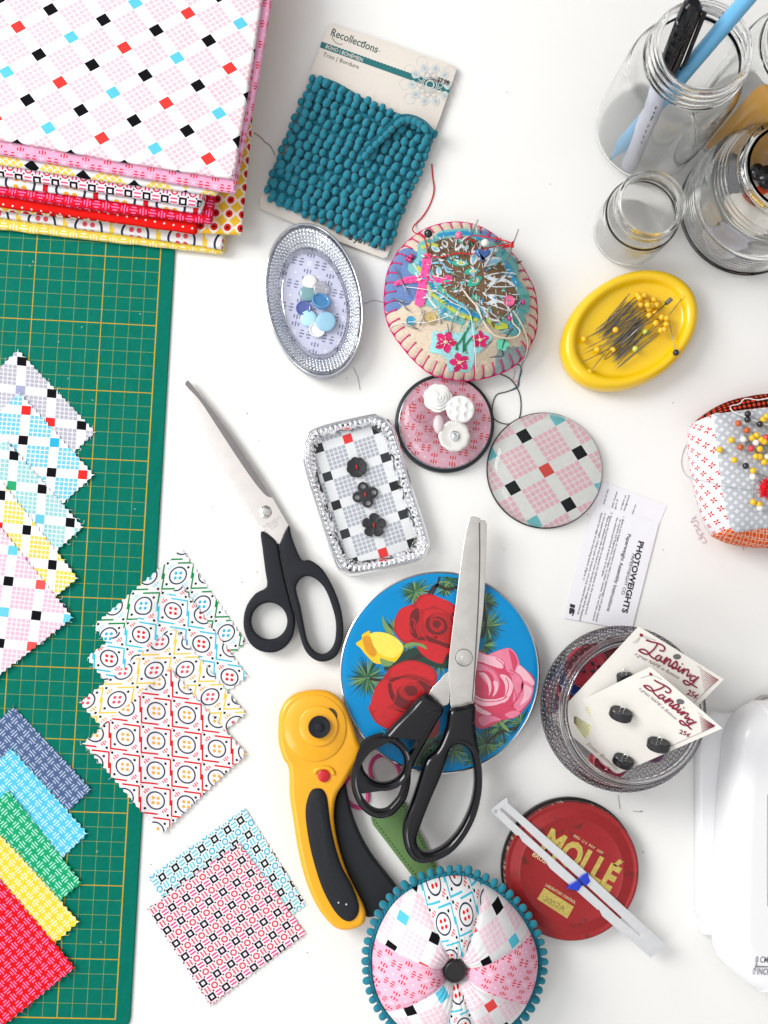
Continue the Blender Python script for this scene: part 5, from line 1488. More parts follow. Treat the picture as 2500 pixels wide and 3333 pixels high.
def cl_scale(s_, z):                                           # the felt puffs out between the edge stitches
    l = _cs(s_, z); k = max(0, min(1, (s_ - .84) / .12))
    for i, p in enumerate(l):
        w = abs(math.sin(math.pi * ns * L_F[i] / L_F[-1])); q = 1 + k * .022 * (w - .5) + k * .006 * nz(p.x, p.y, 1.2, 7)
        p.x = ceF.x + (p.x - ceF.x) * q; p.y = ceF.y + (p.y - ceF.y) * q
    return l
loops = [cl_scale(.86, .03), cl_scale(.95, .3), cl_scale(1.0, .95), cl_scale(1.012, 1.12), cl_scale(1.0, 1.28)]
for s_ in (.985, .96, .92, .87, .8, .7, .6, .5, .4, .3, .2, .1, .03):
    l = cl_scale(s_, 0)
    for i, p in enumerate(l): p.z = fz(p.x, p.y) - (.12 * math.exp(-((s_ - .87) / .035) ** 2)) + (.16 * (abs(math.sin(math.pi * ns * L_F[i] / L_F[-1])) - .6) if s_ > .9 else 0)
    loops.append(l)
V, Fc = loft(loops); mesh('felt_body', V, Fc, M_felt, t)
M_hot = plain('magenta_floss', c(222, 22, 118), .75, mot=.1, ms=8)
mb = MB()
V, Fc = tube([p + Vector((0, 0, .02 * math.sin(i * 2.0))) for i, p in enumerate(scl(fo, 1.012, 1.2, ceF))], .065, 6, True); mb.add(V, Fc)
i = 0
for q in range(ns):
    s_ = L_F[-1] * q / ns
    while L_F[i + 1] < s_: i += 1
    p = fo[i]; d = (ceF - p); d.z = 0; d.normalize(); pts = [p - d * .05 + Vector((0, 0, -.05))]
    for k in range(1, 6):
        w = p + d * (k * .14); w.z = max(fz(w.x, w.y) - .08, 1.2) + .06; pts.append(w)
    V, Fc = tube(pts, .05, 5); mb.add(V, Fc)
mb.make('blanket_stitch', M_hot, t)
def fconf(name, pts, mats, off=.05, sub=4, par=t, th=.06, step=.3, m=0, crd='D'):
    v = spl([Bf(crd, x, y, fz) for x, y in pts], sub); V, Fc = sheet(v, lambda x, y: fz(x, y) + off, th, step)
    return mesh(name, V, Fc, mats, par, 50)
M_lace = plain('turquoise_lace', c(120, 190, 190), .9, mot=.12, ms=5, bmp=.6)
M_brn = plain('brown_print', c(120, 92, 64), .85, mot=.1, ms=6)
PA = [(455, 250), (560, 215), (640, 150), (760, 128), (900, 125), (990, 140), (1010, 205), (1110, 240), (1200, 275), (1240, 330), (1310, 390), (1345, 470), (1345, 560), (1395, 640), (1442, 710), (1445, 800), (1440, 880), (1395, 900), (1400, 990), (1340, 1082), (1230, 1072), (1130, 995), (1000, 955), (900, 890), (850, 985), (750, 960), (640, 925), (610, 850), (515, 810), (505, 720), (515, 640), (430, 560), (360, 505), (365, 430), (430, 395), (440, 320)]
pa = fconf('paisley_patch', PA, M_lace, .06)
PB = [(540, 280), (640, 230), (760, 205), (900, 200), (1020, 260), (1110, 330), (1180, 420), (1240, 520), (1290, 620), (1340, 720), (1350, 830), (1290, 860), (1260, 900), (1180, 960), (1100, 970), (1000, 900), (900, 820), (800, 800), (720, 760), (640, 650), (590, 540), (550, 450), (520, 360)]
fconf('brown_cloth', PB, M_brn, .10, 4, pa)
fm = [plain('felt_print_%s' % n, cl, .85, mot=.06, ms=5) for n, cl in (('white', c(224, 232, 236)), ('sky', c(140, 196, 222)), ('sea_green', c(60, 178, 152)), ('lime', c(196, 206, 70)), ('blue', c(38, 146, 200)), ('brown', c(110, 84, 58)), ('aqua', c(110, 206, 216)), ('grey', c(205, 212, 206)))]
mb = MB()
def leaf(x0, y0, x1, y1, w, m, off, bend=0.0):
    d = math.hypot(x1 - x0, y1 - y0); ux, uy = (x1 - x0) / d, (y1 - y0) / d; nx, ny = -uy, ux
    pts = []
    for s_ in range(9):
        f = s_ / 8; b_ = bend * math.sin(math.pi * f) * d; ww = w * math.sin(math.pi * min(1, f * .97 + .02)) ** .8
        pts.append((x0 + ux * d * f + nx * (b_ + ww), y0 + uy * d * f + ny * (b_ + ww)))
    for s_ in range(7, 0, -1):
        f = s_ / 8; b_ = bend * math.sin(math.pi * f) * d; ww = w * math.sin(math.pi * min(1, f * .97 + .02)) ** .8
        pts.append((x0 + ux * d * f + nx * (b_ - ww), y0 + uy * d * f + ny * (b_ - ww)))
    v = [Bf('D', x, y, fz) for x, y in pts]; V, Fc = sheet(v, lambda x, y: fz(x, y) + off, 0, .4); mb.add(V, Fc, m)
for x0, y0, x1, y1, w, b_ in ((780, 330, 800, 200, 26, .15), (860, 320, 880, 195, 28, -.1), (920, 350, 1000, 235, 26, .1), (980, 400, 1120, 300, 28, .1), (1030, 470, 1200, 400, 28, -.1), (1040, 560, 1260, 520, 30, .1), (1060, 640, 1320, 640, 32, -.1),
                              (1060, 720, 1330, 760, 30, .1), (1060, 790, 1280, 870, 30, -.12), (1010, 820, 1180, 960, 26, .1), (960, 780, 1080, 930, 22, .1), (700, 300, 660, 235, 22, .1), (640, 330, 560, 290, 20, 0), (640, 380, 560, 420, 18, .2), (640, 560, 620, 470, 20, 0), (930, 460, 960, 330, 26, 0), (760, 700, 830, 600, 22, .2)):
    w *= 1.3; leaf(x0, y0, x1, y1, w, 0, .125, b_); mx_, my_ = x0 * .5 + x1 * .5, y0 * .5 + y1 * .5
    leaf(x0 * .78 + x1 * .22, y0 * .78 + y1 * .22, x0 * .12 + x1 * .88, y0 * .12 + y1 * .88, w * .5, random.Random(x0).choice((1, 5, 5, 1)), .14, b_)
for x0, y0, x1, y1, w in ((735, 430, 905, 445, 32), (850, 520, 1000, 505, 30), (880, 640, 1020, 560, 40), (900, 760, 1000, 740, 26), (700, 400, 800, 372, 12), (620, 640, 700, 720, 14)):
    leaf(x0, y0, x1, y1, w, 2, .145); leaf(x0 + 50, y0 + (y1 - y0) * .35, x1 - 30, y1 - (y1 - y0) * .2, w * .6, 0, .16); leaf(x0 + 65, y0 + (y1 - y0) * .4, x1 - 50, y1 - (y1 - y0) * .3, w * .38, 3, .175)
for k, (pts, m_) in enumerate((([(440, 470), (500, 560), (560, 700), (680, 800), (820, 900), (980, 950)], 3), ([(460, 420), (530, 560), (600, 690), (720, 780), (860, 860), (1000, 920)], 4), ([(500, 380), (560, 560), (640, 650), (740, 750), (880, 830)], 6), ([(420, 520), (520, 720), (620, 850), (760, 930)], 0), ([(400, 440), (450, 520), (520, 640), (560, 760)], 7),
                                 ([(470, 300), (560, 270), (620, 290)], 3), ([(620, 190), (760, 170), (900, 170), (1000, 220)], 4), ([(1230, 420), (1280, 540), (1340, 640)], 4), ([(1250, 900), (1300, 960), (1250, 1030)], 4), ([(1180, 980), (1240, 1010), (1140, 1020)], 3), ([(1060, 940), (1120, 1000), (1150, 1010)], 3), ([(560, 440), (660, 440), (700, 510), (740, 520)], 1))):
    v = spl([Bf('D', x, y, fz) for x, y in pts], 6, False); v = [Vector((p.x, p.y, 0)) for p in v]
    V, Fc = ribbon(v, .26 if m_ in (3, 4) else .16, lambda x, y: fz(x, y) + .11 + .006 * k); mb.add(V, Fc, m_)
rn = random.Random(3)
for k in range(170):                                            # dots and strokes of the print
    x, y = rn.uniform(440, 1380), rn.uniform(150, 1020)
    if not inside((x, y), [Vector(p) for p in PA]): continue
    a = math.atan2(y - 620, x - 980) + rn.uniform(-.5, .5); L = rn.uniform(25, 85)
    leaf(x, y, x + L * math.cos(a), y + L * math.sin(a), rn.uniform(4, 11), rn.choice((0, 1, 4, 6, 2, 0, 6, 7, 5, 2)), .18 + k * .0003, rn.uniform(-.2, .2))
mb.make('leaf_print', fm, pa, True)
def stitches(paths, mat, name, par, r=.022, dash=.16, gap=.07, zo=.2, crd='D', zfn=None):
    zfn = zfn or fz; mb = MB()
    for pts in paths:
        v = spl([Bf(crd, x, y, zfn) for x, y in pts], 8, False); acc = 0; on = True; seg = [v[0]]
        for i in range(1, len(v)):
            seg.append(v[i]); acc += (v[i] - v[i - 1]).length
            if acc > (dash if on else gap):
                if on: V, Fc = tube([Vector((p.x, p.y, zfn(p.x, p.y) + zo)) for p in seg], r, 4); mb.add(V, Fc)
                acc = 0; on = not on; seg = [v[i]]
    return mb.make(name, mat, par)
M_wth = plain('white_thread', c(238, 238, 236), .8)
sp_ = []
for k in range(9):
    sp_.append([(480 + k * 95, 180 + k * 6), (560 + k * 95, 400 + k * 25), (600 + k * 92, 640 + k * 30), (640 + k * 90, 900 + k * 14)])
for k in range(7):
    sp_.append([(520, 260 + k * 95), (760, 300 + k * 100), (1000, 420 + k * 90), (1280, 560 + k * 80)])
sp_ = [[p for p in q if inside(p, [Vector(w) for w in PA])] for q in sp_]
stitches([q for q in sp_ if len(q) > 1], M_wth, 'quilting_stitches', pa)
# flower patch
FPp = [(575, 1050), (650, 1055), (700, 1035), (760, 1060), (850, 1050), (900, 960), (930, 890), (960, 895), (955, 1030), (1010, 1045), (1060, 1062), (1115, 1100), (1050, 1180), (985, 1245), (950, 1250), (945, 1330), (890, 1420), (800, 1400), (720, 1410), (700, 1300), (640, 1252), (550, 1232), (565, 1150)]
fp = fconf('flower_patch', FPp, plain('pale_aqua_cloth', c(160, 222, 226), .9, mot=.1, ms=6, bmp=.5), .06, 3)
mb = MB()
for fx, fy, fr in ((690, 1145, 105), (1000, 1125, 85), (815, 1330, 95)):
    for k in range(5):
        a = k * 1.2566 + fx; leaf(fx, fy, fx + fr * math.cos(a), fy + fr * math.sin(a), fr * .34, k % 2, .11 + .004 * k)
    leaf(fx - 20, fy, fx + 22, fy + 2, 16, 2, .15); leaf(fx - 10, fy, fx + 12, fy + 2, 8, 3, .165)
for pts in ([(945, 900), (900, 1010), (860, 1090), (850, 1240)], [(900, 1010), (830, 1130), (790, 1180), (800, 1220)], [(930, 1100), (870, 1180), (880, 1250)], [(780, 1215), (800, 1190)], [(960, 1100), (940, 1140)]):
    v = [Vector((p.x, p.y, 0)) for p in spl([Bf('D', x, y, fz) for x, y in pts], 6, False)]; V, Fc = ribbon(v, .13, lambda x, y: fz(x, y) + .12); mb.add(V, Fc, 4)
mb.make('pink_flowers', [plain('raspberry_print', c(222, 30, 108), .85, mot=.15, ms=8), plain('deep_pink_print', c(200, 22, 90), .85), plain('flower_centre', c(250, 225, 170), .85), plain('flower_dot', c(250, 180, 40), .8), plain('stem_green', c(28, 120, 70), .85)], fp)
sp_ = [[(600, 1100), (690, 1145), (760, 1200)], [(680, 1060), (690, 1145), (660, 1220)], [(600, 1180), (700, 1150), (790, 1130)], [(740, 1400), (820, 1330), (920, 1310)], [(760, 1290), (815, 1330), (860, 1400)], [(930, 1120), (1000, 1130), (1060, 1100)], [(980, 1060), (1000, 1130), (990, 1210)], [(570, 1080), (700, 1050), (850, 1065), (950, 920)], [(640, 1240), (720, 1260), (860, 1240), (950, 1230)]]
stitches(sp_, M_wth, 'quilting_stitches', fp, zo=.19)
# pink ribbon cross
M_hp = plain('hot_pink_ribbon', c(246, 84, 156), .85, mot=.05, ms=5)
pr = fconf('pink_ribbon_cross', [(240, 640), (232, 610), (330, 562), (480, 545), (620, 548), (742, 552), (738, 620), (620, 612), (480, 610), (330, 622)], M_hp, .12, 2)
fconf('ribbon_strip', [(494, 358), (570, 372), (548, 500), (520, 660), (495, 818), (412, 805), (440, 660), (470, 500)], M_hp, .17, 2, pr)
stitches([[(250, 625), (400, 575), (560, 568), (735, 572)], [(250, 635), (400, 605), (560, 595), (735, 602)], [(512, 370), (480, 560), (428, 800)], [(556, 380), (525, 580), (482, 805)]], plain('deep_pink_thread', c(230, 50, 130), .8), 'ribbon_stitches', pr, zo=.2)
# things stuck in or lying on the cushion
def on(x, y, off=0.0): return Bf('D', x, y, fz, off)
gN = 'steel needles stuck in the felt pincushion'
lbN = 'plain steel sewing needle stuck in the felt pincushion'
for x0, y0, x1, y1, h in ((875, 310, 985, 40, 2.2), (1000, 735, 1210, 545, 1.2), (1210, 510, 1350, 125, 2.6), (1030, 510, 1165, 275, 1.6), (750, 770, 865, 600, 1.2), (950, 1050, 1100, 820, 1.5), (1150, 1075, 1310, 1010, .8), (735, 1080, 770, 880, 1.0), (655, 1000, 645, 890, .8), (740, 1140, 708, 975, 1.0),
                          (660, 520, 615, 365, .9), (570, 370, 545, 200, 1.2), (930, 650, 1010, 410, 1.4), (895, 800, 915, 640, 1.0), (1180, 960, 1330, 800, 1.0), (1210, 520, 1290, 260, 1.6), (700, 330, 800, 195, 1.2), (855, 400, 860, 290, .7)):
    p = on(x0, y0, -.1); q = on(x1, y1) if inside((x1, y1), [Vector(w) for w in OUT]) else B('D', x1, y1, p.z + h)
    q = B('D', x1, y1, p.z + h * .8)
    needle(p, q, lbN, gN, .045 if h > 1.1 else .038)
gL = 'steel pins lying across the felt pincushion'
for x0, y0, x1, y1 in ((232, 465, 352, 725), (205, 752, 340, 790), (250, 770, 368, 868), (292, 972, 452, 1030), (462, 825, 515, 968), (510, 855, 460, 1005), (550, 425, 680, 298), (738, 515, 870, 585), (835, 775, 945, 880), (970, 1280, 1118, 1122), (1080, 1283, 1210, 1272), (1115, 268, 1260, 262)):
    a, b_ = on(x0, y0, .24), on(x1, y1, .26); mid = (a + b_) / 2; lift = max(0, fz(mid.x, mid.y) + .24 - mid.z) + .02; up = Vector((0, 0, lift))
    needle(a + up, b_ + up, 'steel pin woven flat through the cloth of the felt pincushion', gL, .05)
gp = 'ball headed pins in the felt pincushion'
pin(on(545, 250, -.2), B('D', 538, 165, 3.7), (.006, .006, .006), .31, 'black ball headed pin at the top left of the felt pincushion', gp)
pin(on(790, 250, -.2), B('D', 811, 183, 3.9), c(240, 110, 160), .28, 'pink ball headed pin at the top of the felt pincushion', gp)
pin(on(1020, 320, -.2), B('D', 1048, 252, 4.3), c(248, 246, 235), .29, 'white pearl headed pin near the blue heart pin', gp)
# heart headed pin
p0, p1 = on(1000, 420, -.2), B('D', 1028, 350, 4.6)
th_ = thing('pin', 'pin with a blue heart shaped head on the felt pincushion', 'pin', p0, gp)
V, Fc = tube([p0, p1], .03, 6); mesh('shaft', V, Fc, M_pin, th_)
hl = []
for k in range(40):
    a = 2 * math.pi * k / 40; hx = 16 * math.sin(a) ** 3; hy = 13 * math.cos(a) - 5 * math.cos(2 * a) - 2 * math.cos(3 * a) - math.cos(4 * a); hl.append(p1 + Vector((hx * .035, hy * .032, 0)))
V, Fc = loft([offs(hl, .18, p1.z - .2), offs(hl, .05, p1.z - .1), [Vector((p.x, p.y, p1.z)) for p in hl], offs(hl, .05, p1.z + .1), offs(hl, .16, p1.z + .19)]); mesh('heart_head', V, Fc, plain('pearl_blue', c(70, 112, 180), .2, .3, .6), th_, 60)
def sequin(x, y, r, col, lb, nm='sequin', sc=1):
    p = on(x, y, .2); n = 30
    V, Fc = loft([[p + Vector((r * k * math.cos(a), r * k * math.sin(a), z)) for a in [2 * math.pi * i / n for i in range(n)]] for k, z in ((1, 0), (1, .04), (.6, -.01 + .0), (.1, .0))]); o = mesh(nm, V, Fc, plain('sequin_%d' % x, col, .18, .5, .5), t, 50)
sequin(378, 950, .32, c(70, 180, 225), ''); sequin(555, 925, .42, c(225, 200, 130), ''); sequin(1262, 772, .40, c(250, 110, 160), '')
p = on(1205, 1165, .16); V, Fc = loft([[p + Vector((.5 * (.65 + .35 * abs(math.cos(2.5 * a))) * math.cos(a), .5 * (.65 + .35 * abs(math.cos(2.5 * a))) * math.sin(a), z)) for a in [2 * math.pi * i / 50 for i in range(50)]] for z in (0, .05)]); mesh('flower_sequin', V, Fc, plain('sequin_mint', c(90, 200, 165), .25, 0, .5), t, 40)
mb = MB()
for x, y in ((350, 392), (385, 372), (1390, 785), (1270, 930), (372, 408)):
    V, Fc = ball(on(x, y, .2), .2, 10, 8); mb.add(V, Fc)
mb.make('magenta_beads', plain('magenta_bead', c(190, 20, 110), .15, 0, .8), t)
# threads
M_rd = plain('red_sewing_thread', c(214, 22, 34), .75)
pts = [B('B', x, y, z) for x, y, z in ((1350, 1138, .06), (1356, 1230, .05), (1366, 1330, .08), (1340, 1430, .05), (1290, 1520, .06), (1230, 1585, .1))] + [B('D', 400, 110, .4), B('D', 405, 150, 1.0), on(480, 190, .3), on(510, 230, .25), on(530, 320, .2), on(545, 360, .3), on(640, 378, .35), on(780, 345, .4), on(900, 350, .4), on(960, 345, .35), B('D', 1040, 310, 3.6), B('D', 1120, 285, 3.9), B('D', 1300, 262, 4.3)]
thread('red_thread', pts, .05, M_rd, 'loose red thread curling from the table over the felt pincushion')
thread('red_thread', [B('D', 1300, 262, 4.3), B('D', 1240, 235, 4.2), B('D', 1100, 205, 3.9), B('D', 950, 185, 3.6), B('D', 885, 215, 3.3), B('D', 960, 240, 3.4), B('D', 955, 300, 3.5)], .05, M_rd, 'red thread looped from the needle eye across the cushion top')
thread('red_thread', [B('D', 1300, 240, 4.35), B('D', 1285, 262, 4.4), B('D', 1300, 285, 4.3), B('D', 1240, 280, 4.0), B('D', 1200, 300, 3.6)], .07, M_rd, 'red thread tied round the upright needles at the cushion right')
M_cr = plain('cream_thread', c(232, 218, 196), .8)
thread('cream_thread', [on(830, 640, .3), on(900, 740, .35), on(980, 830, .35), on(1030, 950, .3), on(1120, 1070, .3), on(1230, 1108, .3), on(1330, 1095, .3), on(1362, 1040, .3), on(1300, 970, .3), on(1280, 880, .35)], .07, M_cr, 'thick cream thread looping over the felt pincushion')
thread('cream_thread', [on(1300, 860, .3), on(1370, 970, .3), on(1420, 1090, .2), on(1430, 1190, .2), B('D', 1400, 1300, .9)], .06, M_cr, 'cream thread hanging over the right edge of the felt pincushion')
thread('white_thread', [B('D', 170, 1040, .8), on(250, 980, .3), on(380, 962, .3), on(500, 968, .3), on(640, 935, .3), on(740, 900, .3)], .03, M_wth, 'thin white thread across the lower left of the felt pincushion')
thread('white_thread', [on(330, 645, .2), on(480, 665, .3), on(620, 700, .25), on(760, 790, .3), on(900, 870, .3), on(940, 1050, .3), on(960, 1250, .3), on(965, 1400, .2)], .03, M_wth, 'long fine white thread wandering down the felt pincushion')
M_bt = plain('black_thread', (.02, .025, .03), .7)
thread('black_thread', [on(1310, 1010, .3), on(1250, 1080, .25), on(1215, 1150, .2), on(1205, 1230, .2), B('D', 1250, 1340, 1.0), B('D', 1350, 1345, .5), B('D', 1375, 1400, .1), B('D', 1355, 1480, .06), B('D', 1340, 1550, .06), B('D', 1240, 1590, .05), B('D', 1150, 1620, .05), B('D', 1115, 1720, .05), B('D', 1130, 1830, .05), B('D', 1230, 1880, .05), B('D', 1340, 1850, .05), B('D', 1370, 1740, .05), B('D', 1355, 1600, .05), B('D', 1280, 1480, .05), B('D', 1180, 1430, .05)], .04, M_bt, 'black thread coiled on the table below the felt pincushion')
thread('pale_blue_thread', [on(1380, 760, .3), on(1330, 850, .25), on(1400, 900, .2), B('D', 1440, 1200, .9), B('D', 1380, 1350, .06), B('D', 1350, 1480, .05), B('D', 1330, 1540, .05), B('D', 1250, 1590, .04)], .03, plain('pale_blue_floss', c(130, 175, 200), .8), 'fine pale blue thread trailing off the felt pincushion')
thread('pink_thread', [B('D', 1300, 1370, .9), B('D', 1320, 1410, .1), B('D', 1300, 1500, .05), B('D', 1345, 1490, .05), B('D', 1330, 1530, .05)], .03, plain('pale_pink_floss', c(235, 170, 175), .8), 'short pink thread tangled with the black one on the table')

# ---------------------------------------------------------------- yellow magnetic pin dish
t = thing('pin_dish', 'oval yellow magnetic dish full of pins', 'pin dish', B('Y', 1357, 714, 0))
e0 = ell('Y', 1357, 716, 159, 116, -33, .9, 96)
CY0 = cen(e0)
def ysc(s_, z): return scl(e0, s_, z, CY0)
prof = [(.86, .03), (.93, .08), (.99, .45), (1.0, .9), (.99, 1.35), (.955, 1.72), (.90, 1.88), (.85, 1.86), (.81, 1.70), (.785, 1.45), (.77, 1.32), (.72, 1.26), (.5, 1.24), (.2, 1.24)]
V, Fc = loft([ysc(a, b_) for a, b_ in prof]); mesh('dish_body', V, Fc, plain('bright_yellow_plastic', c(252, 206, 12), .3, 0, .3, mot=.015), t, True)
gy = 'yellow headed pins heaped in the yellow dish'; YH = c(252, 196, 24)
zb = 1.27
heads = [(385, 1635), (422, 1637), (432, 1675), (403, 1687), (475, 1660), (490, 1690), (448, 1712), (462, 1693), (483, 1735), (449, 1747), (517, 1757), (545, 1763), (485, 1789), (543, 1797), (513, 1830), (532, 1825), (395, 1650), (440, 1690)]
tips = [(145, 1832), (165, 1840), (200, 1850), (108, 1868), (190, 1870), (200, 1900), (165, 1875), (215, 1880), (210, 1935), (80, 1940), (85, 1960), (245, 2005), (255, 2035), (235, 1960), (262, 2045), (270, 2042), (150, 1825), (185, 1842)]
rn = random.Random(2)
for k, ((hx, hy), (tx, ty)) in enumerate(zip(heads, tips)):
    pin(B('C', tx, ty, zb + .06 + rn.uniform(0, .25)), B('C', hx, hy, zb + .22 + .035 * k), YH, .24, 'yellow ball headed pin in the heap on the yellow dish', gy, .03)
for (hx, hy), (tx, ty), col, lb in (((262, 1827), (395, 1740), YH, 0), ((87, 1878), (300, 1770), YH, 0), ((160, 1937), (330, 1850), YH, 0), ((248, 1938), (400, 1820), YH, 0), ((635, 1645), (555, 1750), YH, 'yellow headed pin apart at the upper right of the yellow dish'), ((40, 2025), (250, 1920), YH, 'yellow headed pin at the lower left rim of the yellow dish'),
                                    ((118, 2060), (210, 1950), YH, 'yellow headed pin nearest the bottom rim of the yellow dish'), ((427, 1838), (260, 2000), c(205, 215, 70), 'pale green headed pin in the middle of the yellow dish'), ((370, 1932), (500, 1830), c(225, 228, 90), 'pale lime headed pin low in the yellow dish'),
                                    ((596, 1953), (555, 1765), (.008, .01, .03), 'black headed pin leaning on the rim of the yellow dish')):
    zh = zb + .3
    if hx == 596: zh = 2.15
    if hx in (40, 118): zh = 1.6
    pin(B('C', tx, ty, zb + .3), B('C', hx, hy, zh), col, .24, lb or 'yellow ball headed pin in the heap on the yellow dish', gy, .03)
rn = random.Random(9)
for k in range(22):
    a = rn.uniform(0, 1); x0, y0 = 150 + 130 * a + rn.uniform(-15, 15), 1830 + 190 * a + rn.uniform(-20, 20)
    L = rn.uniform(190, 290); an = math.radians(rn.uniform(-50, -36)); z = zb + rn.uniform(.04, .45)
    needle(B('C', x0, y0, z), B('C', x0 + L * math.cos(an), y0 + L * math.sin(an), z + .05), 'bare steel pin in the bundle on the yellow dish', 'bare pins bundled in the yellow dish', .045)
p0, p1 = B('C', 200, 1990, zb + .4), B('C', 570, 1655, zb + .9)
tp_ = thing('needle_threader', 'long dark needle with a metal cap lying over the pins in the yellow dish', 'needle', p0)
V, Fc = tube([p0 * .75 + p1 * .25, p0 * .08 + p1 * .92], .045, 8); mesh('shaft', V, Fc, M_pin, tp_)
lp = [p0 + (p1 - p0) * (.12 - .12 * math.cos(a)) + Vector(((p1 - p0).y, -(p1 - p0).x, 0)).normalized() * .13 * math.sin(a) for a in [2 * math.pi * k / 20 for k in range(20)]]
V, Fc = tube(lp, .035, 6, True); mesh('wire_loop', V, Fc, plain('bronze_wire', (.20, .14, .06), .35, 1), tp_)
V, Fc = tube([p0 * .08 + p1 * .92, p0 * .0 + p1], [.16, .17], 14); mesh('metal_cap', V, Fc, M_pin, tp_, 40)

# ---------------------------------------------------------------- square pincushion at the right edge
t = thing('square_pincushion', 'square fabric pincushion with grey top and red print sides at the right edge', 'pincushion', B('L', 1300, 1200, 0))
ztp = 4.0
top = [(580, 388), (700, 378), (900, 350), (1100, 326), (1287, 308), (1800, 300), (2000, 420), (2060, 900), (2080, 1400), (2040, 1830), (1900, 1880), (1287, 1888), (1100, 1905), (930, 1938), (860, 1938), (800, 1880), (740, 1700), (700, 1450), (660, 1200), (630, 950), (605, 700), (585, 500)]
mid = [(330, 495), (560, 325), (800, 210), (1050, 150), (1287, 118), (1900, 90), (2250, 300), (2350, 900), (2380, 1400), (2300, 1950), (2000, 2120), (1287, 2142), (1050, 2135), (800, 2090), (640, 2025), (560, 1975), (450, 1790), (370, 1500), (310, 1250), (270, 1000), (250, 750), (270, 590)]
bot = [(420, 560), (620, 420), (850, 320), (1080, 260), (1287, 230), (1900, 220), (2150, 400), (2220, 900), (2240, 1400), (2180, 1850), (1950, 2000), (1287, 2040), (1050, 2030), (850, 1990), (720, 1930), (640, 1860), (540, 1700), (470, 1450), (420, 1220), (390, 1000), (375, 780), (380, 640)]
mats = [pmat('grey_lattice_cloth', *lat('L', (700, 430), (66, 50), (-52, 62), ztp), P_diamonds(c(196, 200, 204), c(226, 228, 232), .0), mot=.05), None, None, None]
def P_sq(base, cl):
    def fn(x, y):
        u, v = x - (x + .5).fl(), y - (y + .5).fl(); return base, [(u.ab().mx(v.ab()).lt(.27), cl)]
    return fn
mats = [pmat('grey_lattice_cloth', *lat('L', (700, 430), (66, 50), (-52, 62), ztp), P_sq(c(188, 192, 197), c(222, 224, 230))),
        pmat('petal_cloth', *lat('L', (550, 612), (-60, 98), (55, 93), 2.2), lambda x, y: P_petal(c(252, 248, 252, .72), c(216, 52, 38))(x * 1.0, y * 1.0)),
        pmat('black_dot_cloth', *lat('L', (640, 350), (62, -8), (8, 55), 3.5), P_dots(c(50, 20, 18), [(.34, c(226, 74, 44))])),
        pmat('orange_loop_cloth', *lat('L', (980, 1960), (90, 5), (-5, 80), 3.4), P_loops(c(232, 92, 30), c(250, 225, 205)))]
TP, MD, BT = [Bs('L', q, z) for q, z in ((top, ztp), (mid, 2.3), (bot, .05))]
TP, MD, BT = spl(TP, 4), spl(MD, 4), spl(BT, 4)
n = len(TP); mb = MB()
rings = []
for k in range(9):
    f = k / 8
    if f < .5: g = math.sin(f * math.pi); l = [a.lerp(b_, g) for a, b_ in zip(BT, MD)]; 
    else: g = 1 - math.sin((1 - f) * math.pi); l = [a.lerp(b_, g) for a, b_ in zip(MD, TP)]
    z = .05 + (ztp - .05) * f
    rings.append([Vector((p.x, p.y, z)) for p in l])
V, Fc = loft(rings, True, False); mi = []
for k in range(8):
    for i in range(n):
        q = i // 4; mi.append(2 if q < 5 else (3 if 11 <= q < 15 else (1 if q >= 15 or q < 0 else 2)))
mi.append(1)
uv = []
for k in range(9):
    s_ = (ztp - .05) * (1 - k / 8)
    for i in range(n):
        d = MD[i] - cen(MD); d.z = 0; d.normalize(); q = TP[i] + d * s_ * .75; uv.append((q.x, q.y))
mb.add(V, Fc, mi, uv)
mesh('side_panels', mb.V, mb.F, mats, t, True, mb.M, mb.UV)
# grey quilted top, slightly domed
bce, brad, bz = dome_shape(TP, ztp, .55, 2.6)
tl = [[Vector((p.x, p.y, ztp)) for p in TP]]
for s_ in (.97, .92, .85, .75, .6, .45, .3, .15, .04):
    l = scl(TP, s_, 0)
    for p in l: p.z = bz(p.x, p.y)
    tl.append(l)
V, Fc = loft(tl, False, True); mesh('grey_top', V, Fc, mats[0], t)
gq = 'ball headed pins in the square pincushion'
K, Yw, Wh, Or, Rd = (.01, .01, .015), c(250, 200, 30), c(250, 248, 245), c(206, 92, 30), c(226, 60, 70)
HN = []
bz2 = lambda x, y: bz(x, y)
for x, y, col, lb in ((1022, 390, K, 'upper black pin of the pair at the top of the square pincushion'), (1018, 465, K, 'lower black pin of the pair at the top of the square pincushion'), (1180, 525, K, 'navy black pin crossed by the white thread on the square pincushion'), (898, 515, Or, 'amber headed pin nearest the top seam of the square pincushion'),
                      (1010, 605, Or, 'amber headed pin left of the yellow cluster'), (925, 828, Or, 'amber headed pin below the white one on the square pincushion'), (808, 735, Yw, 'yellow pin left of the white one on the square pincushion'), (655, 860, Yw, 'yellow pin at the left seam of the square pincushion'), (845, 995, Yw, 'lone yellow pin above the black one on the square pincushion'),
                      (963, 725, Wh, 'white pin between the yellow and the yellow cluster'), (1128, 768, Wh, 'white pin right under the yellow cluster'), (1065, 845, Rd, 'red pin below the white one on the square pincushion'), (1265, 700, Rd, 'red pin at the right of the yellow cluster'), (995, 1072, K, 'black pin in the middle of the square pincushion'),
                      (1092, 1135, Yw, 'yellow pin above the lower white one on the square pincushion'), (1088, 1215, Wh, 'white pin beneath a yellow one in the middle of the square pincushion'), (1092, 1545, Yw, 'left yellow pin of the low pair on the square pincushion'), (1172, 1578, Yw, 'right yellow pin of the low pair on the square pincushion'),
                      (1180, 1620, Wh, 'white pin tucked below the low yellow pair')):
    pin(Bf('L', x + 30, y + 30, bz, -.3), Bf('L', x, y, bz, .55), col, .235, lb, gq, .028)
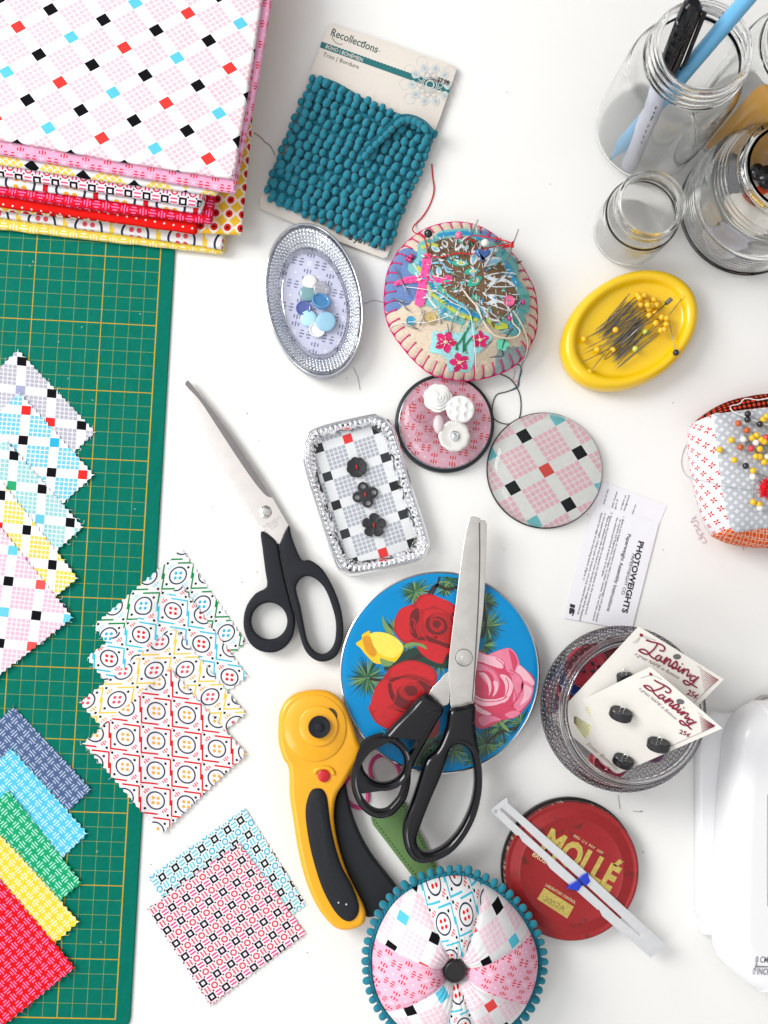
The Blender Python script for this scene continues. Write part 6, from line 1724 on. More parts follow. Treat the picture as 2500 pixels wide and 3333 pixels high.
for x, y in ((1080, 705), (1138, 672), (1200, 730), (1238, 755), (1225, 465), (1270, 425), (1180, 850), (1130, 948), (1180, 952), (1238, 1022), (1330, 520), (1340, 640), (1350, 800), (1330, 900), (1400, 700)):
    pin(Bf('L', x + 35, y + 30, bz, -.3), Bf('L', x, y, bz, .55), Yw, .235, 'yellow ball headed pin in the cluster on the square pincushion', gq, .028)
pin(Bf('L', 1330, 1000, bz, -.3), Bf('L', 1275, 955, bz, .5), c(240, 235, 215), .235, 'cream headed pin at the right edge beside the yellow cluster', gq, .028)
for a, b_ in (((940, 610), (1165, 920)), ((930, 530), (1060, 600)), ((1140, 1160), (1290, 1220)), ((1005, 1552), (1190, 1570)), ((1100, 1500), (1103, 1300)), ((1230, 790), (1300, 830)), ((960, 810), (1040, 740))):
    needle(Bf('L', *a, bz, .12), Bf('L', *b_, bz, .35), 'bare steel pin lying on the grey top of the square pincushion', 'bare pins on the square pincushion', .03)
p = Bf('L', 1287, 1370, bz, .1); mb = MB(); rn = random.Random(4)
for k in range(220):
    a = rn.uniform(0, 6.28); e = rn.uniform(.0, 1.4); L = rn.uniform(.5, .95); q = [p + Vector((math.cos(a) * math.cos(e) * L * f + rn.uniform(-.05, .05), math.sin(a) * math.cos(e) * L * f + rn.uniform(-.05, .05), math.sin(e) * L * f * .7)) for f in (0, .5, 1)]
    V, Fc = tube(q, .045, 4); mb.add(V, Fc)
V, Fc = ball(p, .55, 14, 10, (1, 1.1, .6)); mb.add(V, Fc); mb.make('red_yarn_tuft', plain('red_yarn', c(232, 20, 36), .9), t)
thread('white_thread', [B('L', 1500, 150, 4.3), B('L', 1287, 185, 4.3), B('L', 1150, 208, 4.2), B('L', 990, 190, 4.1), B('L', 910, 262, 4.1), B('L', 800, 290, 4.2), B('L', 830, 360, 4.5), B('L', 990, 430, 4.75), B('L', 1180, 500, 4.85), B('L', 1290, 535, 4.9)], .04, M_wth, 'white thread looped over the top of the square pincushion')
thread('grey_thread', [B('L', 1080, 1390, 4.7), B('L', 860, 1360, 4.6), B('L', 640, 1325, 4.3), B('L', 540, 1290, 3.9), B('L', 380, 1255, 3.3), B('L', 300, 1240, 2.6), B('L', 200, 1180, .3), B('L', 155, 1030, .04), B('L', 185, 870, .04), B('L', 245, 760, .05)], .018, plain('grey_thread', c(150, 165, 165), .8), 'fine grey thread crossing the petal print side of the square pincushion')
rn = random.Random(8)
pts = [B('L', 290 + 40 * math.sin(k * 1.7) + k * 9, 1730 + k * 20 + 30 * math.cos(k * 2.3), .05 + .03 * (k % 3)) for k in range(18)]
thread('pink_fuzz', pts, .02, plain('pink_fuzz', c(226, 190, 196), .9), 'tangle of pale pink fluff on the table beside the square pincushion')
# ---------------------------------------------------------------- patchwork pincushion with pompom edge
t = thing('patchwork_pincushion', 'round patchwork pincushion edged with teal pompoms and a black centre button', 'pincushion', B('P', 830, 1000, 0))
ze = 2.4
EQ = [(85, 960), (92, 850), (125, 720), (180, 590), (260, 460), (360, 360), (500, 275), (650, 215), (830, 186), (960, 205), (1090, 265), (1200, 330), (1320, 430), (1430, 560), (1510, 700), (1560, 830), (1578, 960), (1565, 1100), (1520, 1250), (1440, 1400), (1330, 1520), (1180, 1630), (1000, 1700), (830, 1720), (650, 1700), (480, 1640), (330, 1540), (220, 1420), (140, 1280), (95, 1120)]
eq = spl(Bs('P', EQ, ze), 6); zc_ = 4.4; pc = B('P', 832, 1055, zc_)
# seams from the button outwards (marks on the edge), clockwise from the top panel
SE = [(512, 272), (1082, 262), (1515, 700), (1440, 1300), (1010, 1560), (715, 1560), (235, 1370), (150, 760)]
sa = [math.atan2((B('P', x, y, ze) - pc).y, (B('P', x, y, ze) - pc).x) for x, y in SE]
pats = [pmat('button_panel', *lat('P', (918, 508), (205, -75), (60, 300), 4.0), lambda x, y: P_button(WHITE, c(72, 196, 222), c(232, 34, 40), c(236, 100, 108))(x, y)),
        pmat('check_panel', *lat('P', (1085, 912), (130, -438), (270, 130), 4.0), P_check(WHITE, c(250, 212, 224), c(96, 206, 232), c(244, 80, 80))),
        pmat('pink_burst_panel', *lat('P', (1118, 1012), (165, 75), (-75, 165), 4.0), P_burst(c(246, 190, 212), c(228, 66, 82), c(252, 226, 236))),
        pmat('check_panel', *lat('P', (632, 702), (268, 130), (-110, 258), 4.0), P_check(WHITE, c(250, 212, 224), c(96, 206, 232), c(244, 80, 80))),
        pmat('pink_burst_panel', *lat('P', (385, 998), (170, 62), (-62, 170), 4.0), P_burst(c(246, 190, 212), c(228, 66, 82), c(252, 226, 236))),
        pmat('check_panel', *lat('P', (418, 1368), (280, -170), (150, 270), 4.0), P_check(WHITE, c(250, 212, 224), c(96, 206, 232), c(244, 80, 80)))]
pats[1] = pmat('check_panel', *lat('P', (1220, 475), (132, 285), (-265, 150), 4.0), lambda x, y: P_check(WHITE, c(250, 212, 224), c(96, 206, 232), c(244, 80, 80))(x, y))
n = len(eq)
def seam(a):
    best = 9
    for q in sa:
        d = abs((a - q + math.pi) % (2 * math.pi) - math.pi); best = min(best, d)
    return best
def panel(a):
    # index of the panel holding angle a; seams run clockwise
    v = sorted(((q, i) for i, q in enumerate(sa)), key=lambda w: w[0])
    r = v[-1][1]
    for q, i in v:
        if a >= q: r = i
    return r      # seam i is the anticlockwise... start of the panel before it
MB1 = MB(); rings = []; tt = [1.0, .985, .96, .92, .87, .8, .72, .64, .56, .48, .4, .33, .27, .22, .17, .12, .07]
H0 = 3.6
for k, s_ in enumerate(tt):
    l = []
    for p in eq:
        a = math.atan2(p.y - pc.y, p.x - pc.x); q = pc + (p - pc) * s_
        z = ze + H0 * (1 - s_ ** 2.3) ** .62 * 1.0 - 1.9 * math.exp(-(s_ / .20) ** 2)
        z -= (.16 * math.exp(-(seam(a) * s_ * 5.6 / .16) ** 2) + .10 * math.exp(-(seam(a) * s_ * 5.6 / .5) ** 2)) * min(1, (1 - s_) * 6)
        z += .05 * math.sin(a * 37) * math.exp(-((s_ - .25) / .14) ** 2)
        l.append(Vector((q.x, q.y, z)))
    rings.append(l)
V, Fc = loft(rings, False, True)
mi = []
order = [0, 1, 2, 3, 0, 5, 4, 3]          # fabric of panels: top, upper right, right, lower right, bottom, lower left, left, upper left
PF = {0: 0, 1: 1, 2: 2, 3: 5, 4: 0, 5: 5, 6: 4, 7: 3}
for k in range(len(tt) - 1):
    for i in range(n):
        p = (rings[k][i] + rings[k][(i + 1) % n]) / 2; a = math.atan2(p.y - pc.y, p.x - pc.x); mi.append(PF[(panel(a) - 1) % 8])
mi.append(2)
o = mesh('patchwork_top', V, Fc, pats, t, True, mi)
low = [scl(eq, .80, .03), scl(eq, .9, .3), scl(eq, .97, 1.1), scl(eq, 1.0, 1.9), [Vector((p.x, p.y, ze)) for p in eq]]
V, Fc = loft(low, True, False); mesh('underside', V, Fc, pats[1], t)
ew = scl(eq, 1.012, ze, cen(eq)); n = len(ew)
mb = MB()
for kk, (rr, zz) in enumerate(((.0, .0), (.012, .10), (.026, -.03))):
    base_ = scl(eq, 1.008 + rr, ze + zz, cen(eq)); base_ = spl(base_, 3)
    q = []
    for i, p in enumerate(base_):
        d = p - cen(eq); d.z = 0; d.normalize(); ph = i * 1.3 + kk; q.append(p + d * .04 * math.sin(ph) + Vector((0, 0, .04 * math.cos(ph))))
    V, Fc = tube(q, .085, 6, True); mb.add(V, Fc)
mb.make('braid_edge', M_teal2, t)
L_ = [0]
for i in range(n): L_.append(L_[-1] + (ew[(i + 1) % n] - ew[i]).length)
npom = 58; i = 0; rn = random.Random(6)
for q in range(npom):
    s_ = L_[-1] * q / npom
    while L_[i + 1] < s_: i += 1
    f = (s_ - L_[i]) / (L_[i + 1] - L_[i]); p = ew[i].lerp(ew[(i + 1) % n], f); d = p - cen(eq); d.z = 0; d.normalize()
    pompom('pompom', p + d * .34 + Vector((0, 0, rn.uniform(-.08, .06))), Vector((d.x, d.y, 0)) if False else Vector((-d.y, d.x, 0)), M_teal, t, rn.uniform(.29, .345), rn.uniform(.9, 1.1), rn.uniform(-.3, .3))
p = B('P', 832, 1055, 5.0)
V, Fc = lathe(p.x, p.y, [(.6, 4.1), (.78, 4.2), (.79, 4.9), (.70, 5.08), (.62, 5.12), (.6, 5.06), (.02, 5.06)], 64, lambda a, r, z: 1 + (.02 * math.sin(a * 26 + z * 9) if r > .75 else 0)); mesh('centre_button', V, Fc, plain('black_button', (.008, .008, .009), .38, 0, .2, mot=.2, ms=6), t, 40)

# ---------------------------------------------------------------- glass jars
M_gl = crystal('clear_jar_glass', (.995, .996, .993), 0, 1.42)
M_gl_old = thin_glass('jar_glass', (.975, .976, .972), (.60, .60, .56))
M_gl2 = crystal('greenish_jar_glass', (.985, .993, .988), 0, 1.42)
M_old2 = thin_glass('pale_green_glass', (.965, .975, .968), (.60, .65, .62))
def jar(name, label, cx, cy, prof, mat, wall=.22, group=None, n=96):
    t = thing(name, label, 'glass jar', (cx, cy, 0), group)
    inn = [(max(r - wall, .05), z) for r, z in prof]
    z0 = prof[0][1]
    pr = [(prof[0][0] * .6, z0 + .12), (prof[0][0] * .85, z0)] + prof[1:] + [(r, z) for r, z in reversed(inn[1:]) if z > z0 + .4] + [(inn[1][0] * .93, z0 + .42), (.05, z0 + .36)]
    V, Fc = lathe(cx, cy, pr, n); mesh('glass_wall', V, Fc, mat, t, 50)
    return t
def sm(pts, n=5):
    v = spl([Vector((r, z, 0)) for r, z in pts], n, False); return [(p.x, p.y) for p in v]
bigp = [(3.2, .02), (3.7, .15), (4.05, .6), (4.1, 1.5), (4.12, 5), (4.08, 8.8), (3.85, 9.9), (3.45, 10.6), (3.28, 10.95), (3.3, 11.1), (3.5, 11.2), (3.5, 11.35), (3.28, 11.45), (3.28, 11.75), (3.42, 11.85), (3.42, 11.98), (3.26, 12.1), (3.26, 12.4), (3.38, 12.5), (3.38, 12.62), (3.26, 12.7), (3.28, 12.95), (3.18, 13.05), (3.05, 13.05)]
pb_ = B('T', 905, 345, 13.05)
jar('glass_jar', 'tall clear glass jar holding a black marker and a blue pencil', pb_.x, pb_.y, sm(bigp, 3), M_gl)
for zz, rr in ((13.0, 3.2), (12.56, 3.38), (11.27, 3.5)):
    pass
def stick(nm, par, p0, p1, segs, n=20):
    """turned rod: segs (t along, radius)"""
    V, Fc = tube([p0 + (p1 - p0) * s_ for s_, r in segs], [r for s_, r in segs], n); return V, Fc
m0, m1 = B('T', 340, 1250, .9), B('T', 828, 15, 14.8)
t = thing('marker_pen', 'black capped marker with white barrel standing in the tall jar', 'marker', m0)
V, Fc = stick('', t, m0, m1, [(0, .45), (.02, .60), (.3, .64), (.52, .64), (.56, .5)]); mesh('barrel', V, Fc, plain('white_barrel', c(222, 224, 240), .4), t, 40)
V, Fc = stick('', t, m0, m1, [(.55, .64), (.555, .70), (.60, .72), (.95, .72), (.985, .64), (1.0, .4)], 12); mesh('cap', V, Fc, M_blackg, t, 30)
d = (m1 - m0).normalized(); sd = d.cross(Vector((0, 0, 1))).normalized(); sd = -sd if sd.x < 0 else sd
up_ = sd.cross(d); up_ = up_ if up_.z > 0 else -up_
a = m0 + (m1 - m0) * .66; b_ = m0 + (m1 - m0) * .97; o1 = sd * .76 + up_ * .3
cl = [a + o1, a + (b_ - a) * .1 + o1 * 1.12, b_ + o1 * 1.05, b_ + o1 * .6]
V, Fc = tube(cl, [.10, .15, .17, .12], 8); mesh('clip', V, Fc, M_blackg, t)
mb = MB()
for k in range(7):
    q = m0 + (m1 - m0) * (.22 + .035 * k) + up_ * .64; V, Fc = tube([q, q + d * .22], .05, 5); mb.add(V, Fc)
mb.make('barrel_print', M_ink, t)
m0, m1 = B('T', 228, 1165, 1.3), B('T', 1420, -240, 17.5)
t = thing('pencil', 'light blue round pencil leaning across the mouth of the tall jar', 'pencil', m0)
V, Fc = stick('', t, m0, m1, [(0, .12), (.07, .5), (.09, .54), (1, .54)], 24); mesh('shaft', V, Fc, plain('pencil_blue', c(112, 186, 232), .35, 0, .2), t, 30)
V, Fc = tube([m0 - (m1 - m0).normalized() * .5, m0 + (m1 - m0) * .005], [.03, .12], 10); mesh('tip', V, Fc, plain('blue_lead', c(90, 170, 215), .6), t)

smp = [(2.2, .02), (2.55, .12), (2.72, .5), (2.75, 1.2), (2.75, 3.3), (2.68, 3.8), (2.72, 3.95), (2.72, 4.15), (2.55, 4.4), (2.42, 4.7), (2.38, 5.0), (2.48, 5.1), (2.48, 5.25), (2.38, 5.4), (2.38, 5.8), (2.46, 5.9), (2.48, 6.1), (2.4, 6.25), (2.25, 6.25)]
ps = B('T', 510, 1522, 6.25)
jar('glass_jar', 'small empty clear glass jar in front of the tall jar', ps.x, ps.y, sm(smp, 3), crystal('small_jar_glass', (.995, .996, .985), 0, 1.42))
rbp = [(4.0, .02), (4.6, .12)]
z = .4
while z < 3.2: rbp += [(5.0, z), (5.06, z + .16), (4.92, z + .32)]; z += .4
rbp += [(4.95, 3.6), (4.9, 4.6), (4.75, 5.3), (4.6, 5.6)]
z = 5.8
while z < 7.4: rbp += [(4.42 - (z - 5.8) * .22, z), (4.5 - (z - 5.8) * .22, z + .15), (4.36 - (z - 5.8) * .22, z + .3)]; z += .4
rbp += [(3.9, 7.7), (3.55, 8.0), (3.45, 8.3), (3.55, 8.5), (3.55, 8.7), (3.4, 8.85), (3.2, 8.85)]
prb = B('C', 1232, 925, 8.85)
jar('glass_jar', 'wide ribbed glass jar of scraps at the right edge', prb.x, prb.y, rbp, M_gl2, .36)
gs = 'scraps inside the ribbed glass jar'
def scrap(cr_, pts, z, col, label, amp=.5, th=.05, dz=(0, 0), nm='scrap', step=.35):
    v = spl(Bs(cr_, pts, z), 4); ce = cen(v)
    V, Fc = sheet(v, lambda x, y: z + amp * nz(x, y, .6, z) + dz[0] * (x - ce.x) + dz[1] * (y - ce.y), th, step)
    o = mesh(nm, V, Fc, plain('scrap_%d_%d' % (pts[0][0], pts[0][1]), col, .85, mot=.05), None, 60); return setp(o, label, 'scrap', gs)
scrap('T', [(850, 1590), (900, 1540), (960, 1560), (985, 1640), (975, 1700), (920, 1700), (860, 1650)], 1.2, c(226, 214, 196), 'cream scrap at the left inside the ribbed jar', .2)
scrap('T', [(905, 1720), (1010, 1705), (1180, 1740), (1300, 1800), (1220, 1880), (1080, 1930), (960, 1900), (915, 1830)], .9, c(226, 226, 238), 'white paper scrap low inside the ribbed jar', .3)
scrap('T', [(1065, 1470), (1180, 1440), (1300, 1400), (1420, 1420), (1500, 1600), (1420, 1720), (1260, 1760), (1130, 1640)], 3.2, c(238, 234, 224), 'white cloth scrap bunched near the mouth of the ribbed jar', .6)
scrap('T', [(1210, 1430), (1300, 1400), (1400, 1370), (1440, 1400), (1330, 1470), (1230, 1480)], 4.2, c(228, 84, 40), 'orange red scrap under the mouth of the ribbed jar', .2)
scrap('T', [(1080, 1300), (1100, 1150), (1180, 1100), (1220, 1250), (1210, 1400), (1100, 1450)], 2.6, c(150, 152, 158), 'grey felt scrap standing inside the ribbed jar', .4)
scrap('T', [(1040, 1920), (1150, 1900), (1260, 1960), (1130, 1960)], .7, c(84, 88, 98), 'dark grey scrap at the bottom of the ribbed jar', .1)
for x, y, r, z, lb in ((1303, 1290, .55, 5.0, 'black bead seen through the ribbed jar mouth'), (1375, 1330, .75, 5.0, 'larger black bead at the frame edge in the ribbed jar')):
    V, Fc = ball(B('T', x, y, z), r, 20, 12, (1, 1.2, .7)); o = mesh('bead', V, Fc, M_blackg); setp(o, lb, 'bead', gs)
# a fourth jar beyond, with an orange lining
p4 = B('C', 1385, 225, 12.5)
j4 = [(3.4, .02), (3.9, .15), (4.2, .6), (4.25, 5), (4.2, 8.8), (3.9, 9.9), (3.5, 10.6), (3.4, 11.2), (3.55, 11.35), (3.4, 11.5), (3.5, 11.9), (3.4, 12.1), (3.4, 12.5), (3.2, 12.5)]
jar('glass_jar', 'tall glass jar at the top right edge holding an orange paper', p4.x, p4.y, sm(j4, 3), M_gl2)
V = []; Fc = []
ax = Vector((p4.x, p4.y, 0)); r4 = 3.85; k_ = 24
for j in range(9):
    z = .6 + 10.2 * j / 8
    for i in range(k_):
        a = math.radians(212) + math.radians(120) * i / (k_ - 1); rr = (r4 - (.5 * max(0, j - 6) / 2)) * (1 + .012 * math.sin(i * .9 + j)); V.append(ax + Vector((rr * math.cos(a), rr * math.sin(a), z * (1 if j < 8 else .9 + .1 * math.sin(i * .8)))))
for j in range(8):
    for i in range(k_ - 1): Fc.append((j * k_ + i, j * k_ + i + 1, (j + 1) * k_ + i + 1, (j + 1) * k_ + i))
o = mesh('orange_paper', V, Fc, plain('orange_paper', (.92, .46, .05), .75, mot=.06, ms=.6)); setp(o, 'orange yellow paper curled inside the jar at the top right edge', 'paper')
# clear ruler lying between the jars
o = plate('clear_ruler', [Bs('T', [(890, 1180), (1085, 955), (1140, 1010), (1060, 1130), (925, 1228), (790, 1440), (740, 1390)], .3)], .05, .3, thin_glass('acrylic', (.86, .89, .89), (.5, .55, .55)), None, .03)
setp(o, 'clear acrylic ruler end on the table between the jars', 'ruler')

# ---------------------------------------------------------------- hobnail jar with button cards
pj = B('Q', 872, 800, 6.0); t = thing('hobnail_jar', 'round bubbled glass jar with button cards sticking out', 'glass jar', (pj.x, pj.y, 0))
M_hob = crystal('smoky_clear_glass', (.95, .94, .95), 0, 1.4)
M_hob_ = thin_glass('smoky_glass', (.93, .92, .93), (.55, .53, .55), .03, 4)
RB = 5.35
hp = sm([(3.2, .02), (4.0, .2), (4.9, 1.0), (5.45, 2.0), (5.6, 3.0), (5.45, 4.0), (5.0, 4.8), (4.72, 5.15), (4.75, 5.3), (4.95, 5.45), (4.95, 5.75), (4.8, 5.9), (4.62, 5.9), (4.5, 5.7), (4.5, 5.2), (4.7, 4.7), (5.2, 4.0), (5.38, 3.0), (5.2, 2.0), (4.6, 1.1), (3.8, .5), (.1, .4)], 3)
V, Fc = lathe(pj.x, pj.y, hp, 96); mesh('glass_wall', V, Fc, M_hob, t, 60)
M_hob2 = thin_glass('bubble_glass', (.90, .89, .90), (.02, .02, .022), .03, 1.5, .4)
mb = MB()
rows = 13
for j in range(rows):
    f = j / (rows - 1); z = .5 + 4.3 * f
    rr = 5.64 * math.sqrt(max(.05, 1 - ((z - 2.95) / 4.1) ** 2 * 1.0)) + .0
    nb = 54
    for i in range(nb):
        a = 2 * math.pi * (i + .5 * (j % 2)) / nb
        if j < 2 and math.sin(a) > 2: continue
        e = Vector((math.cos(a), math.sin(a), 0)); p = Vector((pj.x, pj.y, z)) + e * (rr - .02)
        V, Fc = ball((0, 0, 0), .225, 10, 8, (.8, 1.25, .85))
        ca, sa_ = math.cos(a), math.sin(a); V = [p + Vector((v.x * ca - v.y * sa_, v.x * sa_ + v.y * ca, v.z)) for v in V]; mb.add(V, Fc)
mb.make('bubble_relief', M_hob2, t)
M_rim = crystal('rim_clear_glass', (.95, .95, .96), 0, 1.45)
M_rim_ = thin_glass('rim_glass', (.92, .92, .93), (.5, .5, .51), .02, 2)
V, Fc = tube(circ(Vector((pj.x, pj.y, 5.88)), 4.78, 96), .14, 10, True); mesh('rim', V, Fc, M_rim, t)
V, Fc = tube(circ(Vector((pj.x, pj.y, 5.5)), 5.0, 96), .10, 10, True); mesh('lower_rim', V, Fc, M_rim, t)
# buttons filling the jar
gb2 = 'loose buttons inside the hobnail jar'
rn = random.Random(12)
cols = [((.20, .01, .03), 'dark red'), ((.02, .05, .22), 'navy blue'), ((.45, .02, .04), 'bright red'), ((.02, .02, .03), 'black'), ((.25, .12, .22), 'plum')]
spots = [(430, 300, 0), (560, 330, 2), (420, 520, 0), (260, 620, 2), (230, 520, 1), (300, 450, 1), (560, 1220, 2), (640, 1290, 0), (1150, 1250, 4), (330, 750, 4), (700, 300, 0)]
for k, (x, y, ci) in enumerate(spots):
    p = B('Q', x, y, 2.6); d = Vector((p.x - pj.x, p.y - pj.y, 0))
    if d.length > 3.9: d = d.normalized() * 3.9
    col, nmn = cols[ci]; r = rn.uniform(.8, 1.15)
    o = button('button', (pj.x + d.x, pj.y + d.y, 1.6 + rn.uniform(0, 1.6)), r, .35, plain('button_' + nmn.replace(' ', '_'), col, .25, 0, .5), nmn + ' button among the loose ones inside the hobnail jar', 'button', gb2, tilt=(rn.uniform(-.5, .5), rn.uniform(-.5, .5)))
o = button('button', Vector((B('Q', 480, 420, 4.4).x, B('Q', 480, 420, 4.4).y, 3.9)), 1.5, .4, plain('crimson_button', (.30, .012, .03), .3, 0, .4), 'big crimson button with dark holes behind the cards in the hobnail jar', 'button', gb2)
mb = MB()
for dx, dy in ((-.3, .25), (.3, .25), (-.3, -.25), (.3, -.25), (.75, .0), (-.75, .1)):
    V, Fc = lathe(dx, dy, [(.14, .41), (.13, .43), (.01, .43)], 12); mb.add(V, Fc)
child_mesh('holes', o, mb.V, mb.F, M_ink, True)

M_maroon = plain('maroon_ink', c(142, 14, 52), .7); M_grey = plain('grey_ink_small', c(150, 130, 140), .75)
def bcard(c4, z4, label, buttons, marks, idx, group='Lansing'):
    """button card: c4 corners (left, top, right, bottom) on sheet Q, z4 their heights"""
    P4 = [B('Q', x, y, z) for (x, y), z in zip(c4, z4)]
    O = P4[1]; ux = (P4[2] - P4[1]); vy = (P4[0] - P4[1]); nrm = ux.cross(vy).normalized()
    if nrm.z < 0: nrm = -nrm
    Lx, Ly = ux.length, vy.length; ex = ux.normalized(); ey = (vy - ex * vy.dot(ex)).normalized()
    t = thing('button_card', label, 'button card', O)
    def at(x, y, h=.0):                                         # x along the top edge 0..1, y down 0..1
        return O + ux * x + vy * y + nrm * h
    def pix(x, y, h=.0):                                        # the mark (x, y) of the sheet on the card's plane
        a = B('Q', x, y, 0.0); b_ = B('Q', x, y, 10.0); d = b_ - a; s_ = (O - a).dot(nrm) / d.dot(nrm); return a + d * s_ + nrm * h
    n = 10; V = []; Fc = []
    for h in (-.06, .0):
        for j in range(n + 1):
            for i in range(n + 1): V.append(at(i / n, j / n, h))
    q = (n + 1) ** 2
    for j in range(n):
        for i in range(n):
            a = j * (n + 1) + i; f = (a, a + 1, a + n + 2, a + n + 1); Fc.append(tuple(v + q for v in reversed(f))); Fc.append(f)
    for i in range(n):
        for a, b_ in ((i, i + 1), (n * (n + 1) + i + 1, n * (n + 1) + i), ((i + 1) * (n + 1), i * (n + 1)), (i * (n + 1) + n, (i + 1) * (n + 1) + n)): Fc.append((a, b_, b_ + q, a + q))
    mesh('card', V, Fc, plain('aged_white_card', c(240, 236, 228), .65, mot=.03, ms=.6), t, 40)
    def lift(p, h): return p + nrm * h
    def bow(p):
        s_ = (p - O).dot(ex) / Lx; return p.copy()
    return t, pix, nrm, bow, at
LS = [[(965, 188), (1010, 203), (1060, 214), (1105, 234), (1124, 258), (1108, 282), (1080, 272)], [(1064, 216), (1035, 262), (980, 306), (942, 300), (905, 276), (940, 266), (975, 284), (1000, 320), (1036, 348)],
      [(1085, 318), (1060, 322), (1045, 345), (1060, 362), (1082, 350), (1098, 326), (1085, 352), (1100, 372), (1118, 362), (1135, 338), (1148, 338)],
      [(1140, 345), (1128, 372), (1112, 392), (1140, 362), (1165, 350), (1172, 365), (1155, 395), (1160, 408), (1180, 402), (1205, 378), (1222, 368), (1228, 395), (1212, 420), (1190, 428), (1185, 412), (1222, 432), (1245, 425)],
      [(1255, 408), (1238, 440), (1240, 455), (1262, 445), (1280, 432)], [(1268, 388), (1275, 392)], [(1290, 425), (1268, 470), (1298, 440), (1322, 438), (1320, 462), (1308, 488), (1325, 492), (1345, 475)],
      [(1385, 498), (1362, 490), (1340, 505), (1338, 528), (1360, 532), (1385, 515), (1408, 500), (1390, 520), (1350, 560), (1305, 565), (1280, 538), (1300, 530), (1350, 562), (1395, 590)]]
def lansing(t, pix, nrm, bow, dx, dy, marks):
    mb = MB()
    for st in LS:
        v = spl([bow(pix(x + dx, y + dy, .03)) for x, y in st], 6, False) if len(st) > 2 else [bow(pix(x + dx, y + dy, .03)) for x, y in st]
        V, Fc = tube(v, .055 if len(st) < 15 else .06, 5); 
        V = [Vector(w) for w in V]; mb.add(V, Fc)
    mb.make('script_lettering', M_maroon, t)
    mb = MB()
    def line(s, a, b_, h, m, bold=0.0, shear=0.0):
        V, Fc = glyphs(s, bold, shear); x0 = min(v[0] for v in V); x1 = max(v[0] for v in V)
        p0, p1 = pix(*a, .03), pix(*b_, .03); d = p1 - p0; L = d.length; ex_ = d.normalized(); ey_ = nrm.cross(ex_)
        W = [bow(p0 + ex_ * ((x - x0) / (x1 - x0) * L) + ey_ * (y / .72 * h)) for x, y in V]
        mb.add(W, Fc, m)
    return mb, line
# back card
t, pix, nrm, bow, at = bcard([(265, 765), (905, 75), (1625, 520), (1060, 1180)], [4.7, 7.8, 7.6, 5.4], 'white button card with maroon script, the rear one leaning in the hobnail jar', None, None, 0)
mb, line = lansing(t, pix, nrm, bow, 0, 0, None)
line('a great NAME in Buttons', (868, 312), (1240, 520), .26, 1, 0, .3); line('25¢', (1305, 645), (1395, 682), .4, 0, .02)
mb.make('small_lettering', [M_maroon, M_grey], t, False)
def corners(t, pix, bow, red, lines, dots, hole, fan=None):
    mb = MB()
    V, Fc = ball(bow(pix(*red, .0)), .14, 8, 6, (1, 1, .3)); mb.add(V, Fc, 0)
    mb.make('corner_mark', [M_maroon], t)
    mb = MB()
    for a, b_ in lines:
        V, Fc = tube([bow(pix(*a, .02)), bow(pix(*b_, .02))], .012, 4); mb.add(V, Fc, 1)
    mb.make('border_lines', [M_maroon, M_grey], t)
    mb = MB()
    x0, y0, x1, y1, x2, y2 = dots
    for i in range(15):
        for j in range(15):
            f, g = i / 14, j / 14
            if f + g > 1.02 + .0: continue
            x = x0 + (x1 - x0) * f + (x2 - x0) * g; y = y0 + (y1 - y0) * f + (y2 - y0) * g
            V, Fc = ball(bow(pix(x, y, .015)), .045 * (1.15 - .6 * (f + g)), 5, 4, (1, 1, .3)); mb.add(V, Fc, 0)
    mb.make('corner_print', [M_maroon, M_grey], t)
    p = bow(pix(*hole, .02)); n = 20
    ex_ = Vector((1, 0, 0)); ex_ = (ex_ - nrm * ex_.dot(nrm)).normalized(); ey_ = nrm.cross(ex_)
    V = [p + ex_ * .26 * math.cos(2 * math.pi * i / n) + ey_ * .2 * math.sin(2 * math.pi * i / n) for i in range(n)]; mesh('hang_hole', V, [tuple(range(n))], plain('hole_shadow', (.12, .12, .12), .8), t, False)
corners(t, pix, bow, (928, 145), [((940, 150), (1045, 192)), ((945, 165), (1000, 190)), ((920, 160), (855, 215)), ((915, 180), (880, 215)), ((1570, 525), (1370, 715)), ((1395, 408), (1430, 420))], (1572, 525, 1420, 425, 1460, 620), (1228, 330))
def shank(t, pix, nrm, bow, x, y, w, tilt=0, hx=42, hy=-50):
    """faceted black button hanging on its wire shank: (x, y) left end to right end of its edge"""
    x1, y1 = w; p0, p1 = bow(pix(x, y, .0)), bow(pix(x1, y1, .0)); mid = (p0 + p1) / 2; d = (p1 - p0); r = d.length / 2; ex_ = d.normalized()
    ax_ = (nrm.cross(ex_)).normalized(); ax_ = -ax_ if (ax_.y > 0) else ax_          # button axis, down the card
    ez = ex_.cross(ax_)
    c0 = mid + nrm * (r * .52); n = 24; loops = []
    for f, h in ((.90, -.34), (1.0, -.24), (1.0, .22), (.90, .34)):
        loops.append([c0 + ax_ * h + (ex_ * math.cos(2 * math.pi * i / n) * r * f + nrm * math.sin(2 * math.pi * i / n) * r * f * .6) for i in range(n)])
    V, Fc = loft(loops); b = mesh('sewn_button', V, Fc, plain('jet_button', (.006, .006, .009), .25, 0, .3, mot=.5, ms=9), t, 15)
    q = c0 - ax_ * .22; s_ = [q + (-ax_ * .22 * (1 - math.cos(a)) + ex_ * .14 * math.sin(a)) + nrm * .03 for a in [2 * math.pi * i / 16 for i in range(16)]]
    V, Fc = tube(s_, .045, 6, True); mesh('wire_shank', V, Fc, M_chrome, b)
shank(t, pix, nrm, bow, 715, 500, (850, 495))
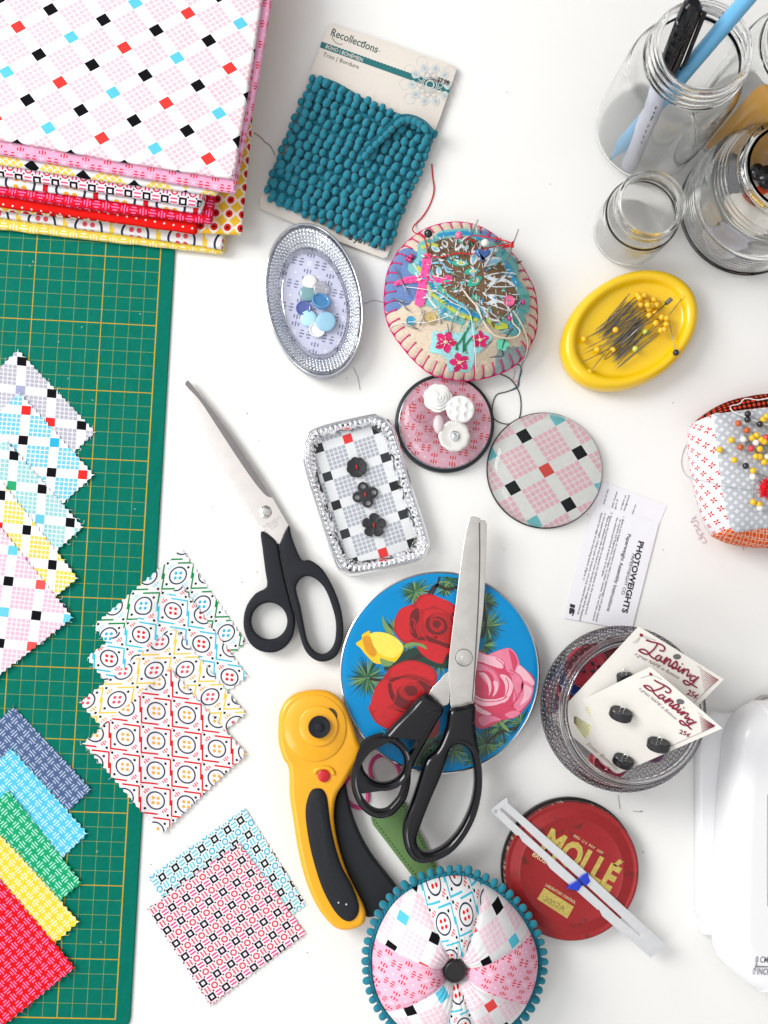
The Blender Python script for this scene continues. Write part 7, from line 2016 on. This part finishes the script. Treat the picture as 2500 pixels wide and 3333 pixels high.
# front card
t, pix, nrm, bow, at = bcard([(150, 835), (1005, 415), (1612, 935), (770, 1290)], [3.4, 8.6, 8.8, 5.5], 'white button card with three black buttons, in front in the hobnail jar', None, None, 1)
mb, line = lansing(t, pix, nrm, bow, 0, 0, None) if False else (None, None)
LS = [[(1035 + (x - 965) * 1.008 - (y - 188) * .2947, 525 + (x - 965) * .2775 + (y - 188) * .7406) for x, y in st] for st in LS]
mb, line = lansing(t, pix, nrm, bow, 0, 0, None)
line('a great NAME in Buttons', (905, 600), (1215, 862), .24, 1, 0, .3); line('25¢', (1243, 975), (1335, 1005), .34, 0, .02); line('Finer Buttons', (465, 1070), (715, 1285), .30, 2, .0, .1)
mb.make('small_lettering', [M_maroon, M_grey, plain('bronze_ink', c(170, 140, 120), .6)], t, False)
corners(t, pix, bow, (1010, 475), [((1020, 482), (1100, 522)), ((1000, 485), (920, 510)), ((1530, 925), (1180, 1082)), ((1545, 905), (1535, 935)), ((1408, 800), (1450, 835))], (1545, 912, 1420, 830, 1440, 960), (1256, 708))
mb = MB()
for k in range(13):
    a = math.radians(-32 + k * 6.2); L = 145
    V, Fc = tube([bow(pix(350 + 10 * math.cos(a), 860 + 30 * math.sin(a) , .02)), bow(pix(352 + L * math.cos(a), 872 + L * 1.5 * math.sin(a), .02))], .014, 4); mb.add(V, Fc)
mb.make('sunray_print', plain('olive_line', c(120, 118, 70), .7), t)
V, Fc = sheet(spl([bow(pix(x, y, 0)) for x, y in ((350, 750), (430, 730), (510, 780), (530, 900), (500, 1000), (430, 1030), (370, 920))], 3), lambda x, y: 0, 0, .5)
pl = [bow(pix(*q, .012)) for q in ((352, 760), (420, 735), (490, 770), (515, 880), (500, 980), (440, 1020), (375, 920))]
mesh('yellow_tint', pl, [tuple(range(len(pl)))] if (pl[1] - pl[0]).cross(pl[2] - pl[0]).z > 0 else [tuple(reversed(range(len(pl))))], plain('pale_yellow_print', c(244, 240, 190), .7), t, False)
for a, b_ in (((668, 755), (860, 825)), ((982, 1020), (1180, 1075)), ((697, 1150), (868, 1225))): shank(t, pix, nrm, bow, *a, b_)

# ---------------------------------------------------------------- white machine body
t = thing('white_machine', 'smooth white appliance with rounded corners and a printed scale at the right edge', 'appliance', B('S', 400, 1200, 0))
M_wp = plain('white_gloss_plastic', (.82, .82, .83), .28, 0, .2, mot=.008, ms=.1)
pl = [(92, 360), (100, 300), (140, 225), (220, 205), (330, 225), (400, 170), (500, 145), (580, 132), (1400, 120), (1400, 2165), (580, 2162), (520, 2152), (440, 2110), (380, 2065), (300, 1995), (245, 1925), (216, 1840), (210, 1775), (150, 1710), (110, 1640), (94, 1560), (92, 1000)]
lo = [(92, 360), (105, 290), (150, 225), (230, 205), (330, 222), (1400, 222), (1400, 1790), (230, 1790), (150, 1710), (110, 1640), (94, 1560), (92, 1000)]
def insc(l, d, z):
    x0, x1, y0, y1 = min(p.x for p in l), max(p.x for p in l), min(p.y for p in l), max(p.y for p in l); cx, cy = (x0 + x1) / 2, (y0 + y1) / 2
    return [Vector((cx + (p.x - cx) * (1 - 2 * d / (x1 - x0)), cy + (p.y - cy) * (1 - 2 * d / (y1 - y0)), z)) for p in l]
ol = spl(Bs('S', lo, 1.0), 4)
V, Fc = loft([insc(ol, .05, .04), insc(ol, 0, .1), insc(ol, 0, .6), insc(ol, .05, .82), insc(ol, .2, .98), insc(ol, .4, 1.04), insc(ol, 3, 1.06)]); mesh('base_plate', V, Fc, M_wp, t, 60)
up = [(275, 560), (290, 400), (330, 285), (400, 195), (480, 150), (580, 130), (1400, 120), (1400, 2165), (580, 2162), (520, 2152), (440, 2110), (380, 2065), (300, 1995), (245, 1925), (218, 1840), (214, 1750), (222, 1500), (235, 1100), (252, 800)]
ul = spl(Bs('S', up, 2.2), 4)
loops = []
for d, z in ((.1, .9), (.02, 1.4), (.0, 1.9), (.05, 2.4), (.15, 2.9), (.35, 3.3), (.65, 3.62), (1.05, 3.85), (1.45, 3.95), (1.7, 4.0), (1.9, 4.0)):
    loops.append(insc(ul, d, z))
loops += [insc(ul, 5, 4.0)]
V, Fc = loft(loops); mesh('body', V, Fc, M_wp, t, True)
mb = MB(); zt_ = 4.0
text_into(mb, '0 CM', B('S', 492, 1960, zt_), B('S', 582, 1962, zt_), .42, zt_, 0, .01, .2); text_into(mb, '0 INCH', B('S', 472, 2044, zt_), B('S', 600, 2046, zt_), .42, zt_, 0, .01, .2)
for a, b_ in (((490, 1990), (700, 1992)), ((498, 1965), (488, 2018))):
    V, Fc = tube([B('S', *a, zt_ + .01), B('S', *b_, zt_ + .01)], .035, 4); mb.add(V, Fc)
mb.make('printed_scale', plain('grey_print', c(118, 118, 130), .6), t, False)
V, Fc = tube([B('S', x, y, zt_) for x, y in ((640, 740), (590, 750), (576, 800), (574, 1300), (576, 1560), (600, 1600))], .018, 6); mesh('door_groove', V, Fc, plain('groove_grey', c(120, 122, 130), .6), t)
p = B('S', 592, 200, 1.0); V, Fc = lathe(p.x, p.y, [(1.0, .02), (1.1, .3), (1.1, .7), (1.0, .85), (.8, .85), (.75, .6), (.02, .55)], 48); o = mesh('metal_lid', V, Fc, plain('dull_metal', (.45, .45, .44), .3, .8), None, 40); setp(o, 'small grey metal lid partly hidden behind the white appliance', 'lid')

# ---------------------------------------------------------------- lint and specks on the table
rn = random.Random(21)
M_lint = plain('lint', c(150, 146, 140), .9); mb = MB()
gl_ = 'specks of lint on the table'
spots = [(803, 1345), (843, 1434), (1045, 1746), (837, 1863), (785, 1895), (1500, 1250), (1912, 1675), (2160, 1790), (690, 1650), (1400, 1290), (610, 2600), (493, 2815), (2094, 2775), (1640, 1790), (1000, 3100), (2190, 1310), (2085, 2640), (690, 820), (1130, 1230), (1790, 600), (1650, 300), (1700, 900)]
for x, y in ((107, 855), (98, 862), (192, 1110), (270, 1064), (330, 3070), (300, 1300), (455, 1020), (225, 1230), (320, 2770), (440, 1660)):
    p = B('Z', x, y, .22); a = rn.uniform(0, 6.28); V, Fc = tube(spl([p, p + Vector((math.cos(a), math.sin(a), 0)) * .06, p + Vector((math.cos(a + .8), math.sin(a + .8), 0)) * .14], 3, False), .018, 5); o = mesh('lint_speck', V, Fc, plain('white_lint', c(215, 225, 220), .9)); setp(o, 'tiny white fluff speck lying on the green mat', 'lint', 'white fluff specks on the green mat')
for k, (x, y) in enumerate(spots):
    p = B('Z', x, y, .03); a = rn.uniform(0, 6.28); L = rn.uniform(.04, .10)
    V, Fc = tube([p, p + Vector((math.cos(a), math.sin(a), 0)) * L], .03, 5); o = mesh('lint_speck', V, Fc, M_ink if k % 3 == 0 else M_lint); setp(o, 'tiny speck of lint lying on the white table', 'lint', gl_)
for k, pts in enumerate(([(828, 432), (850, 448), (862, 462), (880, 475), (895, 505)], [(2012, 2588), (2015, 2610), (2018, 2632)], [(2060, 2640), (2085, 2643), (2092, 2640)], [(1185, 990), (1215, 978), (1250, 985)], [(1150, 1195), (1165, 1230), (1172, 1270)], [(2420, 1790), (2400, 1700)])):
    col = [c(70, 62, 56), c(176, 172, 168)][k > 0]
    thread('thread_end', [B('Z', x, y, .04) for x, y in pts], .02 if k else .022, plain('thread_end_%d' % (k > 0), col, .9), ['dark broken pencil like mark of thread beside the fabric pile', 'pale thread end above the red tin lid', 'short pale thread end right of the red tin lid', 'fine pale hair beside the felt pincushion', 'fine pale hair beside the oval paperweight', 'faint thread below the square pincushion'][k])
